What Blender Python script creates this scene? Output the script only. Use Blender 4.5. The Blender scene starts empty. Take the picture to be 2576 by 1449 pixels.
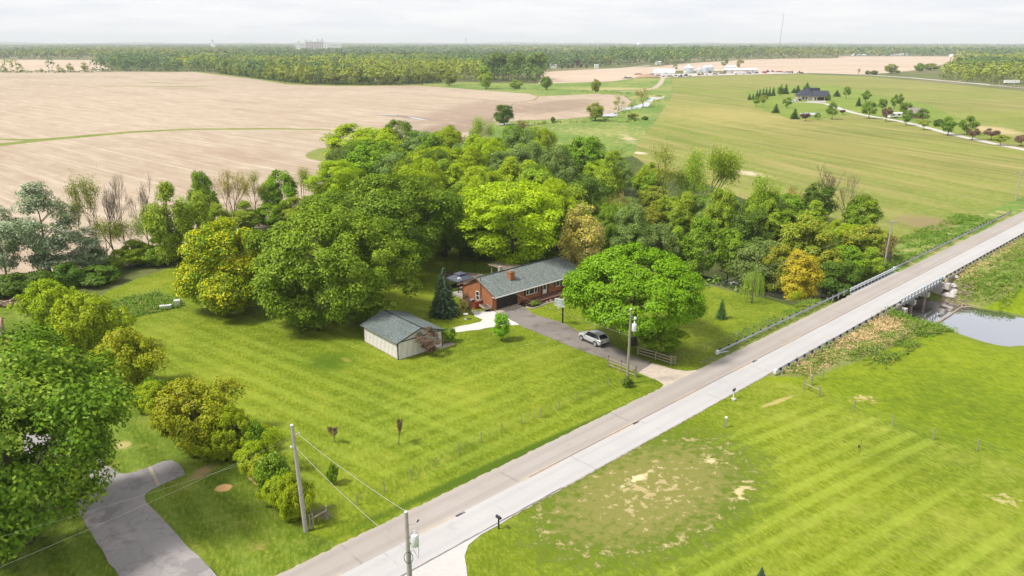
import bpy, math, random
import numpy as np
from mathutils import Vector, Matrix
from mathutils.geometry import delaunay_2d_cdt
R = math.radians
sc = bpy.context.scene
COL = sc.collection

# ------------------------------------------------------------------ camera, sky, sun, exposure
CAM_H = 39.0
HAZE_D = 0.0001
FPX, CX, CY, HZ = 1897.6, 1287.5, 724.5, 109.9          # focal length, centre and horizon of the survey photo
PITCH = math.atan((CY - HZ) / FPX)
CP, SP = math.cos(PITCH), math.sin(PITCH)
cam_d = bpy.data.cameras.new('camera')
cam = bpy.data.objects.new('camera', cam_d)
COL.objects.link(cam)
cam.location = (0, 0, CAM_H)
cam.rotation_euler = (R(90) - PITCH, 0, 0)
cam_d.sensor_width = 36
cam_d.lens = 36 * FPX / 2575
cam_d.clip_start = 0.5
cam_d.clip_end = 80000
sc.camera = cam
sc.view_settings.view_transform = 'Standard'
sc.view_settings.look = 'None'
sc.view_settings.exposure = 0.40
sc.view_settings.gamma = 1.0
sc.view_settings.use_curve_mapping = False
try:
    sc.cycles.use_denoising = True
    sc.cycles.max_bounces = 8
    sc.cycles.transmission_bounces = 4
    sc.cycles.volume_bounces = 0
    sc.cycles.transparent_max_bounces = 4
except Exception:
    pass
SUN_EL, SUN_AZ = 54, 198          # direction towards the sun, azimuth counted from +X
world = bpy.data.worlds.new('World')
sc.world = world
world.use_nodes = True
wn, wl = world.node_tree.nodes, world.node_tree.links
wn.clear()
w_out = wn.new('ShaderNodeOutputWorld')
sky = wn.new('ShaderNodeTexSky')
sky.sky_type = 'NISHITA'
sky.sun_disc = False
sky.sun_elevation = R(SUN_EL)
sky.sun_rotation = R(90 - SUN_AZ)
bg1 = wn.new('ShaderNodeBackground'); bg1.inputs[1].default_value = 0.10
wl.new(sky.outputs[0], bg1.inputs[0])
w_tc = wn.new('ShaderNodeTexCoord')
w_sep = wn.new('ShaderNodeSeparateXYZ'); wl.new(w_tc.outputs['Generated'], w_sep.inputs[0])
w_z = wn.new('ShaderNodeMath'); w_z.operation = 'MAXIMUM'; w_z.inputs[1].default_value = 0.0
wl.new(w_sep.outputs[2], w_z.inputs[0])
w_za = wn.new('ShaderNodeMath'); w_za.operation = 'ADD'; w_za.inputs[1].default_value = 0.10
wl.new(w_z.outputs[0], w_za.inputs[0])
w_dx = wn.new('ShaderNodeMath'); w_dx.operation = 'DIVIDE'; wl.new(w_sep.outputs[0], w_dx.inputs[0]); wl.new(w_za.outputs[0], w_dx.inputs[1])
w_dy = wn.new('ShaderNodeMath'); w_dy.operation = 'DIVIDE'; wl.new(w_sep.outputs[1], w_dy.inputs[0]); wl.new(w_za.outputs[0], w_dy.inputs[1])
w_cmb = wn.new('ShaderNodeCombineXYZ'); wl.new(w_dx.outputs[0], w_cmb.inputs[0]); wl.new(w_dy.outputs[0], w_cmb.inputs[1])
w_ns = wn.new('ShaderNodeTexNoise'); w_ns.inputs['Scale'].default_value = 0.9; w_ns.inputs['Detail'].default_value = 7; w_ns.inputs['Roughness'].default_value = 0.55
wl.new(w_cmb.outputs[0], w_ns.inputs['Vector'])
w_rp = wn.new('ShaderNodeValToRGB')
w_rp.color_ramp.elements[0].position = 0.36; w_rp.color_ramp.elements[0].color = (0.68, 0.695, 0.745, 1)
w_rp.color_ramp.elements[1].position = 0.62; w_rp.color_ramp.elements[1].color = (0.81, 0.81, 0.81, 1)
wl.new(w_ns.outputs[0], w_rp.inputs[0])
bg2 = wn.new('ShaderNodeBackground'); bg2.inputs[1].default_value = 1.0
wl.new(w_rp.outputs[0], bg2.inputs[0])
w_mix = wn.new('ShaderNodeMixShader'); w_mix.inputs[0].default_value = 0.96
wl.new(bg1.outputs[0], w_mix.inputs[1]); wl.new(bg2.outputs[0], w_mix.inputs[2])
wl.new(w_mix.outputs[0], w_out.inputs[0])

sun_d = bpy.data.lights.new('sun', 'SUN')
sun_d.energy = 4.1
sun_d.angle = R(10)
sun_d.color = (1.0, 0.955, 0.88)
sun = bpy.data.objects.new('sun', sun_d)
COL.objects.link(sun)
sv = Vector((math.cos(R(SUN_AZ)) * math.cos(R(SUN_EL)), math.sin(R(SUN_AZ)) * math.cos(R(SUN_EL)), math.sin(R(SUN_EL))))
sun.rotation_euler = sv.to_track_quat('Z', 'Y').to_euler()
sun.location = (0, 0, 120)

# ------------------------------------------------------------------ surveying helpers
def at(x, y, z=0.0):
    """ground point (height z) seen at pixel x, y of the survey photo"""
    u = (x - CX) / FPX; v = -(y - CY) / FPX
    t = (CAM_H - z) / (SP - v * CP)
    return (u * t, (CP + v * SP) * t, z)
def at2(x, y): return at(x, y)[:2]
def hgt(x, yb, yt):
    Y = at(x, yb)[1]; v = -(yt - CY) / FPX
    return CAM_H + (-SP + v * CP) / (CP + v * SP) * Y
def ppm(x, y, z=0):
    X, Y, _ = at(x, y, z)
    return FPX / (Y * CP + (CAM_H - z) * SP)

def tag(o, label=None, cat=None, group=None, kind=None):
    if label: o['label'] = label
    if cat: o['category'] = cat
    if group: o['group'] = group
    if kind: o['kind'] = kind
    return o
def thing(name, label, cat, loc=(0, 0, 0), rz=0.0, group=None):
    o = bpy.data.objects.new(name, None)
    o.empty_display_size = 0.3
    COL.objects.link(o)
    o.location = loc; o.rotation_euler = (0, 0, rz)
    return tag(o, label, cat, group)
def link(name, me, parent=None, loc=None, rot=None):
    o = bpy.data.objects.new(name, me)
    COL.objects.link(o)
    if parent: o.parent = parent
    if loc is not None: o.location = loc
    if rot is not None: o.rotation_euler = rot
    return o
def dup(root, loc, rz=None, label=None, group=None, scale=None):
    r = root.copy(); COL.objects.link(r); r.location = loc
    if rz is not None: r.rotation_euler = (0, 0, rz)
    if scale: r.scale = scale
    if label: r['label'] = label
    if group: r['group'] = group
    for ch in root.children:
        c = ch.copy(); COL.objects.link(c); c.parent = r
        for g in ch.children:
            e = g.copy(); COL.objects.link(e); e.parent = c
    return r

# ------------------------------------------------------------------ mesh builder
class MB:
    def __init__(s): s.v = []; s.f = []; s.m = []; s.mi = 0
    def add(s, vs, fs):
        b = len(s.v); s.v += [tuple(p) for p in vs]
        for f in fs: s.f.append([b + i for i in f]); s.m.append(s.mi)
        return s
    def box(s, x0, x1, y0, y1, z0, z1):
        return s.add([(x0,y0,z0),(x1,y0,z0),(x1,y1,z0),(x0,y1,z0),(x0,y0,z1),(x1,y0,z1),(x1,y1,z1),(x0,y1,z1)],
              [(3,2,1,0),(4,5,6,7),(0,1,5,4),(1,2,6,5),(2,3,7,6),(3,0,4,7)])
    def bar(s, a, b, w, h=None, up=(0, 0, 1)):
        a = Vector(a); b = Vector(b); h = w if h is None else h
        d = (b - a).normalized(); up = Vector(up)
        if abs(d.dot(up)) > 0.98: up = Vector((1, 0, 0))
        sd = d.cross(up).normalized() * (w / 2); u = sd.cross(d).normalized() * (h / 2)
        vs = [p + q for p in (a, b) for q in (-sd - u, sd - u, sd + u, -sd + u)]
        return s.add(vs, [(0,1,2,3),(7,6,5,4),(0,4,5,1),(1,5,6,2),(2,6,7,3),(3,7,4,0)])
    def prism(s, poly, z0, z1):
        n = len(poly)
        vs = [(p[0], p[1], z0) for p in poly] + [(p[0], p[1], z1) for p in poly]
        return s.add(vs, [tuple(range(n))[::-1], tuple(range(n, 2 * n))] + [(i, (i + 1) % n, n + (i + 1) % n, n + i) for i in range(n)])
    def xprism(s, poly, x0, x1):
        """poly in y,z extruded along x"""
        n = len(poly)
        vs = [(x0, p[0], p[1]) for p in poly] + [(x1, p[0], p[1]) for p in poly]
        return s.add(vs, [tuple(range(n))[::-1], tuple(range(n, 2 * n))] + [(i, (i + 1) % n, n + (i + 1) % n, n + i) for i in range(n)])
    def tube(s, pts, rad, n=6, caps=True):
        pts = [Vector(p) for p in pts]
        if not hasattr(rad, '__len__'): rad = [rad] * len(pts)
        b = len(s.v); ref = None
        for i, p in enumerate(pts):
            d = (pts[min(i + 1, len(pts) - 1)] - pts[max(i - 1, 0)])
            if d.length < 1e-9: d = Vector((0, 0, 1))
            d.normalize()
            if ref is None: ref = d.orthogonal().normalized()
            ref = (ref - d * ref.dot(d))
            if ref.length < 1e-6: ref = d.orthogonal()
            ref.normalize()
            bi = d.cross(ref)
            for k in range(n):
                a = 2 * math.pi * k / n
                s.v.append(tuple(p + (ref * math.cos(a) + bi * math.sin(a)) * rad[i]))
        for i in range(len(pts) - 1):
            for k in range(n):
                s.f.append([b + i * n + k, b + i * n + (k + 1) % n, b + (i + 1) * n + (k + 1) % n, b + (i + 1) * n + k]); s.m.append(s.mi)
        if caps:
            s.f.append([b + k for k in range(n)][::-1]); s.m.append(s.mi)
            s.f.append([b + (len(pts) - 1) * n + k for k in range(n)]); s.m.append(s.mi)
        return s
    def lathe(s, prof, c=(0, 0, 0), n=16):
        b = len(s.v)
        for r, z in prof:
            for k in range(n):
                a = 2 * math.pi * k / n
                s.v.append((c[0] + r * math.cos(a), c[1] + r * math.sin(a), c[2] + z))
        for i in range(len(prof) - 1):
            for k in range(n):
                s.f.append([b + i * n + k, b + i * n + (k + 1) % n, b + (i + 1) * n + (k + 1) % n, b + (i + 1) * n + k]); s.m.append(s.mi)
        s.f.append([b + k for k in range(n)][::-1]); s.m.append(s.mi)
        s.f.append([b + (len(prof) - 1) * n + k for k in range(n)]); s.m.append(s.mi)
        return s
    def mesh(s, name, mats, smooth=False):
        me = bpy.data.meshes.new(name)
        me.from_pydata(s.v, [], s.f)
        for m in (mats if isinstance(mats, (list, tuple)) else [mats]): me.materials.append(m)
        if isinstance(mats, (list, tuple)) and len(mats) > 1: me.polygons.foreach_set('material_index', s.m)
        if smooth: me.polygons.foreach_set('use_smooth', [True] * len(s.f))
        me.update()
        return me
    def build(s, name, mats, parent=None, smooth=False, loc=None, rot=None):
        return link(name, s.mesh(name, mats, smooth), parent, loc, rot)

def np_mesh(name, verts, faces, mats, mat_idx=None, smooth=False):
    """verts N x 3, faces M x k arrays"""
    verts = np.asarray(verts, np.float32); faces = np.asarray(faces, np.int32)
    me = bpy.data.meshes.new(name)
    me.vertices.add(len(verts)); me.vertices.foreach_set('co', verts.ravel())
    k = faces.shape[1]
    me.loops.add(faces.size); me.loops.foreach_set('vertex_index', faces.ravel())
    me.polygons.add(len(faces)); me.polygons.foreach_set('loop_start', np.arange(0, faces.size, k, dtype=np.int32))
    for m in (mats if isinstance(mats, (list, tuple)) else [mats]): me.materials.append(m)
    if mat_idx is not None: me.polygons.foreach_set('material_index', np.asarray(mat_idx, np.int32))
    if smooth: me.polygons.foreach_set('use_smooth', np.ones(len(faces), bool))
    me.update(calc_edges=True)
    return me

# ------------------------------------------------------------------ materials
class NT:
    def __init__(s, name):
        s.mat = bpy.data.materials.new(name); s.mat.use_nodes = True
        s.t = s.mat.node_tree; s.t.nodes.clear()
        s.out = s.t.nodes.new('ShaderNodeOutputMaterial')
        s._pos = None
    def n(s, ty, **kw):
        nd = s.t.nodes.new(ty)
        for k, v in kw.items(): setattr(nd, k, v)
        return nd
    def put(s, sock, v):
        if hasattr(v, 'is_output'): s.t.links.new(v, sock)
        elif isinstance(v, (tuple, list)):
            sock.default_value = (*v, 1) if len(v) == 3 and sock.type == 'RGBA' else v
        else: sock.default_value = v
    def obj(s):
        if s._pos is None: s._pos = s.n('ShaderNodeTexCoord').outputs['Object']
        return s._pos
    def math(s, op, a, b=0.0, c=0.0, clamp=False):
        nd = s.n('ShaderNodeMath', operation=op, use_clamp=clamp)
        s.put(nd.inputs[0], a); s.put(nd.inputs[1], b); s.put(nd.inputs[2], c)
        return nd.outputs[0]
    def mapping(s, vec, rz=0.0, scale=(1, 1, 1), loc=(0, 0, 0)):
        nd = s.n('ShaderNodeMapping', vector_type='TEXTURE')          # turned by rz first, then scaled
        s.t.links.new(vec, nd.inputs[0])
        nd.inputs['Rotation'].default_value = (0, 0, -rz); nd.inputs['Scale'].default_value = tuple(1 / k for k in scale); nd.inputs['Location'].default_value = loc
        return nd.outputs[0]
    def noise(s, vec, scale, detail=4, rough=0.55, dist=0.0):
        nd = s.n('ShaderNodeTexNoise')
        s.t.links.new(vec, nd.inputs['Vector'])
        nd.inputs['Scale'].default_value = scale; nd.inputs['Detail'].default_value = detail
        nd.inputs['Roughness'].default_value = rough; nd.inputs['Distortion'].default_value = dist
        return nd.outputs[0]
    def step(s, v, a, b):
        nd = s.n('ShaderNodeMapRange', interpolation_type='SMOOTHSTEP')
        s.put(nd.inputs[0], v); nd.inputs[1].default_value = a; nd.inputs[2].default_value = b
        nd.inputs[3].default_value = 0.0; nd.inputs[4].default_value = 1.0
        return nd.outputs[0]
    def mix(s, f, a, b, mode='MIX'):
        nd = s.n('ShaderNodeMix', data_type='RGBA', blend_type=mode)
        s.put(nd.inputs[0], f); s.put(nd.inputs[6], a); s.put(nd.inputs[7], b)
        return nd.outputs[2]
    def bump(s, h, strength=0.3, dist=0.1):
        nd = s.n('ShaderNodeBump'); nd.inputs['Strength'].default_value = strength; nd.inputs['Distance'].default_value = dist
        s.t.links.new(h, nd.inputs['Height'])
        return nd.outputs[0]
    def bsdf(s, col, rough=0.8, metal=0.0, normal=None, spec=0.3, **kw):
        b = s.n('ShaderNodeBsdfPrincipled')
        s.put(b.inputs['Base Color'], col); s.put(b.inputs['Roughness'], rough); b.inputs['Metallic'].default_value = metal
        b.inputs['Specular IOR Level'].default_value = spec
        for k, v in kw.items(): s.put(b.inputs[k.replace('_', ' ')], v)
        if normal is not None: s.t.links.new(normal, b.inputs['Normal'])
        s.t.links.new(b.outputs[0], s.out.inputs[0])
        return b
    def ellipse(s, vec, cx, cy, rx, ry, rz=0.0):
        """distance measure, 1 on the ellipse"""
        a = s.n('ShaderNodeVectorMath', operation='SUBTRACT'); s.t.links.new(vec, a.inputs[0]); a.inputs[1].default_value = (cx, cy, 0)
        m = s.mapping(a.outputs[0], rz=-rz)
        d = s.n('ShaderNodeVectorMath', operation='MULTIPLY'); s.t.links.new(m, d.inputs[0]); d.inputs[1].default_value = (1 / rx, 1 / ry, 0)
        l = s.n('ShaderNodeVectorMath', operation='LENGTH'); s.t.links.new(d.outputs[0], l.inputs[0])
        return l.outputs['Value']

def mat_plain(name, col, rough=0.7, metal=0.0, var=0.12, scale=6.0, spec=0.3, bump=0.0):
    t = NT(name); p = t.obj()
    n = t.noise(p, scale, 4)
    c = t.mix(n, tuple(k * (1 - var) for k in col), tuple(min(1, k * (1 + var)) for k in col))
    t.bsdf(c, rough, metal, t.bump(n, bump, 0.02) if bump else None, spec)
    return t.mat

def mat_leaf(name, ca, cb, cc=None, trans=0.16, rough=0.6, tint=0.25, split=0.75, gain=1.6):
    """leaf colours vary leaf by leaf and tree by tree"""
    ca, cb = tuple(min(.8, k * gain) for k in ca), tuple(min(.8, k * gain) for k in cb)
    if cc is not None: cc = tuple(min(.8, k * gain) for k in cc)
    t = NT(name)
    g = t.n('ShaderNodeNewGeometry').outputs['Random Per Island']
    o = t.n('ShaderNodeObjectInfo').outputs['Random']
    p = t.obj()
    big = t.noise(p, 0.22, 2)
    c = t.mix(g, ca, cb)
    if cc is not None:
        f = t.step(t.math('ADD', t.math('MULTIPLY', g, 0.5), big), split, split + 0.12)
        c = t.mix(f, c, cc)
    hs = t.n('ShaderNodeHueSaturation')
    t.put(hs.inputs['Color'], c)
    t.put(hs.inputs['Value'], t.math('ADD', 1 - tint / 2, t.math('MULTIPLY', o, tint)))
    t.put(hs.inputs['Hue'], t.math('ADD', 0.492, t.math('MULTIPLY', o, 0.016)))
    c = hs.outputs[0]
    d = t.n('ShaderNodeBsdfDiffuse'); t.put(d.inputs[0], c)
    tr = t.n('ShaderNodeBsdfTranslucent'); t.put(tr.inputs[0], c)
    m = t.n('ShaderNodeMixShader'); m.inputs[0].default_value = trans
    t.t.links.new(d.outputs[0], m.inputs[1]); t.t.links.new(tr.outputs[0], m.inputs[2])
    gl = t.n('ShaderNodeBsdfGlossy'); gl.inputs['Roughness'].default_value = 0.45; gl.inputs[0].default_value = (0.9, 0.95, 0.9, 1)
    m2 = t.n('ShaderNodeMixShader'); m2.inputs[0].default_value = 0.012
    t.t.links.new(m.outputs[0], m2.inputs[1]); t.t.links.new(gl.outputs[0], m2.inputs[2])
    t.t.links.new(m2.outputs[0], t.out.inputs[0])
    return t.mat

ROAD_A = R(42.9)
RD = (math.cos(ROAD_A), math.sin(ROAD_A)); RN = (-RD[1], RD[0])
QL, QR = 47.7, 41.15                                     # left and right edge of the carriageway
QC = 44.5
def rs(x, y):
    p = at(x, y); return p[0] * RD[0] + p[1] * RD[1]
def rw(s, q, z=0.0): return (RD[0] * s + RN[0] * q, RD[1] * s + RN[1] * q, z)

def grass_mat(name, c1, c2, c3, stripe=None, patches=(), dry=None, streak=None, fine=1.0, big=0.06, dryamt=0.62):
    """c1/c2 broad variation, c3 pale blades; stripe=(angle,width,amount); patches=[(cx,cy,rx,ry,rz,colour,lo,hi,noise)]"""
    t = NT(name); p = t.obj()
    b = t.noise(p, big, 5, 0.6)
    md = t.noise(p, 0.55, 4, 0.6)
    c = t.mix(t.step(b, 0.35, 0.65), c1, c2)
    fx = t.noise(t.mapping(p, rz=R(-20), scale=(3.2 * fine, 1.2 * fine, 1)), 1.0, 5, 0.7)
    c = t.mix(t.math('MULTIPLY', t.step(fx, 0.46, 0.70), 0.62), c, c3)
    c = t.mix(t.math('MULTIPLY', t.step(fx, 0.52, 0.30), 0.60), c, tuple(k * 0.50 for k in c1))
    f2 = t.noise(t.mapping(p, rz=R(35), scale=(0.55 * fine, 2.1 * fine, 1)), 1.0, 6, 0.72)
    c = t.mix(t.math('MULTIPLY', t.step(f2, 0.50, 0.68), 0.45), c, tuple(k * 0.60 for k in c1))
    c = t.mix(t.math('MULTIPLY', t.step(md, 0.5, 0.72), 0.40), c, tuple(k * 0.60 for k in c1))
    c = t.mix(t.math('MULTIPLY', t.step(md, 0.48, 0.30), 0.35), c, c3)
    m2_ = t.noise(p, 0.085 * min(1, fine * 1.3), 5, 0.65)
    c = t.mix(t.math('MULTIPLY', t.step(m2_, 0.50, 0.66), 0.28), c, c3)
    c = t.mix(t.math('MULTIPLY', t.step(m2_, 0.50, 0.36), 0.28), c, tuple(k * 0.62 for k in c1))
    for st in (stripe or ()):
        ang, wd, amt = st[:3]
        m = t.mapping(p, rz=-R(ang))
        sx = t.n('ShaderNodeSeparateXYZ'); t.t.links.new(m, sx.inputs[0])
        wob = t.math('MULTIPLY', t.math('SUBTRACT', t.noise(p, 0.06, 2), 0.5), 1.6 * wd * 0.25)
        w = t.math('SINE', t.math('MULTIPLY', t.math('ADD', sx.outputs[1], wob), math.pi / wd))
        w = t.step(w, -0.7, 0.7)
        brk = t.step(t.noise(t.mapping(p, rz=-R(ang), scale=(0.02, 0.25, 1)), 1.0, 3), 0.32, 0.62)
        f = t.math('MULTIPLY', t.math('MULTIPLY', w, brk), amt)
        if len(st) > 3:
            e = t.ellipse(p, *st[3])
            f = t.math('MULTIPLY', f, t.math('SUBTRACT', 1.0, t.step(e, 0.7, 1.1)))
        c = t.mix(f, c, tuple(min(1, k * 1.6 + 0.035) for k in c2))
    if streak:
        ang, sl, sw, lo, hi, col = streak
        sn = t.noise(t.mapping(p, rz=-R(ang), scale=(sl, sw, 1)), 1.0, 5, 0.62)
        bn = t.noise(p, 0.009, 3)
        c = t.mix(t.step(t.math('ADD', t.math('MULTIPLY', sn, 0.7), t.math('MULTIPLY', bn, 0.5)), lo, hi), c, col)
        s2 = t.noise(t.mapping(p, rz=-R(ang + 6), scale=(sl * 1.7, sw * 2.2, 1)), 1.0, 5, 0.65)
        c = t.mix(t.math('MULTIPLY', t.step(t.math('ADD', t.math('MULTIPLY', s2, 0.7), t.math('MULTIPLY', bn, 0.4)), 0.50, 0.68), 0.6), c, tuple(k * 0.62 for k in c1))
    if dry:
        dn = t.noise(p, 0.33, 6, 0.68)
        c = t.mix(t.step(t.math('ADD', t.math('MULTIPLY', dn, 0.7), t.math('MULTIPLY', b, 0.35)), dryamt, dryamt + 0.10), c, dry)
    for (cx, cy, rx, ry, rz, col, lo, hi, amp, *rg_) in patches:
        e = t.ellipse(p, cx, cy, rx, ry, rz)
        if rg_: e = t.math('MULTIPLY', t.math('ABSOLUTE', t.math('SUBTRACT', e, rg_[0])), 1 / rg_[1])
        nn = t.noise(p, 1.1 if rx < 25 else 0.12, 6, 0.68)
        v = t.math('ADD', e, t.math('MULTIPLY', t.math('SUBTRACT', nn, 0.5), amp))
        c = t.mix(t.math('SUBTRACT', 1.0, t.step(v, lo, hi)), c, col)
    h = t.math('ADD', fx, t.math('MULTIPLY', t.noise(p, 5.0, 4, 0.7), 0.8))
    t.bsdf(c, 0.85, 0, t.bump(h, 0.55, 0.12), 0.15)
    return t.mat

# ================================================================== LAND: one triangulated sheet, split into its fields
W_Z = -3.1                                                # creek level by the bridge
def pix(l): return [at2(*p) for p in l]
bank_near = [(2263,805),(2319,819),(2354,835.5),(2422,848),(2458,858),(2499,875),(2537,879),(2549,871),(2576,868),(2700,880)]
bank_far = [(2333,750),(2396,765),(2458,773),(2520,781),(2576,793),(2700,815)]
pond = [at(x, y, W_Z)[:2] for x, y in bank_near] + [at(x, y, W_Z)[:2] for x, y in bank_far[::-1]]
pb0, pb1 = at(2263, 805, W_Z), at(2333, 750, W_Z)
bmid = ((pb0[0] + pb1[0]) / 2, (pb0[1] + pb1[1]) / 2)
S_BR = bmid[0] * RD[0] + bmid[1] * RD[1]                  # where the creek passes under the road
BRW = 0.5 * math.dist(pb0[:2], pb1[:2])
# centre line of the creek with half width, depth and bank run
creek = [(rw(S_BR - 0.5, QR - 1)[:2], BRW, 3.1, 6), (rw(S_BR - 1.0, QC)[:2], 7.5, 3.1, 5), (rw(S_BR - 1.5, QL + 3)[:2], 7.5, 3.1, 5)]
for (x, y, w, d, b) in [(1965,748,7,3.1,3.5),(1850,717,7,3.1,3.5),(1740,690,6.5,3.1,3.5),(1650,665,5.0,3.1,4),(1600,632,3,3.0,4),(1580,540,.6,2.7,4),(1590,450,.5,2.2,4),
        (1560,405,.6,2.0,4),(1450,378,.5,1.8,3.5),(1345,355,1,1.2,3.5),(1318,351,3.5,0.9,3.5),(1296,335,.5,1.4,3.5),(1318,312,3.0,0.6,3.5),(1350,310,2.0,0.7,3),(1420,309,.4,1.4,3),(1545,303,.5,1.4,3),(1575,305,4.0,0.5,3),(1545,298,.6,1.2,3),(1526,291,5.5,0.5,3),(1550,277,.7,1.2,3),
        (1590,270,4.5,0.5,3),(1612,267,4,0.5,3),(1632,252,1,1.0,3),(1648,243,4,0.5,3),(1600,237,.5,1.2,3),(1545,234,.6,1.2,3),(1519,232,8,0.5,3),(1490,229,.5,1.2,3),(1200,216,.4,1.2,3)]:
    creek.append((at(x, y, -d if y > 590 else 0)[:2], w, d, b))
CR = np.array([(c[0][0], c[0][1], c[1], c[2], c[3]) for c in creek])

def seg_dist(px, py, poly, closed):
    best = np.full(px.shape, 1e9); n = len(poly)
    for i in range(n if closed else n - 1):
        ax, ay = poly[i]; bx, by = poly[(i + 1) % n]
        L = (bx - ax) ** 2 + (by - ay) ** 2 + 1e-12
        t = np.clip(((px - ax) * (bx - ax) + (py - ay) * (by - ay)) / L, 0, 1)
        best = np.minimum(best, np.hypot(px - ax - t * (bx - ax), py - ay - t * (by - ay)))
    return best
def inside(px, py, poly):
    r = np.zeros(px.shape, bool); n = len(poly)
    for i in range(n):
        x0, y0 = poly[i]; x1, y1 = poly[(i + 1) % n]
        if y0 == y1: continue
        c = ((y0 > py) != (y1 > py)) & (px < (x1 - x0) * (py - y0) / (y1 - y0) + x0)
        r ^= c
    return r
def terrain_z(px, py):
    px = np.asarray(px, float); py = np.asarray(py, float)
    z = np.zeros(px.shape)
    wob = 0.7 * np.sin(px * 0.31 + 1.3 * np.sin(py * 0.23)) + 0.5 * np.sin(py * 0.53 + px * 0.17)
    for i in range(len(CR) - 1):
        a, b = CR[i], CR[i + 1]
        L = (b[0] - a[0]) ** 2 + (b[1] - a[1]) ** 2
        t = np.clip(((px - a[0]) * (b[0] - a[0]) + (py - a[1]) * (b[1] - a[1])) / L, 0, 1)
        d = np.hypot(px - a[0] - t * (b[0] - a[0]), py - a[1] - t * (b[1] - a[1])) + wob * 0.6
        w = a[2] + t * (b[2] - a[2]); D = a[3] + t * (b[3] - a[3]); k = a[4] + t * (b[4] - a[4])
        u = np.clip((d - w) / k, 0, 1); u = u * u * (3 - 2 * u)
        z = np.minimum(z, -D * (1 - u) - 0.5 * np.clip((w - d) / 2.5, 0, 1))
    sd = seg_dist(px, py, pond, True); ins = inside(px, py, pond)
    q = px * RN[0] + py * RN[1]
    sdw = np.where(ins, -sd, sd) + wob * 0.5
    u = np.clip(sdw / 11.0, 0, 1); u = np.sin(u * math.pi / 2)
    zp = W_Z * (1 - u) - 0.6 * np.clip(-sdw / 2.5, 0, 1)
    zp = np.where(q < QR - 0.3, zp, 0)
    # the road embankment stays up
    road_keep = np.clip((q - (QR - 5.0)) / 4.0, 0, 1)
    srd = px * RD[0] + py * RD[1]
    near_span = np.abs(srd - S_BR) < BRW + 2
    zp = np.where(near_span, zp, zp * (1 - road_keep))
    z = np.minimum(z, zp)
    # shallow roadside ditch along the house lawn
    dq = q - (QL + 4.2)
    z -= 0.35 * np.exp(-(dq / 1.3) ** 2) * np.clip((60 - srd) / 5, 0, 1) * np.clip((srd + 40) / 5, 0, 1) * np.where((srd > 56), 0, 1)
    return z

rng = np.random.default_rng(7)
def rag(poly, amp, step):
    """subdivide an outline and make it uneven"""
    out = []; n = len(poly)
    for i in range(n):
        a = np.array(poly[i]); b = np.array(poly[(i + 1) % n]); L = np.linalg.norm(b - a)
        k = max(1, min(int(L / step), 60))
        nrm = np.array((-(b - a)[1], (b - a)[0])) / (L + 1e-9)
        for j in range(k):
            p = a + (b - a) * j / k
            if j: p = p + nrm * rng.normal(0, amp)
            out.append((float(p[0]), float(p[1])))
    return out

S_A = rs(704, 1449)
def road_side(s0, s1, q, n=2): return [rw(s0 + (s1 - s0) * i / (n - 1), q)[:2] for i in range(n)]
REG = []     # (name, outline, priority = order)
def region(name, poly, amp=0.0, step=4.0): REG.append((name, rag(poly, amp, step) if amp else list(poly)))
BIG = 45000.0
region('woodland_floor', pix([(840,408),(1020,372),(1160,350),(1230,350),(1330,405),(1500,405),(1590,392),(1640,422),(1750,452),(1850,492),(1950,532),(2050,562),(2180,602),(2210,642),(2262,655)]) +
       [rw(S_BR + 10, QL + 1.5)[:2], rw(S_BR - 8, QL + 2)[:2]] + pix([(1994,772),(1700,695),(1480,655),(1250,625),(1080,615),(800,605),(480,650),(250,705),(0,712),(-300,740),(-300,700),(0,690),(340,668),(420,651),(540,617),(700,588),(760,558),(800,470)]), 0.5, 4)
region('crop_field', pix([(-700,183),(490,181),(560,190),(640,199),(720,212),(850,217),(1040,215),(1160,223),(1250,230),(1330,236),(1352,243),(1345,250),(1290,262),(1230,300),(1180,330),(1160,392),(1080,405),(1010,412),(950,405),(880,392),(838,371),(800,375),(775,383),(768,391),(780,400),(810,406),(842,412),(850,440),(800,470),(760,558),(700,588),(540,617),(420,651),(340,668),(0,690),(-300,700)]), 0.25, 5)
region('crop_field', pix([(1354,243),(1420,236),(1500,236),(1568,241),(1590,256),(1573,274),(1518,289),(1430,299),(1330,302),(1246,307),(1239,302),(1292,262),(1347,251)]), 0.3, 8)
region('crop_field', pix([(1353,211),(1368,181),(1480,175),(1638,168),(1720,160),(1850,152),(1960,148),(2105,147),(2112,142),(2405,142),(2400,155),(2340,170),(2290,178),(2230,184),(2170,187),(2030,184),(1930,180),(1700,178),(1640,192),(1538,205),(1438,208)]))
region('crop_field', pix([(-900,150),(230,151),(250,160),(280,176),(230,181),(-900,182)]))
region('crop_field', pix([(2440,305),(2600,330),(3000,350),(3000,290),(2600,270),(2480,292)]))
region('hay_field', pix([(1690,196),(1850,190),(2030,187),(2200,194),(2360,209),(2576,230),(3400,275),(3400,420),(2700,468)]) + [rw(rs(2576, 528), QL + 5)[:2], rw(S_BR + 14, QL + 8)[:2]] +
       pix([(2262,655),(2210,642),(2180,602),(2050,562),(1950,532),(1850,492),(1750,452),(1640,422),(1590,392),(1600,366),(1650,300),(1690,240)]), 0.4, 6)
region('house_yard', pix([(1870,232),(1990,214),(2100,214),(2200,236),(2330,262),(2420,300),(2480,345),(2330,322),(2250,304),(2150,288),(2060,300),(1985,298),(1900,270)]), 0.4, 8)
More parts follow.
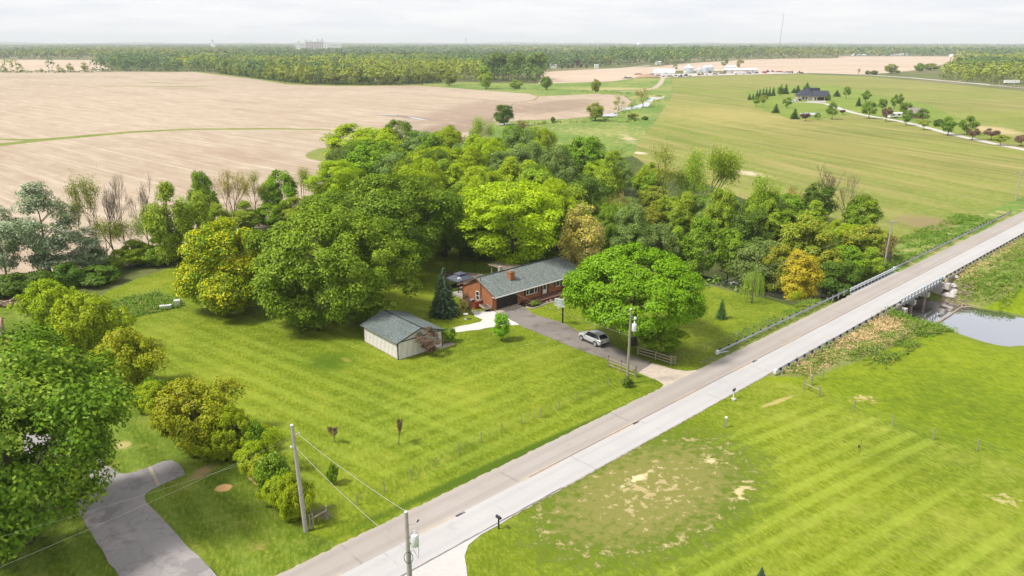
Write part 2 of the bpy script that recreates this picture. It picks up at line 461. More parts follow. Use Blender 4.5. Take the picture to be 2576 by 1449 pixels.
region('meadow', pix([(1240,309),(1330,303),(1430,300),(1520,290),(1575,275),(1592,256),(1570,240),(1500,236),(1354,243),(1330,236),(1160,223),(1040,215),(1130,206),(1353,211),(1438,208),(1538,206),(1640,193),(1690,196),(1690,240),(1650,300),(1600,366),(1590,392),(1500,405),(1330,405),(1230,350),(1236,322)]), 0.4, 6)
region('grass_strip', pix([(-60,346),(60,350),(110,348.5),(330,330),(480,323.5),(700,322.5),(832,326),(832,328),(700,325.5),(480,327),(330,334.5),(110,355),(0,368),(-60,374),(-60,364),(30,358),(62,354),(-60,350)]), 0.35, 5)
region('grass_strip', pix([(360,207),(400,207.6),(440,209.4),(475,210),(440,210.4),(395,209)]))
region('grass_strip', pix([(250,216),(480,216.6),(580,219.5),(470,218),(250,217)]))
region('grass_strip', pix([(768,391),(775,383),(800,374),(838,370),(842,412),(810,406),(780,400)]), 0.3, 4)
region('grass_strip', pix([(490,181),(560,190),(640,199),(720,212),(850,217),(1040,215),(1160,223),(1040,211),(850,213),(720,207),(640,195),(560,186),(500,179.5)]), 0.3, 8)
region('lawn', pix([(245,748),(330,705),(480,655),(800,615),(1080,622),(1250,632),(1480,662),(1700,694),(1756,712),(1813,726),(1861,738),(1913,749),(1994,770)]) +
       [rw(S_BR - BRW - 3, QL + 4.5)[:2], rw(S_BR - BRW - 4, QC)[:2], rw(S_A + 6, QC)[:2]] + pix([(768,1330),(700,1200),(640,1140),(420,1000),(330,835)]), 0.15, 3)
region('neighbour_lawn', pix([(-900,800),(0,768),(60,774),(150,790),(245,748),(330,835),(420,1000),(640,1140),(700,1200),(768,1330)]) + [rw(S_A + 6, QC)[:2], rw(S_A - 60, QC)[:2], (-120, 0), (-150, 60)], 0.12, 3)
region('front_lawn', [rw(rs(1940, 945), QC)[:2]] + pix([(1925,958),(2000,965),(2060,962),(2080,1000),(2146,1030),(2243,1066),(2345,1106),(2456,1130),(2576,1180),(2900,1330)]) + [(60, -10), rw(S_A - 60, QC)[:2]], 0.12, 3)
region('verge', [rw(rs(1940, 945) - 1, QR)[:2]] + [rw(rs(1940, 945) + 4, QR - 4.5)[:2], rw(S_BR - BRW - 12, QR - 8)[:2], rw(S_BR - BRW - 1, QR - 9)[:2], rw(S_BR - BRW + 1, QR)[:2]], 0.15, 2)
region('verge', [rw(S_BR + BRW - 1, QR)[:2], rw(S_BR + BRW - 1, QR - 7)[:2], rw(S_BR + BRW + 10, QR - 11)[:2], rw(S_BR + 150, QR - 11)[:2], rw(S_BR + 150, QR)[:2]], 0.15, 3)
region('verge', [rw(S_BR - BRW - 1, QL)[:2], rw(S_BR - BRW - 1, QL + 4)[:2], rw(S_BR - BRW - 12, QL + 2.6)[:2], rw(rs(1805, 900) - 3, QL + 1.6)[:2], rw(rs(1805, 900) - 3, QL)[:2]], 0.15, 2)
region('meadow', [rw(S_BR + BRW, QL)[:2], rw(S_BR + BRW - 1, QL + 7)[:2], rw(S_BR + BRW + 16, QL + 9)[:2], rw(S_BR + 60, QL + 6)[:2], rw(S_BR + 150, QL + 5)[:2], rw(S_BR + 150, QL)[:2]], 0.15, 3)

def ext(v, e): return [float(v[0]), float(v[1])]
tv, te = [], []
def ring(poly):
    b = len(tv); tv.extend(poly); n = len(poly)
    for i in range(n): te.append((b + i, b + (i + 1) % n))
for nm, poly in REG: ring(poly)
ring([(-BIG, -3000), (BIG, -3000), (BIG, BIG), (-BIG, BIG)])
# extra points where the ground is not level
gx, gy = np.meshgrid(np.arange(-40, 175, 1.7), np.arange(60, 260, 1.7))
gx = (gx + rng.uniform(-.4, .4, gx.shape)).ravel(); gy = (gy + rng.uniform(-.4, .4, gy.shape)).ravel()
z0 = terrain_z(gx, gy); dz = np.abs(terrain_z(gx + 2.5, gy) - z0) + np.abs(terrain_z(gx, gy + 2.5) - z0) + np.abs(terrain_z(gx - 2.5, gy) - z0) + np.abs(terrain_z(gx, gy - 2.5) - z0)
k = dz > 0.05
tv.extend(zip(gx[k].tolist(), gy[k].tolist()))
gx, gy = np.meshgrid(np.arange(-60, 260, 3.2), np.arange(260, 720, 4.5))
gx = (gx + rng.uniform(-1, 1, gx.shape)).ravel(); gy = (gy + rng.uniform(-1, 1, gy.shape)).ravel()
k = (terrain_z(gx, gy) < -0.01) | (terrain_z(gx + 4, gy) < -0.01) | (terrain_z(gx - 4, gy) < -0.01) | (terrain_z(gx, gy - 5) < -0.01)
tv.extend(zip(gx[k].tolist(), gy[k].tolist()))
# ditch
for s_ in np.arange(-40, 60, 1.5):
    for q_ in np.arange(QL + 1.2, QL + 8, 0.8):
        x_, y_, _ = rw(s_ + rng.uniform(-.3, .3), q_)
        if y_ > 34: tv.append((x_, y_))
for x_ in np.arange(-BIG, BIG, 6000):
    for y_ in np.arange(3000, BIG, 6000): tv.append((float(x_), float(y_)))
cv, ce, cf, _, _, _ = delaunay_2d_cdt([Vector(p) for p in tv], te, [], 0, 1e-4)
cv = np.array([(p[0], p[1]) for p in cv]); cf = np.array([f for f in cf if len(f) == 3], np.int32)
cent = cv[cf].mean(axis=1)
lab = np.full(len(cf), -1)
for i, (nm, poly) in enumerate(REG): lab[inside(cent[:, 0], cent[:, 1], poly)] = i
cz = terrain_z(cv[:, 0], cv[:, 1])
a_, b_, c_ = cv[cf[:, 0]], cv[cf[:, 1]], cv[cf[:, 2]]
flip = ((b_[:, 0] - a_[:, 0]) * (c_[:, 1] - a_[:, 1]) - (b_[:, 1] - a_[:, 1]) * (c_[:, 0] - a_[:, 0])) < 0
cf[flip] = cf[flip][:, ::-1]

CROPC = dict(c1=(0.325, 0.258, 0.188), c2=(0.375, 0.302, 0.225))
def crop_mat(name, ang, c1, c2, patches=()):
    t = NT(name); p = t.obj()
    b = t.noise(p, 0.006, 5, 0.6)
    c = t.mix(t.step(b, 0.35, 0.68), c1, c2)
    r1 = t.noise(t.mapping(p, rz=-R(ang), scale=(0.012, 0.55, 1)), 1.0, 5, 0.68)
    c = t.mix(t.math('MULTIPLY', t.step(r1, 0.45, 0.68), 0.45), c, (0.48, 0.40, 0.31))
    r2 = t.noise(t.mapping(p, rz=-R(ang), scale=(0.03, 1.1, 1)), 1.0, 4, 0.7)
    c = t.mix(t.math('MULTIPLY', t.step(r2, 0.5, 0.72), 0.35), c, (0.25, 0.18, 0.125))
    m_ = t.mapping(p, rz=-R(ang)); sx = t.n('ShaderNodeSeparateXYZ'); t.t.links.new(m_, sx.inputs[0])
    wob = t.math('MULTIPLY', t.noise(p, 0.01, 2), 5.0)
    for per_, amt in ((3.1, .24), (9.4, .24)):
        ln = t.step(t.math('SINE', t.math('MULTIPLY', t.math('ADD', sx.outputs[1], wob), 2 * math.pi / per_)), 0.75, 1.0)
        bk = t.step(t.noise(t.mapping(p, rz=-R(ang), scale=(0.02, 0.3, 1)), 1.0, 4, .6), .42, .6)
        c = t.mix(t.math('MULTIPLY', t.math('MULTIPLY', ln, bk), amt), c, (0.62, 0.53, 0.42))
    w = t.noise(t.mapping(p, rz=-R(ang - 4), scale=(0.006, 0.03, 1)), 1.0, 4, 0.6)
    c = t.mix(t.math('MULTIPLY', t.step(w, 0.50, 0.68), 0.6), c, (0.29, 0.21, 0.15))
    sp = t.noise(p, 1.6, 4, 0.75)
    c = t.mix(t.math('MULTIPLY', t.step(sp, 0.52, 0.75), 0.4), c, (0.55, 0.47, 0.36))
    for (cx, cy, rx, ry, rz, col, lo, hi, amp) in patches:
        e = t.ellipse(p, cx, cy, rx, ry, rz)
        nn = t.noise(t.mapping(p, rz=-rz, scale=(0.012, 0.06, 1)), 1.0, 6, 0.68)
        v = t.math('ADD', e, t.math('MULTIPLY', t.math('SUBTRACT', nn, 0.5), amp))
        c = t.mix(t.math('MULTIPLY', t.math('SUBTRACT', 1.0, t.step(v, lo, hi)), 0.85), c, col)
    s3 = t.noise(t.mapping(p, rz=-R(ang), scale=(.05, .16, 1)), 1.0, 6, .72)
    c = t.mix(t.math('MULTIPLY', t.step(s3, .50, .66), .40), c, (0.27, 0.19, 0.13))
    c = t.mix(t.math('MULTIPLY', t.step(s3, .48, .34), .35), c, (0.52, 0.44, 0.33))
    t.bsdf(c, 0.95, 0, t.bump(sp, 0.4, 0.15), 0.1)
    return t.mat
def epatch(x, y, x2, y2, ry, col, lo=0.7, hi=1.1, amp=1.0):
    a = at2(x, y); b = at2(x2, y2)
    return ((a[0] + b[0]) / 2, (a[1] + b[1]) / 2, math.dist(a, b) / 2, ry, math.atan2(b[1] - a[1], b[0] - a[0]), col, lo, hi, amp)
MUD = (0.155, 0.115, 0.085)
SOIL = (0.50, 0.33, 0.16)
PALE = (0.44, 0.36, 0.19)
gm = {}
m_crop = crop_mat('crop_stubble', -42, CROPC['c1'], CROPC['c2'], [epatch(1010,352,1290,288,16,MUD,0.5,1.2,1.6), epatch(930,285,1130,306,7,(0.2,0.15,0.12),0.4,1.1,1.4), epatch(1080,340,1260,255,30,(0.27,0.2,0.15),0.5,1.3,1.6), epatch(1010,360,1100,330,8,(0.2,0.2,0.09),0.4,1.0,1.4)])
m_crop2 = crop_mat('crop_tilled', -62, (0.33, 0.25, 0.18), (0.36, 0.285, 0.21), [epatch(1280,290,1480,250,30,(0.24,0.18,0.13),0.5,1.2,1.6)])
m_crop3 = crop_mat('crop_far', 8, (0.42, 0.32, 0.24), (0.47, 0.365, 0.28))
gm['hay_field'] = grass_mat('hay_grass', (0.155, 0.200, 0.026), (0.205, 0.232, 0.036), (0.28, 0.265, 0.080), streak=(-75, 0.006, 0.12, 0.47, 0.85, (0.32, 0.26, 0.10)), fine=0.4, big=0.010,
    patches=[epatch(1825,425,1945,448,5,(0.48,0.39,0.26),0.2,1.0,1.4), epatch(1590,380,1628,390,3.5,(0.52,0.43,0.30),0.3,0.9,1.4), epatch(1900,330,2400,430,22,(0.225,0.205,0.055),-0.2,1.3,2.8), epatch(1700,260,1990,330,45,(0.30,0.26,0.08),-0.1,1.3,2.6), epatch(2420,310,2576,345,12,(0.40,0.32,0.16),0.3,1.1,1.4), epatch(2250,560,2420,560,9,(0.215,0.17,0.075),0.4,1.2,1.3)])
gm['house_yard'] = grass_mat('yard_grass', (0.135, 0.205, 0.022), (0.175, 0.235, 0.028), (0.26, 0.28, 0.06), fine=0.4, big=0.02)
gm['meadow'] = grass_mat('meadow_grass', (0.090, 0.185, 0.020), (0.150, 0.225, 0.030), (0.25, 0.27, 0.075), fine=0.3, big=0.016, dry=(0.32, 0.28, 0.11), dryamt=0.525,
    patches=[epatch(1440,225,1660,222,26,(0.33,0.285,0.12),0.3,1.2,1.6), epatch(1560,250,1680,235,10,(0.28,0.26,0.08),0.2,1.1,1.6), epatch(1560,330,1600,370,5,(0.38,0.33,0.18),0.1,0.8,1.8)])
gm['grass_strip'] = grass_mat('strip_grass', (0.145, 0.20, 0.028), (0.18, 0.21, 0.035), (0.32, 0.28, 0.12), fine=0.5, big=0.05)
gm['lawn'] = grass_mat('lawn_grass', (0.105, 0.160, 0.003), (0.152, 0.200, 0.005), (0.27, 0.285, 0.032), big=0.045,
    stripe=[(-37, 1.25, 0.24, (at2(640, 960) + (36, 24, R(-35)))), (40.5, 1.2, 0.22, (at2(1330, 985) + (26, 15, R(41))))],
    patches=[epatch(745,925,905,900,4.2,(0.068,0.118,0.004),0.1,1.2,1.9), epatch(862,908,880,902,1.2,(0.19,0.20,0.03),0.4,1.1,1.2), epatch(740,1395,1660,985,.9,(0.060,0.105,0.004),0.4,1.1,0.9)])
gm['neighbour_lawn'] = grass_mat('neighbour_grass', (0.075, 0.135, 0.004), (0.115, 0.165, 0.006), (0.25, 0.26, 0.05), big=0.07, stripe=[(-52, 1.7, 0.25)],
    dry=(0.27, 0.235, 0.06), dryamt=0.63,
    patches=[epatch(532,1232,590,1222,0.9,(0.60,0.36,0.15),0.6,0.85,0.8), epatch(612,1192,690,1235,0.55,(0.55,0.34,0.16),0.4,0.8,1.2), epatch(470,1210,545,1165,1.0,(0.30,0.22,0.10),0.3,1.1,1.3), epatch(285,1130,330,1110,1.4,(0.36,0.31,0.12),0.2,1.1,1.4)])
DP = (1345, 1388, 1855, 1112)
fl_p = [epatch(*DP,8.6,(0.085,0.130,0.008),0.75,1.25,1.6), epatch(*DP,8.2,(0.185,0.180,0.045),0.45,1.0,2.2), epatch(*DP,8.2,(0.090,0.125,0.010),-0.3,0.4,4.2), epatch(*DP,8.6,(0.36,0.29,0.14),-0.15,0.2,4.4),
        epatch(*DP,8.2,(0.42,0.34,0.17),-0.75,0.05,4.2) + (0.84, 0.30)]
gm['front_lawn'] = grass_mat('front_grass', (0.122, 0.175, 0.004), (0.170, 0.215, 0.006), (0.29, 0.305, 0.05), big=0.05, stripe=[(33, 1.0, 0.36, (at2(2150, 1280) + (34, 17, R(35))))],
    patches=fl_p + [epatch(1690,1130,1885,1180,2.0,(0.52,0.42,0.23),0.0,0.35,2.6), epatch(1500,1255,1700,1155,1.0,(0.55,0.45,0.26),0.1,0.5,2.2), epatch(1885,1170,1840,1310,1.5,(0.50,0.40,0.21),0.0,0.4,2.4),
       epatch(2470,1210,2590,1310,2.6,(0.42,0.34,0.17),-0.05,0.35,2.6), epatch(1900,1030,2010,990,0.5,(0.36,0.30,0.1),0.3,1,1.4)])
gm['pasture'] = grass_mat('pasture_grass', (0.120, 0.180, 0.002), (0.170, 0.228, 0.003), (0.24, 0.27, 0.015), big=0.05, fine=0.8,
    patches=[epatch(2095,1005,2250,1000,2.4,(0.42,0.32,0.14),-0.05,0.45,2.6)])
gm['verge'] = grass_mat('verge_grass', (0.145, 0.175, 0.03), (0.115, 0.18, 0.018), (0.32, 0.28, 0.12), big=0.10, dry=(0.50, 0.38, 0.19), dryamt=0.575)
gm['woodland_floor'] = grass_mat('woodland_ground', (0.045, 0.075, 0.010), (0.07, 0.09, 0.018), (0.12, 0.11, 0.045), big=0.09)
gm['ground'] = grass_mat('far_ground', (0.085, 0.115, 0.025), (0.12, 0.14, 0.035), (0.2, 0.18, 0.07), fine=0.3, big=0.004, streak=(5, 0.0008, 0.004, 0.55, 0.75, (0.33, 0.26, 0.17)))
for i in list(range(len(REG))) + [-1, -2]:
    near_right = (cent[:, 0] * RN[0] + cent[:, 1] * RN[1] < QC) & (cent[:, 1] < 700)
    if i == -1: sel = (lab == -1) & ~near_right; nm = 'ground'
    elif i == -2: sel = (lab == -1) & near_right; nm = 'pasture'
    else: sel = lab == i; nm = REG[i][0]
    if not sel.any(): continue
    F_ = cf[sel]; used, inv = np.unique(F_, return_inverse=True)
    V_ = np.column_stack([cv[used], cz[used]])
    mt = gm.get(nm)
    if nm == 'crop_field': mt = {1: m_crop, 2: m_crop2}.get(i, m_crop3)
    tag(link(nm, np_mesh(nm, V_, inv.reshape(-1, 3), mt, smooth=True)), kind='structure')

# ------------------------------------------------------------------ water
t = NT('creek_water'); p = t.obj()
wv = t.noise(p, 0.9, 3)
nb = t.bump(wv, 0.02, 0.05)
dif = t.n('ShaderNodeBsdfDiffuse'); t.put(dif.inputs[0], (0.075, 0.075, 0.07)); 
glo = t.n('ShaderNodeBsdfGlossy'); glo.inputs['Roughness'].default_value = 0.03; t.put(glo.inputs[0], (0.96, 0.96, 1.0)); t.t.links.new(nb, glo.inputs['Normal'])
lw = t.n('ShaderNodeLayerWeight'); lw.inputs[0].default_value = 0.5
mx = t.n('ShaderNodeMixShader'); t.put(mx.inputs[0], t.step(lw.outputs['Facing'], 0.3, 0.95)); t.t.links.new(dif.outputs[0], mx.inputs[1]); t.t.links.new(glo.outputs[0], mx.inputs[2])
t.t.links.new(mx.outputs[0], t.out.inputs[0])
m_water = t.mat
vs, fs = [], []
for i in range(len(CR)):
    a = CR[max(i - 1, 0)]; b = CR[min(i + 1, len(CR) - 1)]
    d = np.array((b[0] - a[0], b[1] - a[1])); d /= np.linalg.norm(d); nrm = np.array((-d[1], d[0]))
    w = CR[i][2] + .9; z = -CR[i][3] + (0.05 if i < 7 else 0.12)
    for sgn in (-1, 1): vs.append((CR[i][0] + sgn * nrm[0] * w, CR[i][1] + sgn * nrm[1] * w, z))
for i in range(len(CR) - 1):
    if min(CR[i][2], CR[i + 1][2]) > .62 or i < 6: fs.append((2 * i, 2 * i + 1, 2 * i + 3, 2 * i + 2))
me = bpy.data.meshes.new('creek_water'); me.from_pydata(vs[2:], [], [tuple(q - 2 for q in f) for f in fs[1:]]); me.materials.append(m_water)
tag(link('creek_water', me), kind='structure')
cxp = sum(p[0] for p in pond) / len(pond); cyp = sum(p[1] for p in pond) / len(pond)
pl = [(p[0] + (p[0] - cxp) / 25, p[1] + (p[1] - cyp) / 14) for p in pond]
me = bpy.data.meshes.new('pond_water')
pl = [rw(S_BR + BRW + 4, QC)[:2], rw(S_BR - BRW - 4, QC)[:2]] + pl
me.from_pydata([(p[0], p[1], W_Z + 0.055) for p in pl], [], [tuple(range(len(pl)))]); me.materials.append(m_water)
tag(link('pond_water', me), kind='structure')
for poly in ([(945,286.5),(975,287.3),(1000,289.8),(995,290.6),(965,288.6)], [(1025,293),(1050,297),(1079,303),(1060,301.6),(1035,297.5)], [(1245,312),(1290,310),(1260,314)]):
    me = bpy.data.meshes.new('puddle'); me.from_pydata([(*at2(*q), 0.03) for q in poly], [], [tuple(range(len(poly)))]); me.materials.append(m_water)
    tag(link('puddle', me), kind='structure')

# ================================================================== ROAD, BRIDGE, DRIVES
def road_mat(name, c1, c2, streak=0.3, crack=0.0, ang=42.9, joints=None):
    t = NT(name); p = t.obj()
    b = t.noise(p, 0.12, 5, 0.6)
    c = t.mix(t.step(b, 0.3, 0.7), c1, c2)
    l = t.noise(t.mapping(p, rz=-R(ang), scale=(0.02, 1.3, 1)), 1.0, 4, 0.6)
    c = t.mix(t.math('MULTIPLY', t.step(l, 0.42, 0.7), streak), c, tuple(k * 0.78 for k in c1))
    f = t.noise(p, 9.0, 5, 0.75)
    c = t.mix(t.math('MULTIPLY', t.step(f, 0.4, 0.8), 0.25), c, tuple(k * 0.7 for k in c1))
    if crack:
        v = t.n('ShaderNodeTexVoronoi', feature='DISTANCE_TO_EDGE'); v.inputs['Scale'].default_value = 0.38
        w = t.n('ShaderNodeVectorMath', operation='ADD'); t.t.links.new(p, w.inputs[0])
        nn = t.n('ShaderNodeTexNoise'); nn.inputs['Scale'].default_value = 0.5; nn.inputs['Detail'].default_value = 5; t.t.links.new(p, nn.inputs['Vector'])
        sc_ = t.n('ShaderNodeVectorMath', operation='SCALE'); t.t.links.new(nn.outputs['Color'], sc_.inputs[0]); sc_.inputs['Scale'].default_value = 3.0
        t.t.links.new(sc_.outputs[0], w.inputs[1]); t.t.links.new(w.outputs[0], v.inputs['Vector'])
        cr = t.math('MULTIPLY', t.math('SUBTRACT', 1.0, t.step(v.outputs[0], 0.0, 0.022)), crack)
        c = t.mix(cr, c, tuple(k * 0.45 for k in c1))
        pt = t.noise(p, 0.35, 4, 0.6)
        c = t.mix(t.math('MULTIPLY', t.step(pt, 0.50, 0.62), 0.65), c, tuple(k * 0.66 for k in c1))
    if joints:
        m_ = t.mapping(p, rz=-R(ang)); sx = t.n('ShaderNodeSeparateXYZ'); t.t.links.new(m_, sx.inputs[0])
        for q0 in joints[1]:                                    # worn wheel tracks
            tr = t.math('ABSOLUTE', t.math('SUBTRACT', t.math('ADD', sx.outputs[1], t.math('MULTIPLY', t.noise(p, .08, 2), .4)), q0 + .2))
            c = t.mix(t.math('MULTIPLY', t.math('SUBTRACT', 1.0, t.step(tr, .05, .5)), .30), c, tuple(k * joints[2] for k in c1))
        jx = t.math('ABSOLUTE', t.math('SUBTRACT', t.math('FRACT', t.math('DIVIDE', t.math('ADD', sx.outputs[0], t.math('MULTIPLY', t.noise(p, .5, 3), .5)), joints[0])), .5))
        jb = t.step(t.noise(p, .3, 3), .45, .55)
        c = t.mix(t.math('MULTIPLY', t.math('MULTIPLY', t.math('SUBTRACT', 1.0, t.step(jx, .004, .008)), jb), .45), c, tuple(k * .5 for k in c1))
        st_ = t.noise(p, .45, 5, .7)
        c = t.mix(t.math('MULTIPLY', t.step(st_, .58, .72), .30), c, tuple(k * .68 for k in c1))
    t.bsdf(c, 0.88, 0, t.bump(f, 0.3, 0.03), 0.2)
    return t.mat
m_laneL = road_mat('asphalt_warm', (0.315, 0.278, 0.250), (0.345, 0.312, 0.288), 0.35, joints=(17.0, (47.0, 45.3), .80))
m_laneR = road_mat('asphalt_pale', (0.385, 0.372, 0.367), (0.42, 0.405, 0.40), 0.15, joints=(11.0, (43.7, 42.0), .88))
m_seam = mat_plain('tar_seam', (0.19, 0.145, 0.12), 0.8, var=0.25)
m_yellow = mat_plain('yellow_paint', (0.45, 0.365, 0.26), 0.7, var=0.25, scale=2)
m_dark = mat_plain('dark_patch', (0.16, 0.15, 0.145), 0.8)
m_gravel = mat_plain('gravel_edge', (0.34, 0.30, 0.23), 0.95, var=0.35, scale=3.0, bump=0.5)
S0, S1 = S_A - 60, S_BR + 900
def ribbon(name, q0, q1, s0, s1, z, mat, step=6.0, jag=0.0):
    n = max(2, int((s1 - s0) / step)); v = []; f = []
    for i in range(n + 1):
        s = s0 + (s1 - s0) * i / n
        v += [rw(s, q0 + random.uniform(-jag, jag), z), rw(s, q1, z)]
    for i in range(n): f.append((2 * i, 2 * i + 2, 2 * i + 3, 2 * i + 1))
    me = bpy.data.meshes.new(name); me.from_pydata(v, [], f); me.materials.append(mat); me.update()
    return link(name, me)
random.seed(3)
tag(ribbon('gravel_shoulder', QL + 0.16, QL - 0.3, S0, S_BR - BRW - 2, 0.035, m_gravel, 0.35, 0.09), kind='structure')
tag(ribbon('gravel_shoulder', QR - 0.10, QR + 0.3, S0, S_BR - BRW - 2, 0.035, m_gravel, 0.35, 0.07), kind='structure')
for o in (ribbon('road', QL, QC, S0, S1, 0.06, m_laneL, 1.0, 0.035), ribbon('road', QR, QC, S0, S1, 0.06, m_laneR, 1.0, 0.025)): tag(o, kind='structure')
tag(ribbon('road_seam', QC + 0.07, QC - 0.07, rs(1240, 1150), S1, 0.064, m_seam), kind='structure')
sA = rs(1040, 1350)
for i in range(-2, 40):
    s = sA + i * 12.2
    tag(ribbon('road_marking', QC + 0.20, QC + 0.10, s, s + 4.2 + (i % 3) * 0.6, 0.068, m_yellow, 5), kind='structure')
    if i < 5 and i % 2 == 0:
        tag(ribbon('road_marking', QC - 0.02, QC - 0.28, s + 4.3, s + 5.3, 0.068, m_dark, 5), kind='structure')
    if i < 6: tag(ribbon('road_marking', QC - 0.06, QC - 0.17, s, s + 5.0, 0.068, m_yellow, 5), kind='structure')

# ---- drives
def sheet(name, px, z, mat, amp=0.0, step=1.2, thick=0.04, world_pts=None):
    poly = [at2(*q) for q in px] + (world_pts or [])
    poly = rag(poly, amp, step) if amp else poly
    m = MB(); n = len(poly)
    m.add([(q[0], q[1], z) for q in poly], [tuple(range(n))])
    m.add([(q[0], q[1], z) for q in poly] + [(q[0], q[1], z - thick) for q in poly], [(i, n + i, n + (i + 1) % n, (i + 1) % n) for i in range(n)])
    a = sum(poly[i][0] * poly[(i + 1) % n][1] - poly[(i + 1) % n][0] * poly[i][1] for i in range(n))
    if a < 0: m.f = [f[::-1] for f in m.f]
    return tag(m.build(name, mat), kind='structure')
m_drive = road_mat('drive_asphalt', (0.170, 0.148, 0.130), (0.225, 0.198, 0.178), 0.25, 0.25, ang=-50)
m_ndrive = road_mat('neighbour_asphalt', (0.255, 0.235, 0.232), (0.315, 0.29, 0.285), 0.2, 0.45, ang=-50)
m_conc = road_mat('concrete_apron', (0.36, 0.30, 0.225), (0.41, 0.35, 0.27), 0.1)
m_whitegravel = mat_plain('white_gravel', (0.50, 0.475, 0.45), 0.95, var=0.25, scale=4.0, bump=0.5)
m_palegravel = mat_plain('pale_gravel', (0.43, 0.36, 0.29), 0.95, var=0.35, scale=2.0, bump=0.5)
# near-house half of the drive, then the gravelly mouth at the road
sheet('driveway', [(1253,789),(1314.7,770.6),(1338.7,789),(1374,800.6),(1414,812.3),(1453.9,834),(1527,862.3),(1582,890.6),(1640,914),(1606,938),(1529,905.6),(1440.5,874),(1374,846.5),(1312,821),(1274,797)], 0.045, m_drive, 0.06, 1.0)
sheet('driveway_mouth', [(1606,938),(1640,914),(1655,918),(1690.5,929),(1725,934),(1755,931)], 0.040, m_palegravel, 0.10, 1.0, world_pts=[rw(rs(1745, 934) + 1, QL - 0.2)[:2], rw(rs(1669, 969) - 1.5, QL - 0.2)[:2]] + pix([(1669,968),(1637,950.6)]))
sheet('gravel_path', [(1186,781),(1242,783),(1252,790),(1275,799),(1306,817),(1274,818.6),(1232,824),(1178,832),(1141,837),(1118,838),(1122,829),(1136,826),(1178.7,817),(1208,810),(1214,804),(1192,795)], 0.035, m_whitegravel, 0.12, 0.8)
sheet('garage_apron', [(1243,782),(1303,763),(1314.7,770.4),(1253,789.2)], 0.055, m_conc)
ND = lambda X, Y: (X / 4.9635, 996.05 + Y / 4.9635)      # survey of the neighbour's drive
nd = [(1225,620),(1260,760),(1320,850),(1420,925),(1490,968),(1570,975),(1700,945),(1880,880),(2040,815),(2150,805),(2230,850),(2310,980),(2180,1040),(2010,1115),(1880,1180),(1810,1230),(1805,1275),(1830,1340),(1950,1449)]
poly = [ND(*q) for q in nd] + [(450, 1350), (545, 1449), (640, 1560), (640, 1640), (430, 1640), (300, 1449), (215, 1320), (150, 1180), (60, 1150), (60, 1090), (215, 1100)]
sheet('neighbour_driveway', poly, 0.045, m_ndrive, 0.05, 1.0)
sheet('concrete_strip', [ND(1850,900),ND(1890,885),ND(2000,1110),ND(1965,1130)], 0.052, m_conc)
sheet('gravel_drive', [(1260,1318),(1210,1345),(1178,1372),(1168,1400),(1175,1449),(1190,1520),(1000,1560)], 0.045, mat_plain('white_limestone', (0.44, 0.42, 0.405), 0.95, var=0.12, scale=2.5, bump=0.4), 0.05, 0.8, world_pts=[rw(S_A - 1, QR + 0.1)[:2], rw(rs(1288, 1290) + 0.5, QR + 0.1)[:2]])
tag(ribbon('drive_seam', QR + 0.12, QR, rs(1060, 1449) - 4, rs(1288, 1290) + 6, 0.066, m_dark, 0.6, 0.04), kind='structure')
m_farroad = mat_plain('far_road', (0.44, 0.41, 0.38), 0.9, var=0.06)
def path_px(name, pts, w, z, mat):
    P = [np.array(at2(*q)) for q in pts]; v = []; f = []
    for i, q in enumerate(P):
        d = P[min(i + 1, len(P) - 1)] - P[max(i - 1, 0)]; d /= np.linalg.norm(d); nn = np.array((-d[1], d[0])) * w / 2
        v += [(*(q + nn), z), (*(q - nn), z)]
    for i in range(len(P) - 1): f.append((2 * i, 2 * i + 1, 2 * i + 3, 2 * i + 2))
    me = bpy.data.meshes.new(name); me.from_pydata(v, [], f); me.materials.append(mat)
    return tag(link(name, me), kind='structure')
path_px('far_road', [(1500,178),(1638,165),(1700,170),(1800,184),(1930,184.5),(2035,182.5),(2120,186),(2200,190),(2290,196),(2360,202),(2450,210),(2576,222),(2800,245)], 9, 0.06, m_farroad)
path_px('farm_track', [(1668,193),(1665,203),(1658,213),(1645,222),(1610,229),(1560,232)], 5, 0.06, mat_plain('track_dirt', (0.38, 0.31, 0.23), 0.95))
path_px('house_driveway', [(1998,257.5),(2040,258),(2075,261),(2093,266),(2112,274),(2150,285),(2190,293),(2235,300),(2290,311),(2340,324),(2400,340),(2450,351),(2500,362),(2576,377),(2700,402)], 4.2, 0.06, m_farroad)
sheet('farm_yard', [(1600,196),(1660,196),(1720,193),(1800,190),(1900,187.5),(2030,184.5),(2020,181),(1900,180),(1640,188)], 0.05, mat_plain('yard_gravel', (0.42, 0.38, 0.34), 0.95))
sheet('sandbar', [(1660,244),(1674,240),(1668,247),(1650,252),(1640,251)], 0.05, mat_plain('creek_sand', (0.40, 0.35, 0.29), 0.95))
def blob_px(name, x, y, wpx, ry, z, mat):
    a = at2(x, y); rx = wpx / ppm(x, y) / 2
    poly = [(a[0] + rx * math.cos(u) * random.uniform(.85, 1.1), a[1] + ry * math.sin(u) * random.uniform(.85, 1.1)) for u in np.linspace(0, 6.28, 18)[:-1]]
    me = bpy.data.meshes.new(name); me.from_pydata([(q[0], q[1], z) for q in poly], [], [tuple(range(len(poly)))]); me.materials.append(mat)
    return tag(link(name, me), kind='structure')
sheet('yard_pond', [(2008,285),(2030,284),(2055,284.5),(2068,287),(2050,289),(2020,288.5)], 0.03, m_water)
sheet('house_forecourt', [(2028,254),(2076,254),(2078,258.5),(2030,258.5)], 0.05, mat_plain('forecourt_concrete', (0.33, 0.32, 0.33), 0.9))

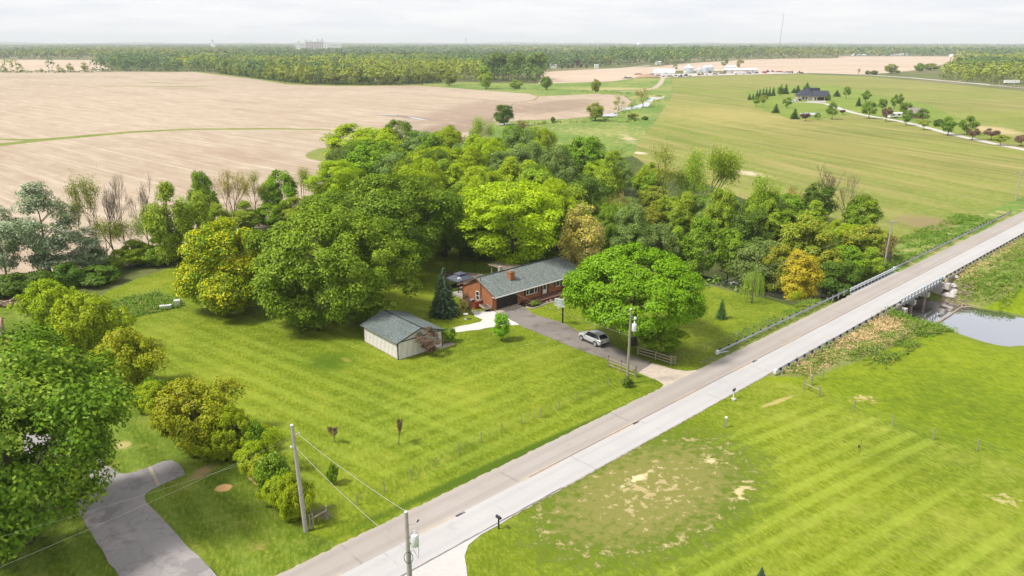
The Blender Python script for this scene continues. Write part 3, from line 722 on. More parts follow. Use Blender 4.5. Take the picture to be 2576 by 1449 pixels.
# ---- bridge
m_galv = mat_plain('galvanised_steel', (0.60, 0.64, 0.69), 0.45, 0.15, var=0.1, spec=0.5)
m_galvd = mat_plain('steel_bracket', (0.30, 0.33, 0.37), 0.5, 0.5, var=0.1)
m_cpier = mat_plain('pier_concrete', (0.42, 0.39, 0.36), 0.9, var=0.18, scale=1.5)
m_rust = mat_plain('pile_casing', (0.26, 0.19, 0.165), 0.85, var=0.2)
m_block = mat_plain('black_block', (0.018, 0.018, 0.022), 0.6)
m_wpost = mat_plain('weathered_post', (0.24, 0.215, 0.18), 0.9, var=0.3, scale=8)
SB0, SB1 = S_BR - BRW - 2.0, S_BR + BRW + 1.5
bridge = thing('road_bridge', 'concrete road bridge over the creek with pale steel railings along both sides', 'bridge', rw(S_BR, QC), ROAD_A)
bl = SB1 - SB0; x0, x1 = SB0 - S_BR, SB1 - S_BR; yl, yr = QL - QC + 0.55, QR - QC - 0.55
MB().box(x0, x1, yr, yl, -0.36, 0.045).build('deck', m_laneR, bridge)
for k in range(5):
    yb = yr + 0.6 + k * (yl - yr - 1.2) / 4
    MB().box(x0 + .1, x1 - .1, yb - .2, yb + .2, -0.80, -0.361).build('girder', m_galvd, bridge)
for xx in (x0 + bl * 0.36, x0 + bl * 0.68):
    cap = MB().box(xx - .45, xx + .45, yr - .2, yl + .2, -1.55, -0.801).build('pier_cap', m_cpier, bridge)
    for k in range(4):
        yb = yr + 0.4 + k * (yl - yr - 0.8) / 3
        MB().tube([(xx, yb, -1.551), (xx, yb, -4.6)], 0.28, 12).build('column', m_rust, bridge)
for xx in (x0 - .3, x1 + .3):
    MB().box(xx - .45, xx + .45, yr - .3, yl + .3, -4.0, -0.361).build('abutment', m_cpier, bridge)
for sgn, yy in ((1, yl), (-1, yr)):
    for zz, hh in ((0.42, .16), (0.74, .16)):
        MB().box(x0 - .2, x1 + .2, yy + sgn * .02, yy + sgn * .12, zz, zz + hh).build('rail', m_galv, bridge)
    n = 14
    for k in range(n):
        xx = x0 + 0.4 + k * (bl - .8) / (n - 1)
        MB().box(xx - .07, xx + .07, yy + sgn * .13, yy + sgn * .25, -0.50, 0.95).build('rail_post', m_galvd, bridge)
for xx, sg in ((x0 - .3, -1), (x1 + .3, 1)):
    MB().box(xx - .4, xx + .6, yr - 1.3, yr - .32, -1.3, -0.30).build('wing_wall', m_cpier, bridge)

def guardrail(name, label, s0, s1, q, side, block_in=False):
    g = thing(name, label, 'guardrail', rw(s0, q), ROAD_A)
    L = s1 - s0; m = MB()
    prof = [(0, .40), (.05, .45), (.05, .50), (0, .56), (.05, .62), (.05, .67), (0, .72)]
    y = -0.02 * side
    n = len(prof)
    vs = [(xx, y - side * p[0], p[1]) for xx in (0, L) for p in prof]
    m.add(vs, [(i, i + 1, n + i + 1, n + i) for i in range(n - 1)] + [(i + 1, i, n + i, n + i + 1) for i in range(n - 1)])
    m.build('beam', m_galv, g)
    MB().box(-.35, .1, y - .16, y + .16, .28, .78).build('end_cap', m_galv, g)
    MB().bar((.3, y + .05 * side, .32), (2.2, y - .25 * side, .12), .06, .12).build('ground_strut', m_galv, g)
    k = max(2, int(L / 1.92)); pm = MB().box(-.07, .07, -.1, .1, -.4, .68).mesh('post', m_wpost); bm_ = MB().box(-.09, .09, -.13, .13, .42, .78).mesh('block', m_block)
    for i in range(k):
        x = 0.9 + i * (L - 1.2) / (k - 1)
        link('post', pm, g, (x, y + side * .34, 0))
        link('block', bm_, g, (x, y + side * .16, 0))
    return g
guardrail('guardrail', 'long pale guardrail beside the house lawn running up to the bridge', rs(1810, 897), SB0 - .3, QL + 1.0, 1)
guardrail('guardrail', 'guardrail with black blocks along the pasture side before the bridge', rs(1940, 940), SB0 - .3, QR - 0.75, -1)
guardrail('guardrail', 'guardrail on the hay field side beyond the bridge', SB1 + .3, rs(2527, 543) + 3, QL + 1.0, 1)
guardrail('guardrail', 'guardrail with black blocks beyond the bridge on the pasture side', SB1 + .3, SB1 + 75, QR - 0.75, -1)
# close-set timber posts at the two bridge ends
for s0, lab_ in ((SB0 - 9.0, 'near end of the bridge'), (SB1 + .8, 'far end of the bridge')):
    g = thing('timber_retaining_posts', 'row of close-set grey timber posts holding the bank at the ' + lab_, 'post row', rw(s0, QR - 1.25), ROAD_A)
    pm = MB().tube([(0, 0, -1.2), (0, 0, .62)], .12, 7).mesh('post', m_wpost)
    for i in range(20): link('post', pm, g, (i * .42, random.uniform(-.05, .05), random.uniform(-.08, .08)), (random.uniform(-.04, .04), random.uniform(-.04, .04), 0))

# ================================================================== TREES
m_bark = mat_plain('bark', (0.10, 0.078, 0.058), 0.95, var=0.4, scale=5, bump=0.5)
m_barkpale = mat_plain('bark_pale', (0.20, 0.165, 0.125), 0.95, var=0.35, scale=5)
m_barkdead = mat_plain('bark_dead', (0.36, 0.31, 0.26), 0.95, var=0.25, scale=4)
m_twig = mat_plain('twigs', (0.15, 0.115, 0.085), 0.95, var=0.3)
LF = {
 'maple':  mat_leaf('leaf_maple', (0.085, 0.155, 0.005), (0.112, 0.190, 0.008), (0.19, 0.26, 0.02), split=0.86),
 'mapledark': mat_leaf('leaf_maple_dark', (0.060, 0.115, 0.004), (0.084, 0.146, 0.007), (0.16, 0.22, 0.015), split=0.84),
 'bright': mat_leaf('leaf_bright', (0.090, 0.195, 0.003), (0.122, 0.235, 0.005), (0.16, 0.30, 0.012), split=0.9),
 'gold':   mat_leaf('leaf_gold', (0.080, 0.150, 0.005), (0.14, 0.21, 0.008), (0.34, 0.33, 0.004), split=0.72),
 'locust': mat_leaf('leaf_locust', (0.150, 0.225, 0.004), (0.230, 0.290, 0.005), (0.29, 0.34, 0.008), split=0.9),
 'silver': mat_leaf('leaf_silver', (0.095, 0.145, 0.060), (0.165, 0.210, 0.105), (0.34, 0.37, 0.27), split=0.84),
 'willow': mat_leaf('leaf_willow', (0.082, 0.140, 0.022), (0.130, 0.190, 0.040), (0.20, 0.25, 0.07), split=0.86),
 'spring': mat_leaf('leaf_spring', (0.120, 0.200, 0.010), (0.185, 0.270, 0.016), (0.23, 0.29, 0.02)),
 'olive':  mat_leaf('leaf_olive', (0.120, 0.165, 0.012), (0.185, 0.215, 0.018), (0.26, 0.24, 0.02), split=0.86),
 'orange': mat_leaf('leaf_orange', (0.240, 0.190, 0.010), (0.310, 0.245, 0.016)),
 'bud':    mat_leaf('leaf_bud', (0.200, 0.175, 0.050), (0.290, 0.240, 0.075), (0.36, 0.29, 0.03), split=0.82),
 'dark':   mat_leaf('leaf_dark', (0.042, 0.085, 0.007), (0.080, 0.130, 0.012)),
 'spruce': mat_leaf('needle', (0.030, 0.055, 0.026), (0.055, 0.085, 0.045), trans=0.1),
 'conifer': mat_leaf('needle_green', (0.030, 0.070, 0.014), (0.055, 0.105, 0.020), trans=0.1),
 'bush':   mat_leaf('leaf_bush', (0.140, 0.200, 0.003), (0.215, 0.275, 0.005), (0.28, 0.31, 0.006), split=0.88),
 'bushred': mat_leaf('leaf_bush_bronze', (0.165, 0.205, 0.005), (0.235, 0.260, 0.007), (0.25, 0.22, 0.015), split=0.84),
 'purple': mat_leaf('leaf_purple', (0.050, 0.024, 0.026), (0.085, 0.040, 0.040), trans=0.2),
 'bronze': mat_leaf('leaf_bronze', (0.095, 0.060, 0.035), (0.140, 0.085, 0.055), trans=0.25),
 'weep':   mat_leaf('leaf_weeping', (0.150, 0.215, 0.016), (0.200, 0.260, 0.030)),
 'far':    mat_leaf('leaf_far', (0.068, 0.115, 0.024), (0.090, 0.140, 0.030), tint=0.6, gain=1.7),
 'faryellow': mat_leaf('leaf_far_yellow', (0.125, 0.155, 0.016), (0.160, 0.185, 0.018), tint=0.45, gain=1.9),
}
def unit(rg, n):
    v = rg.normal(size=(n, 3)); return v / (np.linalg.norm(v, axis=1)[:, None] + 1e-9)
def leaf_quads(rg, c, nrm, size, asp=0.6, axis=None):
    """one bent four-cornered blade per centre"""
    n = len(c)
    nrm = nrm / (np.linalg.norm(nrm, axis=1)[:, None] + 1e-9)
    a = unit(rg, n) if axis is None else axis + rg.normal(scale=.25, size=(n, 3))
    u = a - nrm * (a * nrm).sum(1)[:, None]; u /= np.linalg.norm(u, axis=1)[:, None] + 1e-9
    v = np.cross(nrm, u)
    s = (np.asarray(size) * rg.uniform(.7, 1.3, n))[:, None]
    V = np.stack([c - u * s, c - v * s * asp + nrm * s * .12, c + u * s, c + v * s * asp + nrm * s * .12], 1).reshape(-1, 3)
    return V, np.arange(4 * n, dtype=np.int32).reshape(-1, 4)

PROF = {
 'round': lambda t: np.sqrt(np.clip(1 - (2 * t - 1) ** 2, 0, 1)) ** 0.8,
 'dome':  lambda t: np.clip(np.minimum(1, (t + .12) * 3.2), 0, 1) * np.sqrt(np.clip(1 - np.clip((t - .25) / .75, 0, 1) ** 2.2, 0, 1)),
 'oval':  lambda t: np.clip(np.sin(np.pi * np.clip(t * .86 + .10, 0, 1)), 0, 1) ** 0.7,
 'spread': lambda t: np.clip((t * 1.5 + .25), 0, 1) * np.sqrt(np.clip(1 - np.clip((t - .45) / .55, 0, 1) ** 2.5, 0, 1)),
 'vase':  lambda t: np.clip(.25 + t * 1.0, 0, 1) * np.sqrt(np.clip(1 - np.clip((t - .6) / .4, 0, 1) ** 2, 0, 1)),
 'cone':  lambda t: np.clip(1.02 - t, 0, 1) ** .85,
 'shrub': lambda t: np.clip(.55 + t, 0, 1) * np.sqrt(np.clip(1 - np.clip((t - .35) / .65, 0, 1) ** 2.2, 0, 1)),
}
def puffs(rg, n, W, H, zb, prof, inner=0.5, lump=0.18, pull=0.38):
    t = rg.uniform(0, 1, n * 6); keep = rg.uniform(0, 1, n * 6) < PROF[prof](t) ** 1.2 + .05; t = t[keep][:n]; n = len(t)
    ph = rg.uniform(0, 2 * np.pi, n)
    k1, k2, p1, p2, p3 = rg.integers(2, 5), rg.integers(3, 7), *rg.uniform(0, 6.28, 3)
    lm = 1 + lump * np.sin(k1 * ph + p1 + 3 * t) * 0.6 + lump * np.sin(k2 * ph + p2 - 5 * t) * .6 + lump * .5 * np.sin(9 * t + p3)
    rr = PROF[prof](t) * W / 2 * lm * (inner + (1 - inner) * np.sqrt(rg.uniform(0, 1, n)))
    P = np.column_stack([rr * np.cos(ph), rr * np.sin(ph), zb + t * (H - zb)])
    if pull and n > 30:                                        # gather the sprays into limbs so that gaps open between them
        L = P[rg.choice(n, max(6, n // 14), replace=False)] * np.array([1.06, 1.06, 1.0])
        D = ((P[:, None] - L[None]) ** 2).sum(2); j = D.argmin(1)
        P = P + (L[j] - P) * (pull * rg.uniform(.4, 1.3, n))[:, None] * np.array([1, 1, .8])
    return P
def crown_mesh(name, seed, mat, W, H, zb, prof, npuff, per, ps, ls, flat=0.7, inner=0.55, asp=0.6, up=0.55, lump=0.18, axis=None, extra=None, pull=0.38):
    rg = np.random.default_rng(seed)
    P = puffs(rg, npuff, W - ps, H - ps * .6, zb + ps * .4, prof, inner, lump, pull)
    if extra is not None: P = np.vstack([P, extra])
    k = len(P); psz = ps * rg.uniform(.6, 1.35, k)
    cnt = np.maximum(4, (per * (psz / ps) ** 2).astype(int)); idx = np.repeat(np.arange(k), cnt); n = len(idx)
    d = unit(rg, n); d[:, 2] = np.where(rg.uniform(size=n) < .6, np.abs(d[:, 2]), d[:, 2])
    r = rg.uniform(0.45, 1.0, n) ** .6 * (1 + .11 * np.abs(rg.normal(size=n)) ** 1.5)     # loose sprigs round each spray
    c = P[idx] + d * (psz[idx] * r)[:, None] * np.array([1, 1, flat])
    out = P[idx] - np.array([0, 0, zb + (H - zb) * .35]); out /= np.linalg.norm(out, axis=1)[:, None] + 1e-9
    nrm = d * .7 + out * .35 + np.array([0, 0, up]) + rg.normal(scale=.42, size=(n, 3))
    ax = None if axis is None else np.repeat(np.array([axis]), n, 0)
    V, F_ = leaf_quads(rg, c, nrm, np.full(n, ls), asp, ax)
    return np_mesh(name, V, F_, mat), P
def limb_mesh(name, seed, mat, P, H, zb, rad, nl=14, stems=1, W=8.0):
    rg = np.random.default_rng(seed + 99); m = MB()
    for s_ in range(stems):
        off = Vector((0, 0, 0)) if stems == 1 else Vector((rg.uniform(-.12, .12) * W * .5, rg.uniform(-.12, .12) * W * .5, 0))
        lean = Vector((rg.uniform(-.05, .05) * H, rg.uniform(-.05, .05) * H, 0)) if stems == 1 else off * 3
        top = H * .78; pts = []
        for i in range(7):
            u = i / 6
            pts.append(off + lean * u ** 1.5 + Vector((rg.normal() * .012 * H * u, rg.normal() * .012 * H * u, top * u - .15)))
        r0 = rad / math.sqrt(stems)
        m.tube(pts, [r0 * 1.5] + [r0 * (1 - .85 * (i / 6)) for i in range(1, 7)], 8)
        if len(P):
            sel = rg.choice(len(P), min(nl // stems + 1, len(P)), replace=False)
            for j in sel:
                q = Vector(P[j]); u = min(max((q.z - .35 * math.hypot(q.x, q.y)) / top, .18), .9)
                f = u * 6; i = int(f); base = pts[min(i, 5)].lerp(pts[min(i + 1, 6)], f - i)
                mid = base.lerp(q, .5) + Vector((0, 0, .06 * (q - base).length)) + Vector(rg.normal(scale=.03, size=3)) * (q - base).length
                rb = r0 * (1 - .8 * u) * .55
                m.tube([base, mid, q], [rb, rb * .6, rb * .15], 5, caps=False)
    return m.mesh(name, mat, True)
def branchy(name, seed, mat, H, W, rad, trunk=.3, depth=5, spread=.55, up=.25, kids=(2, 4), stems=1, sides=4):
    """open branch skeleton; returns mesh and twig tips"""
    rg = random.Random(seed); m = MB(); tips = []
    def grow(p, d, L, r, k):
        pts = [p]; dd = d.copy(); n = 3 if k > 1 else 2
        for i in range(n):
            dd = (dd + Vector((rg.gauss(0, .13), rg.gauss(0, .13), rg.gauss(0, .1) + up * .12))).normalized()
            pts.append(pts[-1] + dd * (L / n))
        m.tube(pts, [r * (1 - .42 * i / n) for i in range(n + 1)], sides if k > 2 else 3, caps=False)
        if k <= 2: tips.append(tuple(pts[-1])); tips.append(tuple(pts[1]))
        if k == 0: return
        nk = rg.randint(*kids)
        for j in range(nk):
            a = rg.uniform(0, 2 * math.pi); sp = spread * rg.uniform(.5, 1.25)
            if j == 0: sp *= .4
            side = dd.orthogonal().normalized(); side.rotate(Matrix.Rotation(a, 3, dd))
            nd = (dd * math.cos(sp) + side * math.sin(sp) + Vector((0, 0, up * .35))).normalized()
            st = pts[-1] if j == 0 or rg.random() < .5 else pts[-2]
            grow(st, nd, L * rg.uniform(.62, .86), max(.014, r * .66 * (1.05 if j == 0 else .85)), k - 1)
    for s_ in range(stems):
        d0 = Vector((rg.gauss(0, .05 + .12 * (stems > 1)), rg.gauss(0, .05 + .12 * (stems > 1)), 1)).normalized()
        grow(Vector((rg.uniform(-.3, .3) * (stems > 1), rg.uniform(-.3, .3) * (stems > 1), -.15)), d0, H * trunk, rad / math.sqrt(stems), depth)
    v = np.array(m.v); hz = np.percentile(v[:, 2], 99.6); wx = 2 * np.percentile(np.abs(v[:, :2]), 97)
    sz, sx = H / hz, W / wx
    m.v = [(a * sx, b * sx, c * sz) for a, b, c in m.v]
    return m.mesh(name, mat, False), np.array(tips) * np.array([sx, sx, sz])
def tip_leaves(name, seed, mat, tips, per, sprd, ls, asp=.55, zmin=0, up=.4):
    rg = np.random.default_rng(seed); T = tips[tips[:, 2] > zmin]
    idx = np.repeat(np.arange(len(T)), per)
    c = T[idx] + rg.normal(scale=sprd, size=(len(idx), 3))
    V, F_ = leaf_quads(rg, c, rg.normal(size=(len(idx), 3)) + np.array([0, 0, up]), np.full(len(idx), ls), asp)
    return np_mesh(name, V, F_, mat)

KIND = {}   # name -> (trunk mesh, crown mesh, height, width)
def K(kind, leaf, W, H, zb, prof, npuff, per, ps, ls, seed, rad=.3, bark=None, nl=14, stems=1, n=1, **kw):
    for i in range(n):
        cm, P = crown_mesh(kind + '_crown', seed + i * 17, LF[leaf], W, H, zb, prof, npuff, per, ps, ls, **kw)
        tm = limb_mesh(kind + '_trunk', seed + i * 17, bark or m_bark, P, H, zb, rad, nl, stems, W)
        KIND.setdefault(kind, []).append((tm, cm, H, W))
K('maple', 'maple', 21, 17.5, 0.5, 'dome', 520, 160, 1.2, .180, 11, .50, nl=16, inner=.62, lump=.24, up=.45, pull=.25)
K('mapledark', 'mapledark', 18, 18, 2.0, 'oval', 330, 150, 1.35, .19, 31, .42, nl=14, inner=.64, lump=.28, pull=.28)
K('bright', 'bright', 18, 13.5, 3.0, 'dome', 440, 150, 1.0, .165, 41, .45, nl=10, inner=.74, lump=.14, pull=.27)
K('gold', 'gold', 13.5, 14.5, .5, 'dome', 300, 140, 1.1, .175, 51, .35, nl=10, inner=.68, lump=.26, pull=.24)
K('locust', 'locust', 18, 17, 2.0, 'spread', 330, 110, 1.35, .20, 61, .36, nl=16, n=2, flat=.45, inner=.45, up=.8, asp=.5, lump=.25)
K('locustround', 'locust', 17, 14, 1.0, 'dome', 300, 95, 1.25, .20, 75, .34, nl=10, flat=.55, inner=.55, up=.7, lump=.3)
K('silver', 'silver', 10.5, 17, 1.5, 'oval', 170, 95, 1.2, .21, 81, .28, bark=m_barkpale, nl=20, n=2, inner=.3, lump=.3, asp=.45, flat=.6)
K('willow', 'willow', 12, 13, .6, 'dome', 240, 100, 1.15, .215, 91, .35, nl=12, n=2, inner=.62, asp=.38, lump=.24)
K('spring', 'spring', 9.5, 14, .6, 'oval', 190, 95, .95, .185, 101, .2, nl=14, n=2, inner=.3, lump=.28, flat=.9)
K('green', 'maple', 9, 12, 1.0, 'round', 165, 95, 1.0, .20, 121, .22, nl=10, n=2, inner=.55, lump=.25, pull=.3)
K('dark', 'dark', 10, 12, .6, 'round', 160, 90, 1.2, .22, 141, .26, nl=10, n=1, inner=.55, lump=.25)
K('olive', 'olive', 9, 11, .6, 'round', 160, 95, 1.0, .185, 151, .22, nl=14, n=2, inner=.35, lump=.28)
K('orange', 'orange', 7, 9.5, .3, 'oval', 180, 95, .75, .15, 161, .2, nl=14, inner=.40, lump=.18)
K('bud', 'bud', 9, 13, .6, 'oval', 180, 80, .95, .165, 171, .22, nl=26, inner=.3, lump=.25)
K('bush', 'bush', 8, 5.6, .1, 'shrub', 360, 80, .44, .115, 181, .05, nl=14, stems=6, n=2, inner=.35, lump=.30, flat=1.1, up=.5, pull=.12)
K('bushred', 'bushred', 7, 5.5, .1, 'shrub', 270, 75, .48, .115, 191, .05, bark=m_twig, nl=24, stems=7, n=2, inner=.3, lump=.30, flat=1.1, up=.5, pull=.12)
K('hedge', 'dark', 5, 3, .1, 'shrub', 120, 80, .5, .14, 201, .08, nl=20, stems=4, n=1, inner=.35, lump=.35, pull=.12)
K('hedgegreen', 'maple', 4, 2.6, .1, 'shrub', 110, 70, .42, .12, 207, .08, nl=20, stems=4, n=1, inner=.3, lump=.35, pull=.12)
K('bronze', 'bronze', 3.8, 4.8, .5, 'oval', 70, 50, .38, .09, 211, .07, nl=34, stems=3, inner=.3, bark=m_twig)
K('young', 'bright', 2.6, 4.4, .5, 'oval', 90, 60, .32, .09, 221, .06, nl=12, inner=.4, lump=.08, pull=.1)
K('yardtree', 'mapledark', 8, 9.5, 1.3, 'oval', 60, 60, 1.0, .24, 231, .2, nl=10, n=2, inner=.5)
K('crab', 'bronze', 7, 6, 1.6, 'round', 50, 50, .8, .2, 241, .16, nl=16, n=1, inner=.35)
K('crabgreen', 'olive', 7.5, 5.6, 1.8, 'spread', 50, 50, .85, .2, 251, .16, nl=16, n=1, inner=.35, flat=.5)
K('purple', 'purple', 7, 5.5, 1.2, 'round', 50, 50, .8, .22, 261, .14, nl=10, inner=.5)
K('reed', 'dark', 1.0, 1.0, .02, 'shrub', 26, 26, .18, .06, 271, .03, nl=8, stems=3, inner=.3)
# conifers: drooping tiers of needles
def conifer(kind, leaf, W, H, seed, tiers, ls, n=1, rad=.16):
    for i in range(n):
        rg = np.random.default_rng(seed + i); C, N, A = [], [], []; m = MB()
        m.tube([(0, 0, -.1), (0, 0, H * .5), (0, 0, H)], [rad, rad * .55, .02], 7)
        for t in range(tiers):
            u = t / tiers; z = H * (.04 + .95 * u); r = W / 2 * (1 - u) ** .85 * rg.uniform(.85, 1.1) + .06
            nb = max(4, int(11 * (1 - u) + 4))
            for b in range(nb):
                a = 2 * np.pi * (b + rg.uniform(-.3, .3)) / nb + t; rr = r * rg.uniform(.78, 1.1); k = max(3, int(rr / ls * 2.4))
                q = rg.uniform(.12, 1, k) ** .7
                dr = np.array([np.cos(a), np.sin(a), 0])
                c = dr * (q * rr)[:, None] + np.array([0, 0, 1]) * (z - .28 * q * rr)[:, None] + rg.normal(scale=ls * .5, size=(k, 3))
                C.append(c); N.append(np.array([0, 0, 1]) + dr * .35 + rg.normal(scale=.35, size=(k, 3))); A.append(np.repeat([dr], k, 0))
                if b % 2 == 0: m.tube([(0, 0, z), tuple(dr * rr * .8 + np.array([0, 0, z - .2 * rr]))], [rad * .25 * (1 - u) + .008, .005], 3, caps=False)
        C = np.vstack(C); N = np.vstack(N); A = np.vstack(A)
        V, F_ = leaf_quads(rg, C, N, np.full(len(C), ls), .45, A)
        KIND.setdefault(kind, []).append((m.mesh(kind + '_trunk', m_bark), np_mesh(kind + '_crown', V, F_, LF[leaf]), H, W))
conifer('spruce', 'spruce', 4.8, 7.4, 301, 34, .17)
conifer('smallconifer', 'conifer', 2.0, 3.0, 305, 22, .10)
conifer('farconifer', 'conifer', 5.0, 9.0, 311, 16, .42, 2)
# open, hardly leafed and bare trees
def OPEN(kind, leaf, W, H, seed, per, n=1, mat=None, depth=5, sprd=.35, ls=.13, rad=.2, trunk=.28, spread=.5, stems=1, zmin=0, kids=(2, 4), up=.25):
    for i in range(n):
        tm, tips = branchy(kind + '_trunk', seed + i, mat or m_twig, H, W, rad, trunk, depth, spread, up, kids, stems)
        cm = tip_leaves(kind + '_crown', seed + i, LF[leaf], tips, per, sprd, ls, zmin=zmin) if per else None
        KIND.setdefault(kind, []).append((tm, cm, H, W))
OPEN('bare', 'olive', 5.5, 16, 401, 0, 2, depth=6, rad=.24, kids=(2, 4), spread=.62, trunk=.26, up=.32)
OPEN('barebrown', 'bud', 9, 13, 411, 3, 1, depth=6, rad=.22, kids=(2, 3), stems=3, spread=.5, trunk=.2, ls=.10)
OPEN('sparse', 'olive', 7, 15, 421, 7, 2, depth=6, rad=.2, kids=(2, 3), spread=.55, ls=.12, sprd=.6)
OPEN('sparsegreen', 'spring', 9, 14, 431, 9, 2, depth=6, rad=.22, kids=(2, 3), spread=.62, ls=.15, sprd=.75)
OPEN('barebush', 'bud', 4, 4.5, 441, 1, 1, depth=5, rad=.12, kids=(2, 4), stems=2, trunk=.2, spread=.5, ls=.08)
OPEN('deadtree', 'dark', 8, 12, 451, 0, 1, mat=m_bark, depth=5, rad=.3, kids=(2, 3), trunk=.34, spread=.5)
OPEN('weed', 'bronze', 1.3, 1.9, 461, 5, 1, mat=m_bark, depth=4, rad=.05, kids=(2, 3), trunk=.3, ls=.06, sprd=.08, spread=.45)
OPEN('sapling', 'bush', 3.4, 6, 471, 7, 1, mat=m_barkpale, depth=5, rad=.07, kids=(2, 3), trunk=.34, ls=.10, sprd=.3, spread=.45)
# weeping willow
rg = np.random.default_rng(500); C, N = [], []
for i in range(95):
    a = rg.uniform(0, 6.28); r = 2.3 * np.sqrt(rg.uniform(.05, 1)); zt = 6.8 * np.sqrt(1 - (r / 2.9) ** 2) + rg.normal() * .25; ln = rg.uniform(.55, .95) * zt; k = int(ln / .09)
    z = zt - np.linspace(0, ln, k); bulge = 1 + .25 * np.linspace(0, 1, k) ** .5
    C.append(np.column_stack([r * np.cos(a) * bulge, r * np.sin(a) * bulge, z]) + rg.normal(scale=.05, size=(k, 3)))
    N.append(rg.normal(size=(k, 3)) * np.array([1, 1, .2]) + np.array([np.cos(a), np.sin(a), .2]))
C = np.vstack(C); N = np.vstack(N)
V, F_ = leaf_quads(rg, C, N, np.full(len(C), .10), .3, np.repeat([[0, 0, 1.]], len(C), 0))
KIND['weeping'] = [(limb_mesh('weeping_trunk', 500, m_bark, C[::60], 6.8, 1, .18, 16), np_mesh('weeping_crown', V, F_, LF['weep']), 6.8, 5.4)]

NAME = dict(maple='maple_tree', mapledark='maple_tree', bright='maple_tree', gold='maple_tree', locust='locust_tree', locustround='locust_tree', silver='poplar_tree', willow='willow_tree', spring='leafy_tree',
    green='leafy_tree', dark='leafy_tree', olive='leafy_tree', orange='leafy_tree', bud='budding_tree', bush='bush', bushred='bush', hedge='shrub', hedgegreen='shrub', bronze='shrub', young='young_tree', yardtree='leafy_tree', crab='ornamental_tree',
    crabgreen='ornamental_tree', purple='ornamental_tree', spruce='spruce_tree', smallconifer='conifer_tree', farconifer='conifer_tree', bare='bare_tree', barebrown='bare_tree', sparse='sparse_tree', sparsegreen='sparse_tree', barebush='bare_shrub',
    deadtree='dead_tree', weed='sapling', sapling='sapling', weeping='weeping_willow', reed='flower_shrub')
trng = random.Random(77)
def tree(kind, x, yb, yt, wpx, label, group=None, var=None, loc=None, h=None, w=None, cat=None):
    if loc is None: loc = at(x, yb); loc = (loc[0], loc[1], float(terrain_z(np.array([loc[0]]), np.array([loc[1]]))[0]))
    if h is None: h = max(.4, hgt(x, yb, yt) - min(0, loc[2]) * .5)
    if w is None: w = wpx / ppm(x, yb)
    vs = KIND[kind]; tm, cm, H, W = vs[trng.randrange(len(vs)) if var is None else var % len(vs)]
    nm = NAME[kind]
    c = cat or ('bush' if ('bush' in nm or 'shrub' in nm) else 'tree')
    e = thing(nm, label, c, loc, trng.uniform(0, 6.28), group)
    e.scale = (w / W, w / W, h / H)
    link('trunk', tm, e)
    if cm: link('crown', cm, e)
    return e

# ================================================================== THE BRICK HOUSE
m_white = mat_plain('white_paint', (0.74, 0.74, 0.72), 0.5, var=0.05)
m_glass = NT('window_glass'); m_glass.bsdf((0.016, 0.018, 0.022), 0.06, 0, None, 0.6); m_glass = m_glass.mat
m_black = mat_plain('black_trim', (0.020, 0.020, 0.022), 0.55, var=0.2)
m_steel = mat_plain('dull_metal', (0.42, 0.43, 0.44), 0.45, 0.6)
def brick_mat():
    t = NT('orange_brick'); p = t.obj()
    sp = t.n('ShaderNodeSeparateXYZ'); t.t.links.new(p, sp.inputs[0])
    cb = t.n('ShaderNodeCombineXYZ'); t.put(cb.inputs[0], t.math('ADD', sp.outputs[0], sp.outputs[1])); t.put(cb.inputs[1], sp.outputs[2])
    b = t.n('ShaderNodeTexBrick'); t.t.links.new(cb.outputs[0], b.inputs['Vector'])
    b.inputs['Scale'].default_value = 1; b.inputs['Brick Width'].default_value = 0.22; b.inputs['Row Height'].default_value = 0.075
    b.inputs['Mortar Size'].default_value = 0.007
    t.put(b.inputs['Color1'], (0.40, 0.135, 0.038)); t.put(b.inputs['Color2'], (0.30, 0.092, 0.028)); t.put(b.inputs['Mortar'], (0.28, 0.19, 0.14))
    n = t.noise(p, 1.2, 5, .6)
    c = t.mix(t.math('MULTIPLY', t.step(n, .45, .75), .45), b.outputs['Color'], (0.15, 0.055, 0.025))
    t.bsdf(c, .88, 0, t.bump(b.outputs['Fac'], .3, .01), .2)
    return t.mat
m_brick = brick_mat()
def shingle_mat(name, c1, c2, c3):
    t = NT(name); p = t.obj()
    sp = t.n('ShaderNodeSeparateXYZ'); t.t.links.new(p, sp.inputs[0])
    cb = t.n('ShaderNodeCombineXYZ'); t.put(cb.inputs[0], sp.outputs[0]); t.put(cb.inputs[1], t.math('MULTIPLY', sp.outputs[1], 1.0))
    b = t.n('ShaderNodeTexBrick'); t.t.links.new(cb.outputs[0], b.inputs['Vector']); b.inputs['Scale'].default_value = 1
    b.inputs['Brick Width'].default_value = 0.32; b.inputs['Row Height'].default_value = 0.14; b.inputs['Mortar Size'].default_value = 0.006
    t.put(b.inputs['Color1'], c1); t.put(b.inputs['Color2'], c2); t.put(b.inputs['Mortar'], tuple(k * .45 for k in c1))
    n = t.noise(p, 4.5, 5, .8)
    c = t.mix(t.math('MULTIPLY', t.step(n, .42, .64), .85), b.outputs['Color'], c3)
    c = t.mix(t.math('MULTIPLY', t.step(n, .50, .36), .70), c, tuple(k * .55 for k in c1))
    n2 = t.noise(t.mapping(p, scale=(1.2, .25, .25)), 1.0, 5, .65)
    c = t.mix(t.math('MULTIPLY', t.step(n2, .48, .68), .35), c, tuple(k * .6 for k in c1))
    t.bsdf(c, .9, 0, t.bump(t.math('ADD', b.outputs['Fac'], n), .35, .015), .2)
    return t.mat
m_shingle = shingle_mat('green_grey_shingle', (0.115, 0.137, 0.128), (0.150, 0.175, 0.165), (0.23, 0.252, 0.238))
m_shingle2 = shingle_mat('dark_green_shingle', (0.094, 0.115, 0.110), (0.122, 0.145, 0.138), (0.175, 0.198, 0.19))
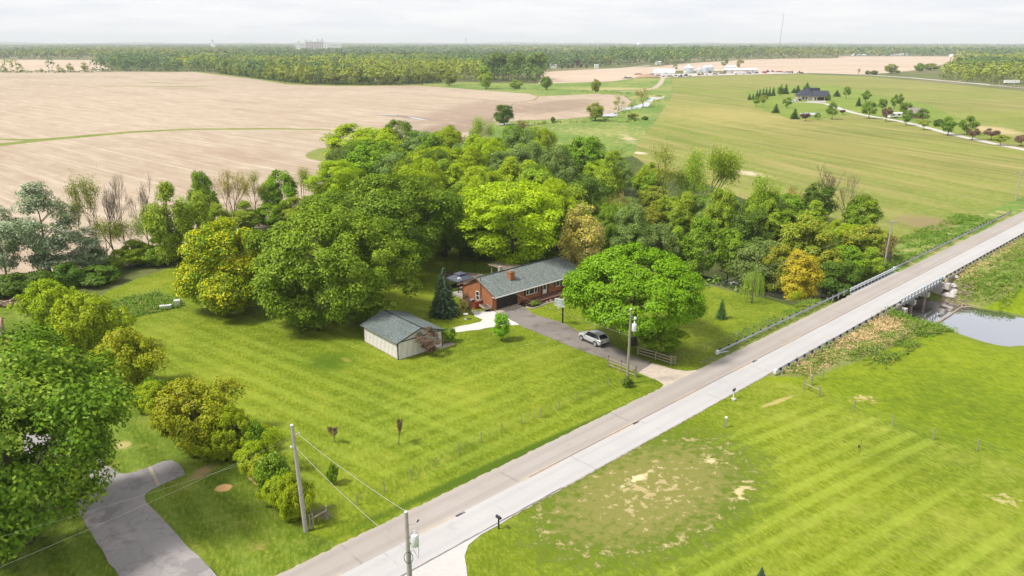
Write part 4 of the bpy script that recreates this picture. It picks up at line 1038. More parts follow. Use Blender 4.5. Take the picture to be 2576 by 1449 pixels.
m_deck = mat_plain('deck_stain', (0.125, 0.062, 0.042), 0.75, var=0.35, scale=3)
m_deckd = mat_plain('deck_frame', (0.05, 0.026, 0.020), 0.8)
m_garage = mat_plain('garage_door', (0.026, 0.022, 0.022), 0.5, var=0.15)
HA = R(42); HO = at(1241.4, 782.9)
def HW(x, y, z=0): return (HO[0] + math.cos(HA) * x - math.sin(HA) * y, HO[1] + math.sin(HA) * x + math.cos(HA) * y, z)
HL, HD, HE, HR = 18.75, 7.6, 2.45, 4.42
house = thing('brick_house', 'long low orange brick house with grey green shingle roof', 'house', HO, HA)
yr_ = HD / 2
def gable(x0, x1):
    return MB().xprism([(0, -.1), (HD, -.1), (HD, HE + .05), (yr_, HR - .12), (0, HE + .05)], x0, x1)
# front wall with its openings left out, then the other three
OPN = [(0.55, 5.0, -.1, 2.18), (6.85, 9.15, 1.05, 2.25), (10.45, 11.37, .4, 2.4), (13.5, 14.3, 1.1, 2.2), (16.45, 17.25, 1.05, 2.2)]
w = MB(); x = 0
for (a, b, z0, z1) in OPN:
    w.box(x, a, 0, .24, -.1, HE); w.box(a, b, 0, .24, z1, HE)
    if z0 > 0: w.box(a, b, 0, .24, -.1, z0)
    x = b
w.box(x, HL, 0, .24, -.1, HE)
w.build('front_wall', m_brick, house)
gable(0, .24).v
g1 = MB().xprism([(.242, -.1), (HD - .242, -.1), (HD - .242, HE + .05), (yr_, HR - .13), (.242, HE + .05)], 0.0, .24)
g1.box(0, .24, 0.003, .2415, -.1, HE - .01); g1.box(0, .24, HD - .2415, HD, -.1, HE)
g1.build('gable_wall', m_brick, house)
MB().xprism([(.242, -.1), (HD - .242, -.1), (HD - .242, HE + .05), (yr_, HR - .13), (.242, HE + .05)], HL - .24, HL - .002).build('gable_wall', m_brick, house)
MB().box(.245, HL - .245, HD - .24, HD, -.1, HE).build('back_wall', m_brick, house)
OV, OG = .78, .35
sl = (HR - 2.33) / (yr_ + OV); th = .16
rf = MB()
rf.xprism([(-OV, 2.33), (yr_, HR), (yr_, HR + th), (-OV, 2.33 + th)], -OG, HL + OG)
rf.xprism([(yr_ + .002, HR), (HD + OV, 2.33), (HD + OV, 2.33 + th), (yr_ + .002, HR + th)], -OG, HL + OG)
roof = rf.build('roof', m_shingle, house)
MB().bar((-OG, yr_, HR + th + .03), (HL + OG, yr_, HR + th + .03), .26, .05).build('ridge_cap', mat_plain('ridge_vent', (.035, .045, .045), .8), roof)
MB().box(-OG, HL + OG, -OV - .10, -OV - .005, 2.30, 2.45).build('gutter', m_white, roof)
MB().box(-OG, HL + OG, HD + OV + .005, HD + OV + .1, 2.30, 2.45).build('gutter', m_white, roof)
for xx in (-OG - .035, HL + OG + .005):
    m = MB()
    m.xprism([(-OV, 2.28), (yr_, HR - .05), (yr_, HR + th), (-OV, 2.28 + th + .04)], xx, xx + .03)
    m.xprism([(yr_ + .002, HR - .05), (HD + OV, 2.28), (HD + OV, 2.28 + th + .04), (yr_ + .002, HR + th)], xx, xx + .03)
    m.build('barge_board', mat_plain('brown_trim', (.17, .10, .07), .7), roof)
MB().box(-OG + .02, HL + OG - .02, -OV + .02, -.003, 2.27, 2.318).build('soffit', m_white, house)
ch = MB().box(4.85, 5.75, 1.55, 2.35, 3.2, 4.72).box(4.80, 5.80, 1.50, 2.40, 4.72, 4.82).build('chimney', m_brick, roof)
MB().lathe([(.30, 4.82), (.30, 5.0), (.36, 5.02), (.36, 5.06)], (5.42, 1.95, 0), 12).build('chimney_cap', m_steel, roof)
MB().box(4.78, 5.82, 1.42, 1.548, 3.05, 3.55).build('flashing', m_black, roof)
MB().box(4.75, 5.25, 4.0, 4.45, 4.2, 5.25).build('chimney', mat_plain('grey_block', (.33, .29, .23), .9), roof)
for xx, yy in ((9.9, 4.3), (11.1, 4.25)): MB().tube([(xx, yy, 4.2), (xx, yy, 4.75)], .06, 8).build('vent_pipe', m_black, roof)
# garage door
gd = MB().box(.55, 5.0, .10, .14, 0, 2.18).build('garage_door', m_black, house)
for k in range(4):
    for j in range(4):
        x0 = .60 + j * 1.095; z0 = .04 + k * .535
        MB().box(x0, x0 + 1.05, .06, .099, z0, z0 + .49).build('door_panel', m_garage, gd)
def window(x0, x1, z0, z1, cuts, horiz=False, wall='front', inset=.05):
    f = MB(); e = .09; yf = -.045
    f.box(x0 - e, x1 + e, yf, .06, z0 - e, z0); f.box(x0 - e, x1 + e, yf, .06, z1, z1 + e)
    f.box(x0 - e, x0, yf, .06, z0, z1); f.box(x1, x1 + e, yf, .06, z0, z1)
    wnd = f.build('window', m_white, house)
    for c_ in cuts: MB().box(c_ - .05, c_ + .05, -.03, .05, z0 + .001, z1 - .001).build('mullion', m_white, wnd)
    if horiz: MB().box(x0 + .001, x1 - .001, -.03, .05, (z0 + z1) / 2 - .035, (z0 + z1) / 2 + .035).build('meeting_rail', m_white, wnd)
    ed = [x0] + list(cuts) + [x1]
    for a, b in zip(ed[:-1], ed[1:]):
        pa, pb = a + (.05 if a != x0 else .002), b - (.05 if b != x1 else .002)
        if horiz:
            for q0, q1 in ((z0 + .002, (z0 + z1) / 2 - .037), ((z0 + z1) / 2 + .037, z1 - .002)): MB().box(pa, pb, .03, .045, q0, q1).build('pane', m_glass, wnd)
        else: MB().box(pa, pb, .03, .045, z0 + .002, z1 - .002).build('pane', m_glass, wnd)
    return wnd
def shutter(x0, x1, z0, z1):
    m = MB().box(x0, x1, -.03, -.002, z0, z1)
    for k in range(8):
        zz = z0 + .06 + k * (z1 - z0 - .12) / 8
        m.bar((x0 + .04, -.035, zz), (x1 - .04, -.035, zz), .02, .05)
    m.build('shutter', m_black, house)
window(6.85, 9.15, 1.10, 2.22, (7.4, 8.6))
shutter(6.42, 6.74, 1.0, 2.3); shutter(9.26, 9.58, 1.0, 2.3)
for a in (13.5, 16.45):
    window(a, a + .8, 1.12, 2.2, ())
    shutter(a - .42, a - .12, 1.05, 2.28); shutter(a + .92, a + 1.22, 1.05, 2.28)
fd = MB().box(10.52, 11.30, .05, .10, .42, 2.33).box(10.45, 10.515, -.04, .12, .40, 2.4).box(11.305, 11.37, -.04, .12, .40, 2.4).box(10.516, 11.304, -.04, .12, 2.335, 2.4).build('front_door', m_white, house)
MB().box(10.62, 11.20, .03, .049, 1.15, 2.22).build('door_pane', m_glass, fd)
MB().tube([(10.60, .0, 1.12), (10.60, .04, 1.12)], .03, 8).build('handle', m_steel, fd)
shutter(10.08, 10.38, .42, 2.3); shutter(11.44, 11.74, .42, 2.3)
# gable window, pipes
gw = MB()
for a in ((-.045, .05, 3.38, 3.46, .9, 2.25), (-.045, .05, 4.14, 4.22, .9, 2.25), (-.045, .05, 3.46, 4.14, .82, .92), (-.045, .05, 3.46, 4.14, 2.22, 2.32), (-.03, .05, 3.46, 4.14, 1.54, 1.62)): gw.box(*a)
gwo = gw.build('window', m_white, house)
MB().box(-.02, -.004, 3.46, 4.14, .921, 1.539).build('pane', m_glass, gwo); MB().box(-.02, -.004, 3.46, 4.14, 1.621, 2.219).build('pane', m_glass, gwo)
MB().tube([(-.08, 2.95, 1.0), (-.08, 2.95, 4.75)], .045, 8).build('service_mast', m_black, house)
MB().box(-.16, -.003, 2.7, 3.1, .9, 1.3).build('meter_box', m_steel, house)
MB().tube([(-.06, .12, .05), (-.06, .12, 2.3)], .05, 6).build('downspout', mat_plain('brown_pipe', (.14, .07, .045), .6), house)
MB().tube([(-.06, HD - .12, .05), (-.06, HD - .12, 2.3)], .05, 6).build('downspout', mat_plain('brown_pipe', (.14, .07, .045), .6), house)
# front deck with its boards
dk = MB().box(5.75, 18.2, -1.95, -.01, .02, .30).build('deck', m_deckd, house)
bm_ = MB().box(0, .185, -2.05, -.012, .301, .335).mesh('board', m_deck)
for k in range(62): link('board', bm_, dk, (5.72 + k * .201, 0, random.uniform(-.003, .003)))
for k in range(2): MB().box(5.15 - k * .0 - .32 * k, 5.72 - .34 * k, -1.9, -.35, .02, .22 - .11 * k).build('deck_step', m_deckd, dk)
MB().box(5.72, 18.2, -2.09, -2.06, .1, .3).build('skirt_board', m_deckd, dk)
MB().box(-.02, 3.4, HD + .02, HD + 3.0, .05, .42).build('back_deck', mat_plain('grey_deck', (.34, .30, .26), .8), house)

# flower bed with edging stones
bed = MB(); poly = [HW(*q)[:2] for q in [(5.05, -2.0), (5.0, -2.6), (5.3, -3.15), (6.4, -3.2), (8.2, -2.95), (10.8, -3.15), (14.3, -2.8), (17.9, -2.85), (18.2, -2.1), (5.72, -2.1)]]
bed.add([(q[0], q[1], .05) for q in poly], [tuple(range(len(poly)))])
tag(bed.build('flower_bed', mat_plain('bark_mulch', (.085, .045, .032), .95, var=.45, scale=6, bump=.5)), kind='structure')
edge = thing('bed_edging', 'curving row of pale edging stones round the flower bed before the deck', 'edging', HW(5, -2, 0), HA)
ep = [(0, 0), (-.05, -.6), (.3, -1.15), (1.4, -1.2), (3.2, -.95), (5.8, -1.15), (9.3, -.8), (12.9, -.85)]
sm = [MB().box(-.14, .14, -.08, .08, -.02, .13).mesh('stone', mat_plain('edging_stone%d' % i, c, .9, var=.2)) for i, c in enumerate([(.42, .37, .31), (.36, .32, .28), (.47, .42, .36)])]
for a, b in zip(ep[:-1], ep[1:]):
    n = int(math.dist(a, b) / .29) + 1
    for k in range(n):
        u = (k + .5) / n
        link('stone', sm[random.randrange(3)], edge, (a[0] + (b[0] - a[0]) * u, a[1] + (b[1] - a[1]) * u, 0), (0, 0, math.atan2(b[1] - a[1], b[0] - a[0]) + random.uniform(-.12, .12)))
m_rock = mat_plain('field_stone', (.30, .22, .18), .9, var=.3)
def rock(loc, r, label, group=None, mat=None):
    v, f = [], []
    me = bpy.data.meshes.new('rock'); bm = __import__('bmesh').new(); __import__('bmesh').ops.create_icosphere(bm, subdivisions=2, radius=1)
    ph = random.uniform(0, 9)
    for q in bm.verts:
        q.co *= 1 + .18 * math.sin(q.co.x * 3 + ph) + .14 * math.sin(q.co.y * 4 + 2 * ph) + .1 * math.sin(5 * q.co.z + ph)
        q.co.x *= r; q.co.y *= r * .8; q.co.z *= r * .6
    bm.to_mesh(me); bm.free(); me.materials.append(mat or m_rock)
    o = link('rock', me, None, (loc[0], loc[1], loc[2] + r * .3), (0, 0, random.uniform(0, 6)))
    return tag(o, label, 'rock', group)
for i, (xx, yy) in enumerate([(7.9, -2.5), (9.0, -2.55), (9.9, -2.5), (11.6, -2.55), (13.2, -2.5)]): rock(HW(xx, yy, .05), .22, 'small reddish stone lying in the flower bed before the deck', 'stones in the flower bed')

# things round the house
m_cedar = mat_plain('cedar', (.30, .155, .085), .8, var=.25)
m_oldwood = mat_plain('grey_wood', (.33, .27, .21), .88, var=.3, scale=4)
m_redwood = mat_plain('red_stain', (.27, .045, .018), .75, var=.25)
def adirondack(loc, rz, label):
    t = thing('garden_chair', label, 'chair', loc, rz, 'chairs on the front deck')
    m = MB()
    for k in range(5): m.box(-.28 + k * .115, -.18 + k * .115, -.28, .22, .34 - .0, .36)
    m.build('seat', m_cedar, t)
    m = MB()
    for k in range(5):
        hh = 1.02 - abs(k - 2) * .06
        m.bar((-.24 + k * .12, .2, .34), (-.26 + k * .13, .52, hh), .1, .02, (0, 1, 0))
    m.build('backrest', m_cedar, t)
    for s_ in (-1, 1):
        MB().box(s_ * .36 - .06, s_ * .36 + .06, -.36, .34, .54, .565).build('armrest', m_cedar, t)
        MB().box(s_ * .33 - .04, s_ * .33 + .04, -.32, -.26, 0, .538).build('leg', m_cedar, t)
        MB().bar((s_ * .31, -.25, .33), (s_ * .31, .62, .03), .03, .12).build('leg', m_cedar, t)
adirondack(HW(15.15, -.75, .335), HA + R(8), 'left one of two cedar garden chairs standing on the deck')
adirondack(HW(16.0, -.65, .335), HA - R(12), 'right one of two cedar garden chairs, under the last window')
# raised planter
pb = thing('raised_planter', 'raised wooden planter box on legs beside the garage corner', 'planter', HW(-1.75, 2.95, 0), R(-30))
# planter between the three corners seen: (-0.32,2.76), (-0.96,.23), (.12,.55)
pb.location = HW(-.55, 1.55, 0); pb.rotation_euler = (0, 0, HA + R(76))
for s_ in (-1, 1):
    MB().box(-1.25, 1.25, s_ * .52 - .025, s_ * .52 + .025, .42, .80).build('side_board', m_oldwood, pb)
    MB().box(s_ * 1.25 - .025, s_ * 1.25 + .025, -.494, .494, .42, .80).build('end_board', m_oldwood, pb)
    for q in (-1, 1): MB().box(s_ * 1.18 - .05, s_ * 1.18 + .05, q * .60 - .05, q * .60 + .05, 0, .80).build('leg', m_oldwood, pb)
MB().box(-1.22, 1.22, -.49, .49, .45, .66).build('soil', mat_plain('potting_soil', (.10, .065, .045), .95, var=.4, scale=8), pb)
# red fence by the gable
rfz = thing('red_fence', 'short red stained board fence against the house gable', 'fence', HW(-1.5, 2.55, 0), HA)
pm = MB().box(0, .135, -.012, .012, .03, 1.12).mesh('picket', m_redwood)
for k in range(11): link('picket', pm, rfz, (-.02 + k * .14, .0, 0))
for zz in (.25, .9): MB().box(0, 1.5, .014, .06, zz, zz + .09).build('rail', m_redwood, rfz)
for xx in (.0, 1.44): MB().box(xx, xx + .09, .014, .1, 0, 1.2).build('post', m_redwood, rfz)
pm2 = MB().box(-.012, .012, 0, .135, .03, 1.12).mesh('picket', m_redwood)
for k in range(12): link('picket', pm2, rfz, (-.045, .02 + k * .14, 0))
# grill behind red fence
gr = thing('grill', 'small dark grill with a pale lid behind the red fence', 'grill', HW(-.9, 4.3, 0), HA)
MB().box(-.45, .45, -.28, .28, .55, .95).build('body', m_black, gr); MB().box(-.5, .5, -.3, .3, .951, 1.03).build('lid', m_steel, gr)
for q in ((-.4, -.22), (.4, -.22), (-.4, .22), (.4, .22)): MB().box(q[0] - .03, q[0] + .03, q[1] - .03, q[1] + .03, 0, .549).build('leg', m_black, gr)
# bird bath
bb = thing('bird_bath', 'pale concrete bird bath on the grass beside the gravel path', 'bird bath', at(858.7 + 1172 / 3.75, 583.9 + 822 / 3.75))
MB().lathe([(.24, 0), (.22, .06), (.10, .12), (.085, .35), (.12, .62), (.10, .70)], n=14).build('pedestal', m_cpier, bb)
MB().lathe([(.10, .70), (.33, .78), (.40, .86), (.37, .86), (.30, .80), (.02, .77)], n=18).build('basin', m_cpier, bb)
# pergola
pg = thing('pergola', 'weathered grey pergola of open rafters behind the house', 'pergola', HW(9.9, 8.35, 0), HA)
for xx in (.25, 2.95):
    for yy in (.2, 3.9): MB().box(xx - .07, xx + .07, yy - .07, yy + .07, 0, 2.6).build('post', m_oldwood, pg)
for yy in (.2, 3.9): MB().box(-.3, 3.5, yy - .04, yy + .04, 2.602, 2.78).build('beam', m_oldwood, pg)
rm = MB().box(-.02, .02, -.3, 4.4, 2.782, 2.92).mesh('rafter', m_oldwood)
for k in range(11): link('rafter', rm, pg, (-.2 + k * .36, 0, 0))
lm_ = MB().box(-.35, 3.55, -.025, .025, 2.922, 2.955).mesh('slat', m_oldwood)
for k in range(12): link('slat', lm_, pg, (0, -.15 + k * .385, 0))
# gazebo
m_gaz = mat_plain('slate_canopy', (.075, .085, .115), .7, var=.12)
gz = thing('gazebo', 'dark slate gazebo with a two tier roof on the patio', 'gazebo', HW(2.3, 11.0, 0), HA)
for sx in (-1, 1):
    for sy in (-1, 1): MB().box(sx * 1.5 - .06, sx * 1.5 + .06, sy * 1.35 - .06, sy * 1.35 + .06, 0, 2.25).build('post', m_black, gz)
def pyr(a, b, z0, z1, c, d): return MB().add([(-a,-b,z0),(a,-b,z0),(a,b,z0),(-a,b,z0),(-c,-d,z1),(c,-d,z1),(c,d,z1),(-c,d,z1),(-a,-b,z0-.12),(a,-b,z0-.12),(a,b,z0-.12),(-a,b,z0-.12)],
    [(0,1,5,4),(1,2,6,5),(2,3,7,6),(3,0,4,7),(4,5,6,7),(8,9,1,0),(9,10,2,1),(10,11,3,2),(11,8,0,3),(11,10,9,8)])
pyr(1.75, 1.6, 2.36, 3.0, .6, .55).build('roof', m_gaz, gz); pyr(.8, .72, 3.14, 3.42, .08, .08).build('roof_cap', m_gaz, gz)
for a in ((1.6, 1.6), (-1.6, 1.6)): pass
MB().box(-1.4, 1.4, 1.30, 1.34, .3, 1.1).build('screen', m_black, gz)
# patio
pt = MB(); c0 = HW(7.6, 16.8)
poly = [(c0[0] + 4.0 * math.cos(a), c0[1] + 2.9 * math.sin(a)) for a in np.linspace(0, 6.28, 29)[:-1]]
pt.add([(q[0], q[1], .05) for q in poly], [tuple(range(28))])
tag(pt.build('patio', mat_plain('patio_paver', (.36, .28, .22), .9, var=.15, scale=3)), kind='structure')
sheet('back_patio', [(1160,735),(1185,722),(1196,700),(1178,690),(1150,700)], .045, mat_plain('back_paver', (.36, .29, .23), .9, var=.15))
for i, (xx, yy) in enumerate([(45, 470), (300, 470), (565, 495), (605, 575), (342, 520)]):
    q = at(1116.3 + xx / 7.5, 618.2 + yy / 7.5)
    t = thing('light_pole', 'thin dark pole standing at the edge of the round patio', 'pole', q, 0, 'poles round the patio')
    MB().tube([(0, 0, 0), (0, 0, 2.7)], .045, 8).build('shaft', m_black, t); MB().lathe([(.07, 2.7), (.07, 2.85), (.02, 2.95)], n=8).build('lantern', m_black, t)
fp = thing('garden_bench', 'low brown bench on the patio behind the gazebo', 'bench', HW(6.0, 19.0, .05), HA + R(15))
MB().box(-1.1, 1.1, -.25, .25, .38, .45).build('seat', m_deck, fp); MB().box(-1.1, 1.1, .2, .26, .451, .85).build('backrest', m_deck, fp)
for xx in (-.9, .9): MB().box(xx - .05, xx + .05, -.2, .19, 0, .379).build('leg', m_deck, fp)
# satellite dish on the back eave
sd_ = thing('satellite_dish', 'white satellite dish on a mast at the back corner of the house', 'satellite dish', HW(-.15, 8.15, 2.55), HA)
MB().tube([(0, 0, -.25), (0, 0, .42)], .03, 8).build('mast', m_steel, sd_)
dm = MB(); k = 20
prof = [(.0, .09), (.14, .075), (.27, .03), (.37, -.03)]
for sgn in (0, .02): dm.lathe([(max(r, .004), -z + sgn) for r, z in prof], n=k)
d_o = dm.build('dish', m_white, sd_, True, (0, 0, .72)); d_o.rotation_euler = (R(-62), 0, R(-48))
MB().bar((0, 0, .45), (-.25, -.3, .68), .025).build('feed_arm', m_steel, sd_)

# ================================================================== SHED
SA = R(41); SO = at(858.7 + 535 / 3.75, 583.9 + 1205 / 3.75)
shed = thing('metal_shed', 'pale ribbed metal shed with a dark green shingle roof on the lawn', 'shed', SO, SA)
SW, SL, SE, SR = 7.0, 8.45, 2.42, 3.62          # width across the gable, length, eave, ridge
def siding_mat():
    t = NT('ribbed_siding'); p = t.obj()
    n = t.noise(t.mapping(p, scale=(3, 3, .35)), 1.0, 5, .65)
    c = t.mix(t.step(n, .42, .72), (.70, .66, .635), (.55, .50, .475))
    n2 = t.noise(t.mapping(p, scale=(1.2, 1.2, .5)), 1.0, 5, .6)
    c = t.mix(t.math('MULTIPLY', t.step(n2, .58, .72), .45), c, (.33, .25, .19))
    t.bsdf(c, .6, 0, None, .3)
    return t.mat
m_siding = siding_mat(); m_gtrim = mat_plain('dark_green_trim', (.032, .048, .05), .55)
def panel_mesh(w, h0, h1, ribs=4):
    """ribbed sheet in x,z facing -y; top edge runs from h0 to h1"""
    m = MB(); v = []; n = ribs
    xs = []
    for i in range(n):
        a = i * w / n; s_ = w / n
        xs += [(a, 0), (a + s_ * .62, 0), (a + s_ * .72, -.03), (a + s_ * .9, -.03)]
    xs.append((w, 0))
    for (xx, yy) in xs: v += [(xx, yy, 0), (xx, yy, h0 + (h1 - h0) * xx / w)]
    m.add(v, [(2 * i, 2 * i + 2, 2 * i + 3, 2 * i + 1) for i in range(len(xs) - 1)])
    return m.mesh('siding_panel', m_siding)
np_ = 8; pw = SW / np_
for i in range(np_):                                   # gable facing the camera's right
    gz = lambda xx: SE + (SR - SE) * (1 - abs(xx - SW / 2) / (SW / 2)) - .05
    link('siding_panel', panel_mesh(pw - .004, gz(i * pw), gz((i + 1) * pw)), shed, (i * pw, 0, 0))
    o = link('siding_panel', panel_mesh(pw - .004, gz((i + 1) * pw), gz(i * pw)), shed, ((i + 1) * pw, SL, 0)); o.rotation_euler = (0, 0, math.pi)
npl = 9; plw = SL / npl; pm = panel_mesh(plw - .004, SE, SE)
for i in range(npl):
    o = link('siding_panel', pm, shed, (0, (i + 1) * plw, 0)); o.rotation_euler = (0, 0, -math.pi / 2)
    o = link('siding_panel', pm, shed, (SW, i * plw, 0)); o.rotation_euler = (0, 0, math.pi / 2)
for xx, yy in ((0, 0), (SW, 0), (0, SL), (SW, SL)):
    MB().box(xx - .06, xx + .06, yy - .06, yy + .06, 0, SE).build('corner_trim', m_gtrim, shed)
sov = .38; sth = .1; zE = SE - .02
r_ = MB()
for sgn in (0, 1):
    a = [(-sov, zE - sov * .343 + .05), (SW / 2, SR), (SW / 2, SR + sth), (-sov, zE - sov * .343 + .05 + sth)]
    if sgn: a = [(SW - q[0] + (.002 if q[0] > 1 else 0), q[1]) for q in a][::-1]
    n = 4; vs = [(q[0], yy, q[1]) for yy in (-sov, SL + sov) for q in a]
    r_.add(vs, [(0, 1, 2, 3), (7, 6, 5, 4)] + [(i, 4 + i, 4 + (i + 1) % 4, (i + 1) % 4) for i in range(4)])
srf = r_.build('roof', m_shingle2, shed)
srf.data.materials[0] = m_shingle2
MB().bar((SW / 2, -sov, SR + sth + .02), (SW / 2, SL + sov, SR + sth + .02), .24, .04).build('ridge_cap', m_gtrim, srf)
for yy in (-sov - .03, SL + sov + .03):
    for s_ in (0, 1):
        e0 = (-sov if not s_ else SW + sov, yy, zE - sov * .343 + .1); MB().bar(e0, (SW / 2, yy, SR + .04), .035, .16).build('barge_board', m_gtrim, srf)
MB().box(0.07, SW - .07, -.055, -.034, SE - .12, SE + .02).build('trim_band', m_gtrim, shed)
MB().box(-.045, -.034, .07, SL - .07, 0.0, .12).build('base_board', m_oldwood, shed)
MB().prism([(SW / 2 - .75, -.05), (SW / 2 + .75, -.05), (SW / 2 + .75, -.035), (SW / 2 - .75, -.035)], SR - .42, SR - .2).build('gable_plate', m_white, shed)
MB().box(SW + .3, SW + 1.7, 1.0, 2.2, -.02, .08).build('door_slab', m_conc, shed)
tag(MB().box(-1.5, 1.2, -.6, .6, -.05, .06).build('concrete_pad', m_conc, None, False, at(1122, 869), (0, 0, SA)), kind='structure')

# ================================================================== BASKETBALL HOOP
bh = thing('basketball_hoop', 'basketball hoop on a black pole beside the driveway', 'basketball hoop', at(1414.6, 812.5), math.atan2(-.55, .84))
MB().box(-.09, .09, -.09, .09, 0, 3.1).build('pole', m_black, bh)
MB().bar((0, -.05, 2.75), (0, -.95, 3.35), .07, .1).build('arm', m_black, bh); MB().bar((0, -.05, 2.45), (0, -.95, 3.05), .07, .1).build('arm', m_black, bh)
m_acr = NT('board_glass'); m_acr.bsdf((.30, .36, .34), .15, 0, None, .5); m_acr = m_acr.mat
bd = MB().box(-.72, .72, -1.0, -.97, 2.92, 3.92).build('backboard', m_acr, bh)
fr = MB()
for a in ((-.78, .78, -1.03, -.95, 3.92, 3.99), (-.78, .78, -1.03, -.95, 2.86, 2.92), (-.78, -.72, -1.03, -.95, 2.92, 3.92), (.72, .78, -1.03, -.95, 2.92, 3.92)): fr.box(*a)
fr.build('board_frame', m_white, bd)
fr = MB()
for a in ((-.30, .30, -1.012, -1.002, 3.56, 3.61), (-.30, .30, -1.012, -1.002, 3.12, 3.17), (-.30, -.25, -1.012, -1.002, 3.17, 3.56), (.25, .30, -1.012, -1.002, 3.17, 3.56)): fr.box(*a)
fr.build('target_square', m_white, bd)
ring_ = [(.23 * math.cos(a), -1.28 + .23 * math.sin(a), 3.05) for a in np.linspace(0, 2 * math.pi, 17)]
MB().tube(ring_, .014, 6, False).build('rim', mat_plain('rim_paint', (.55, .30, .22), .5), bh)
nt = MB()
for k in range(12):
    a = 2 * math.pi * k / 12; b2 = a + .5
    for q in (a + .5, a - .5): nt.bar((.22 * math.cos(a), -1.28 + .22 * math.sin(a), 3.04), (.14 * math.cos(q), -1.28 + .14 * math.sin(q), 2.62), .018)
nt.build('net', m_white, bh)

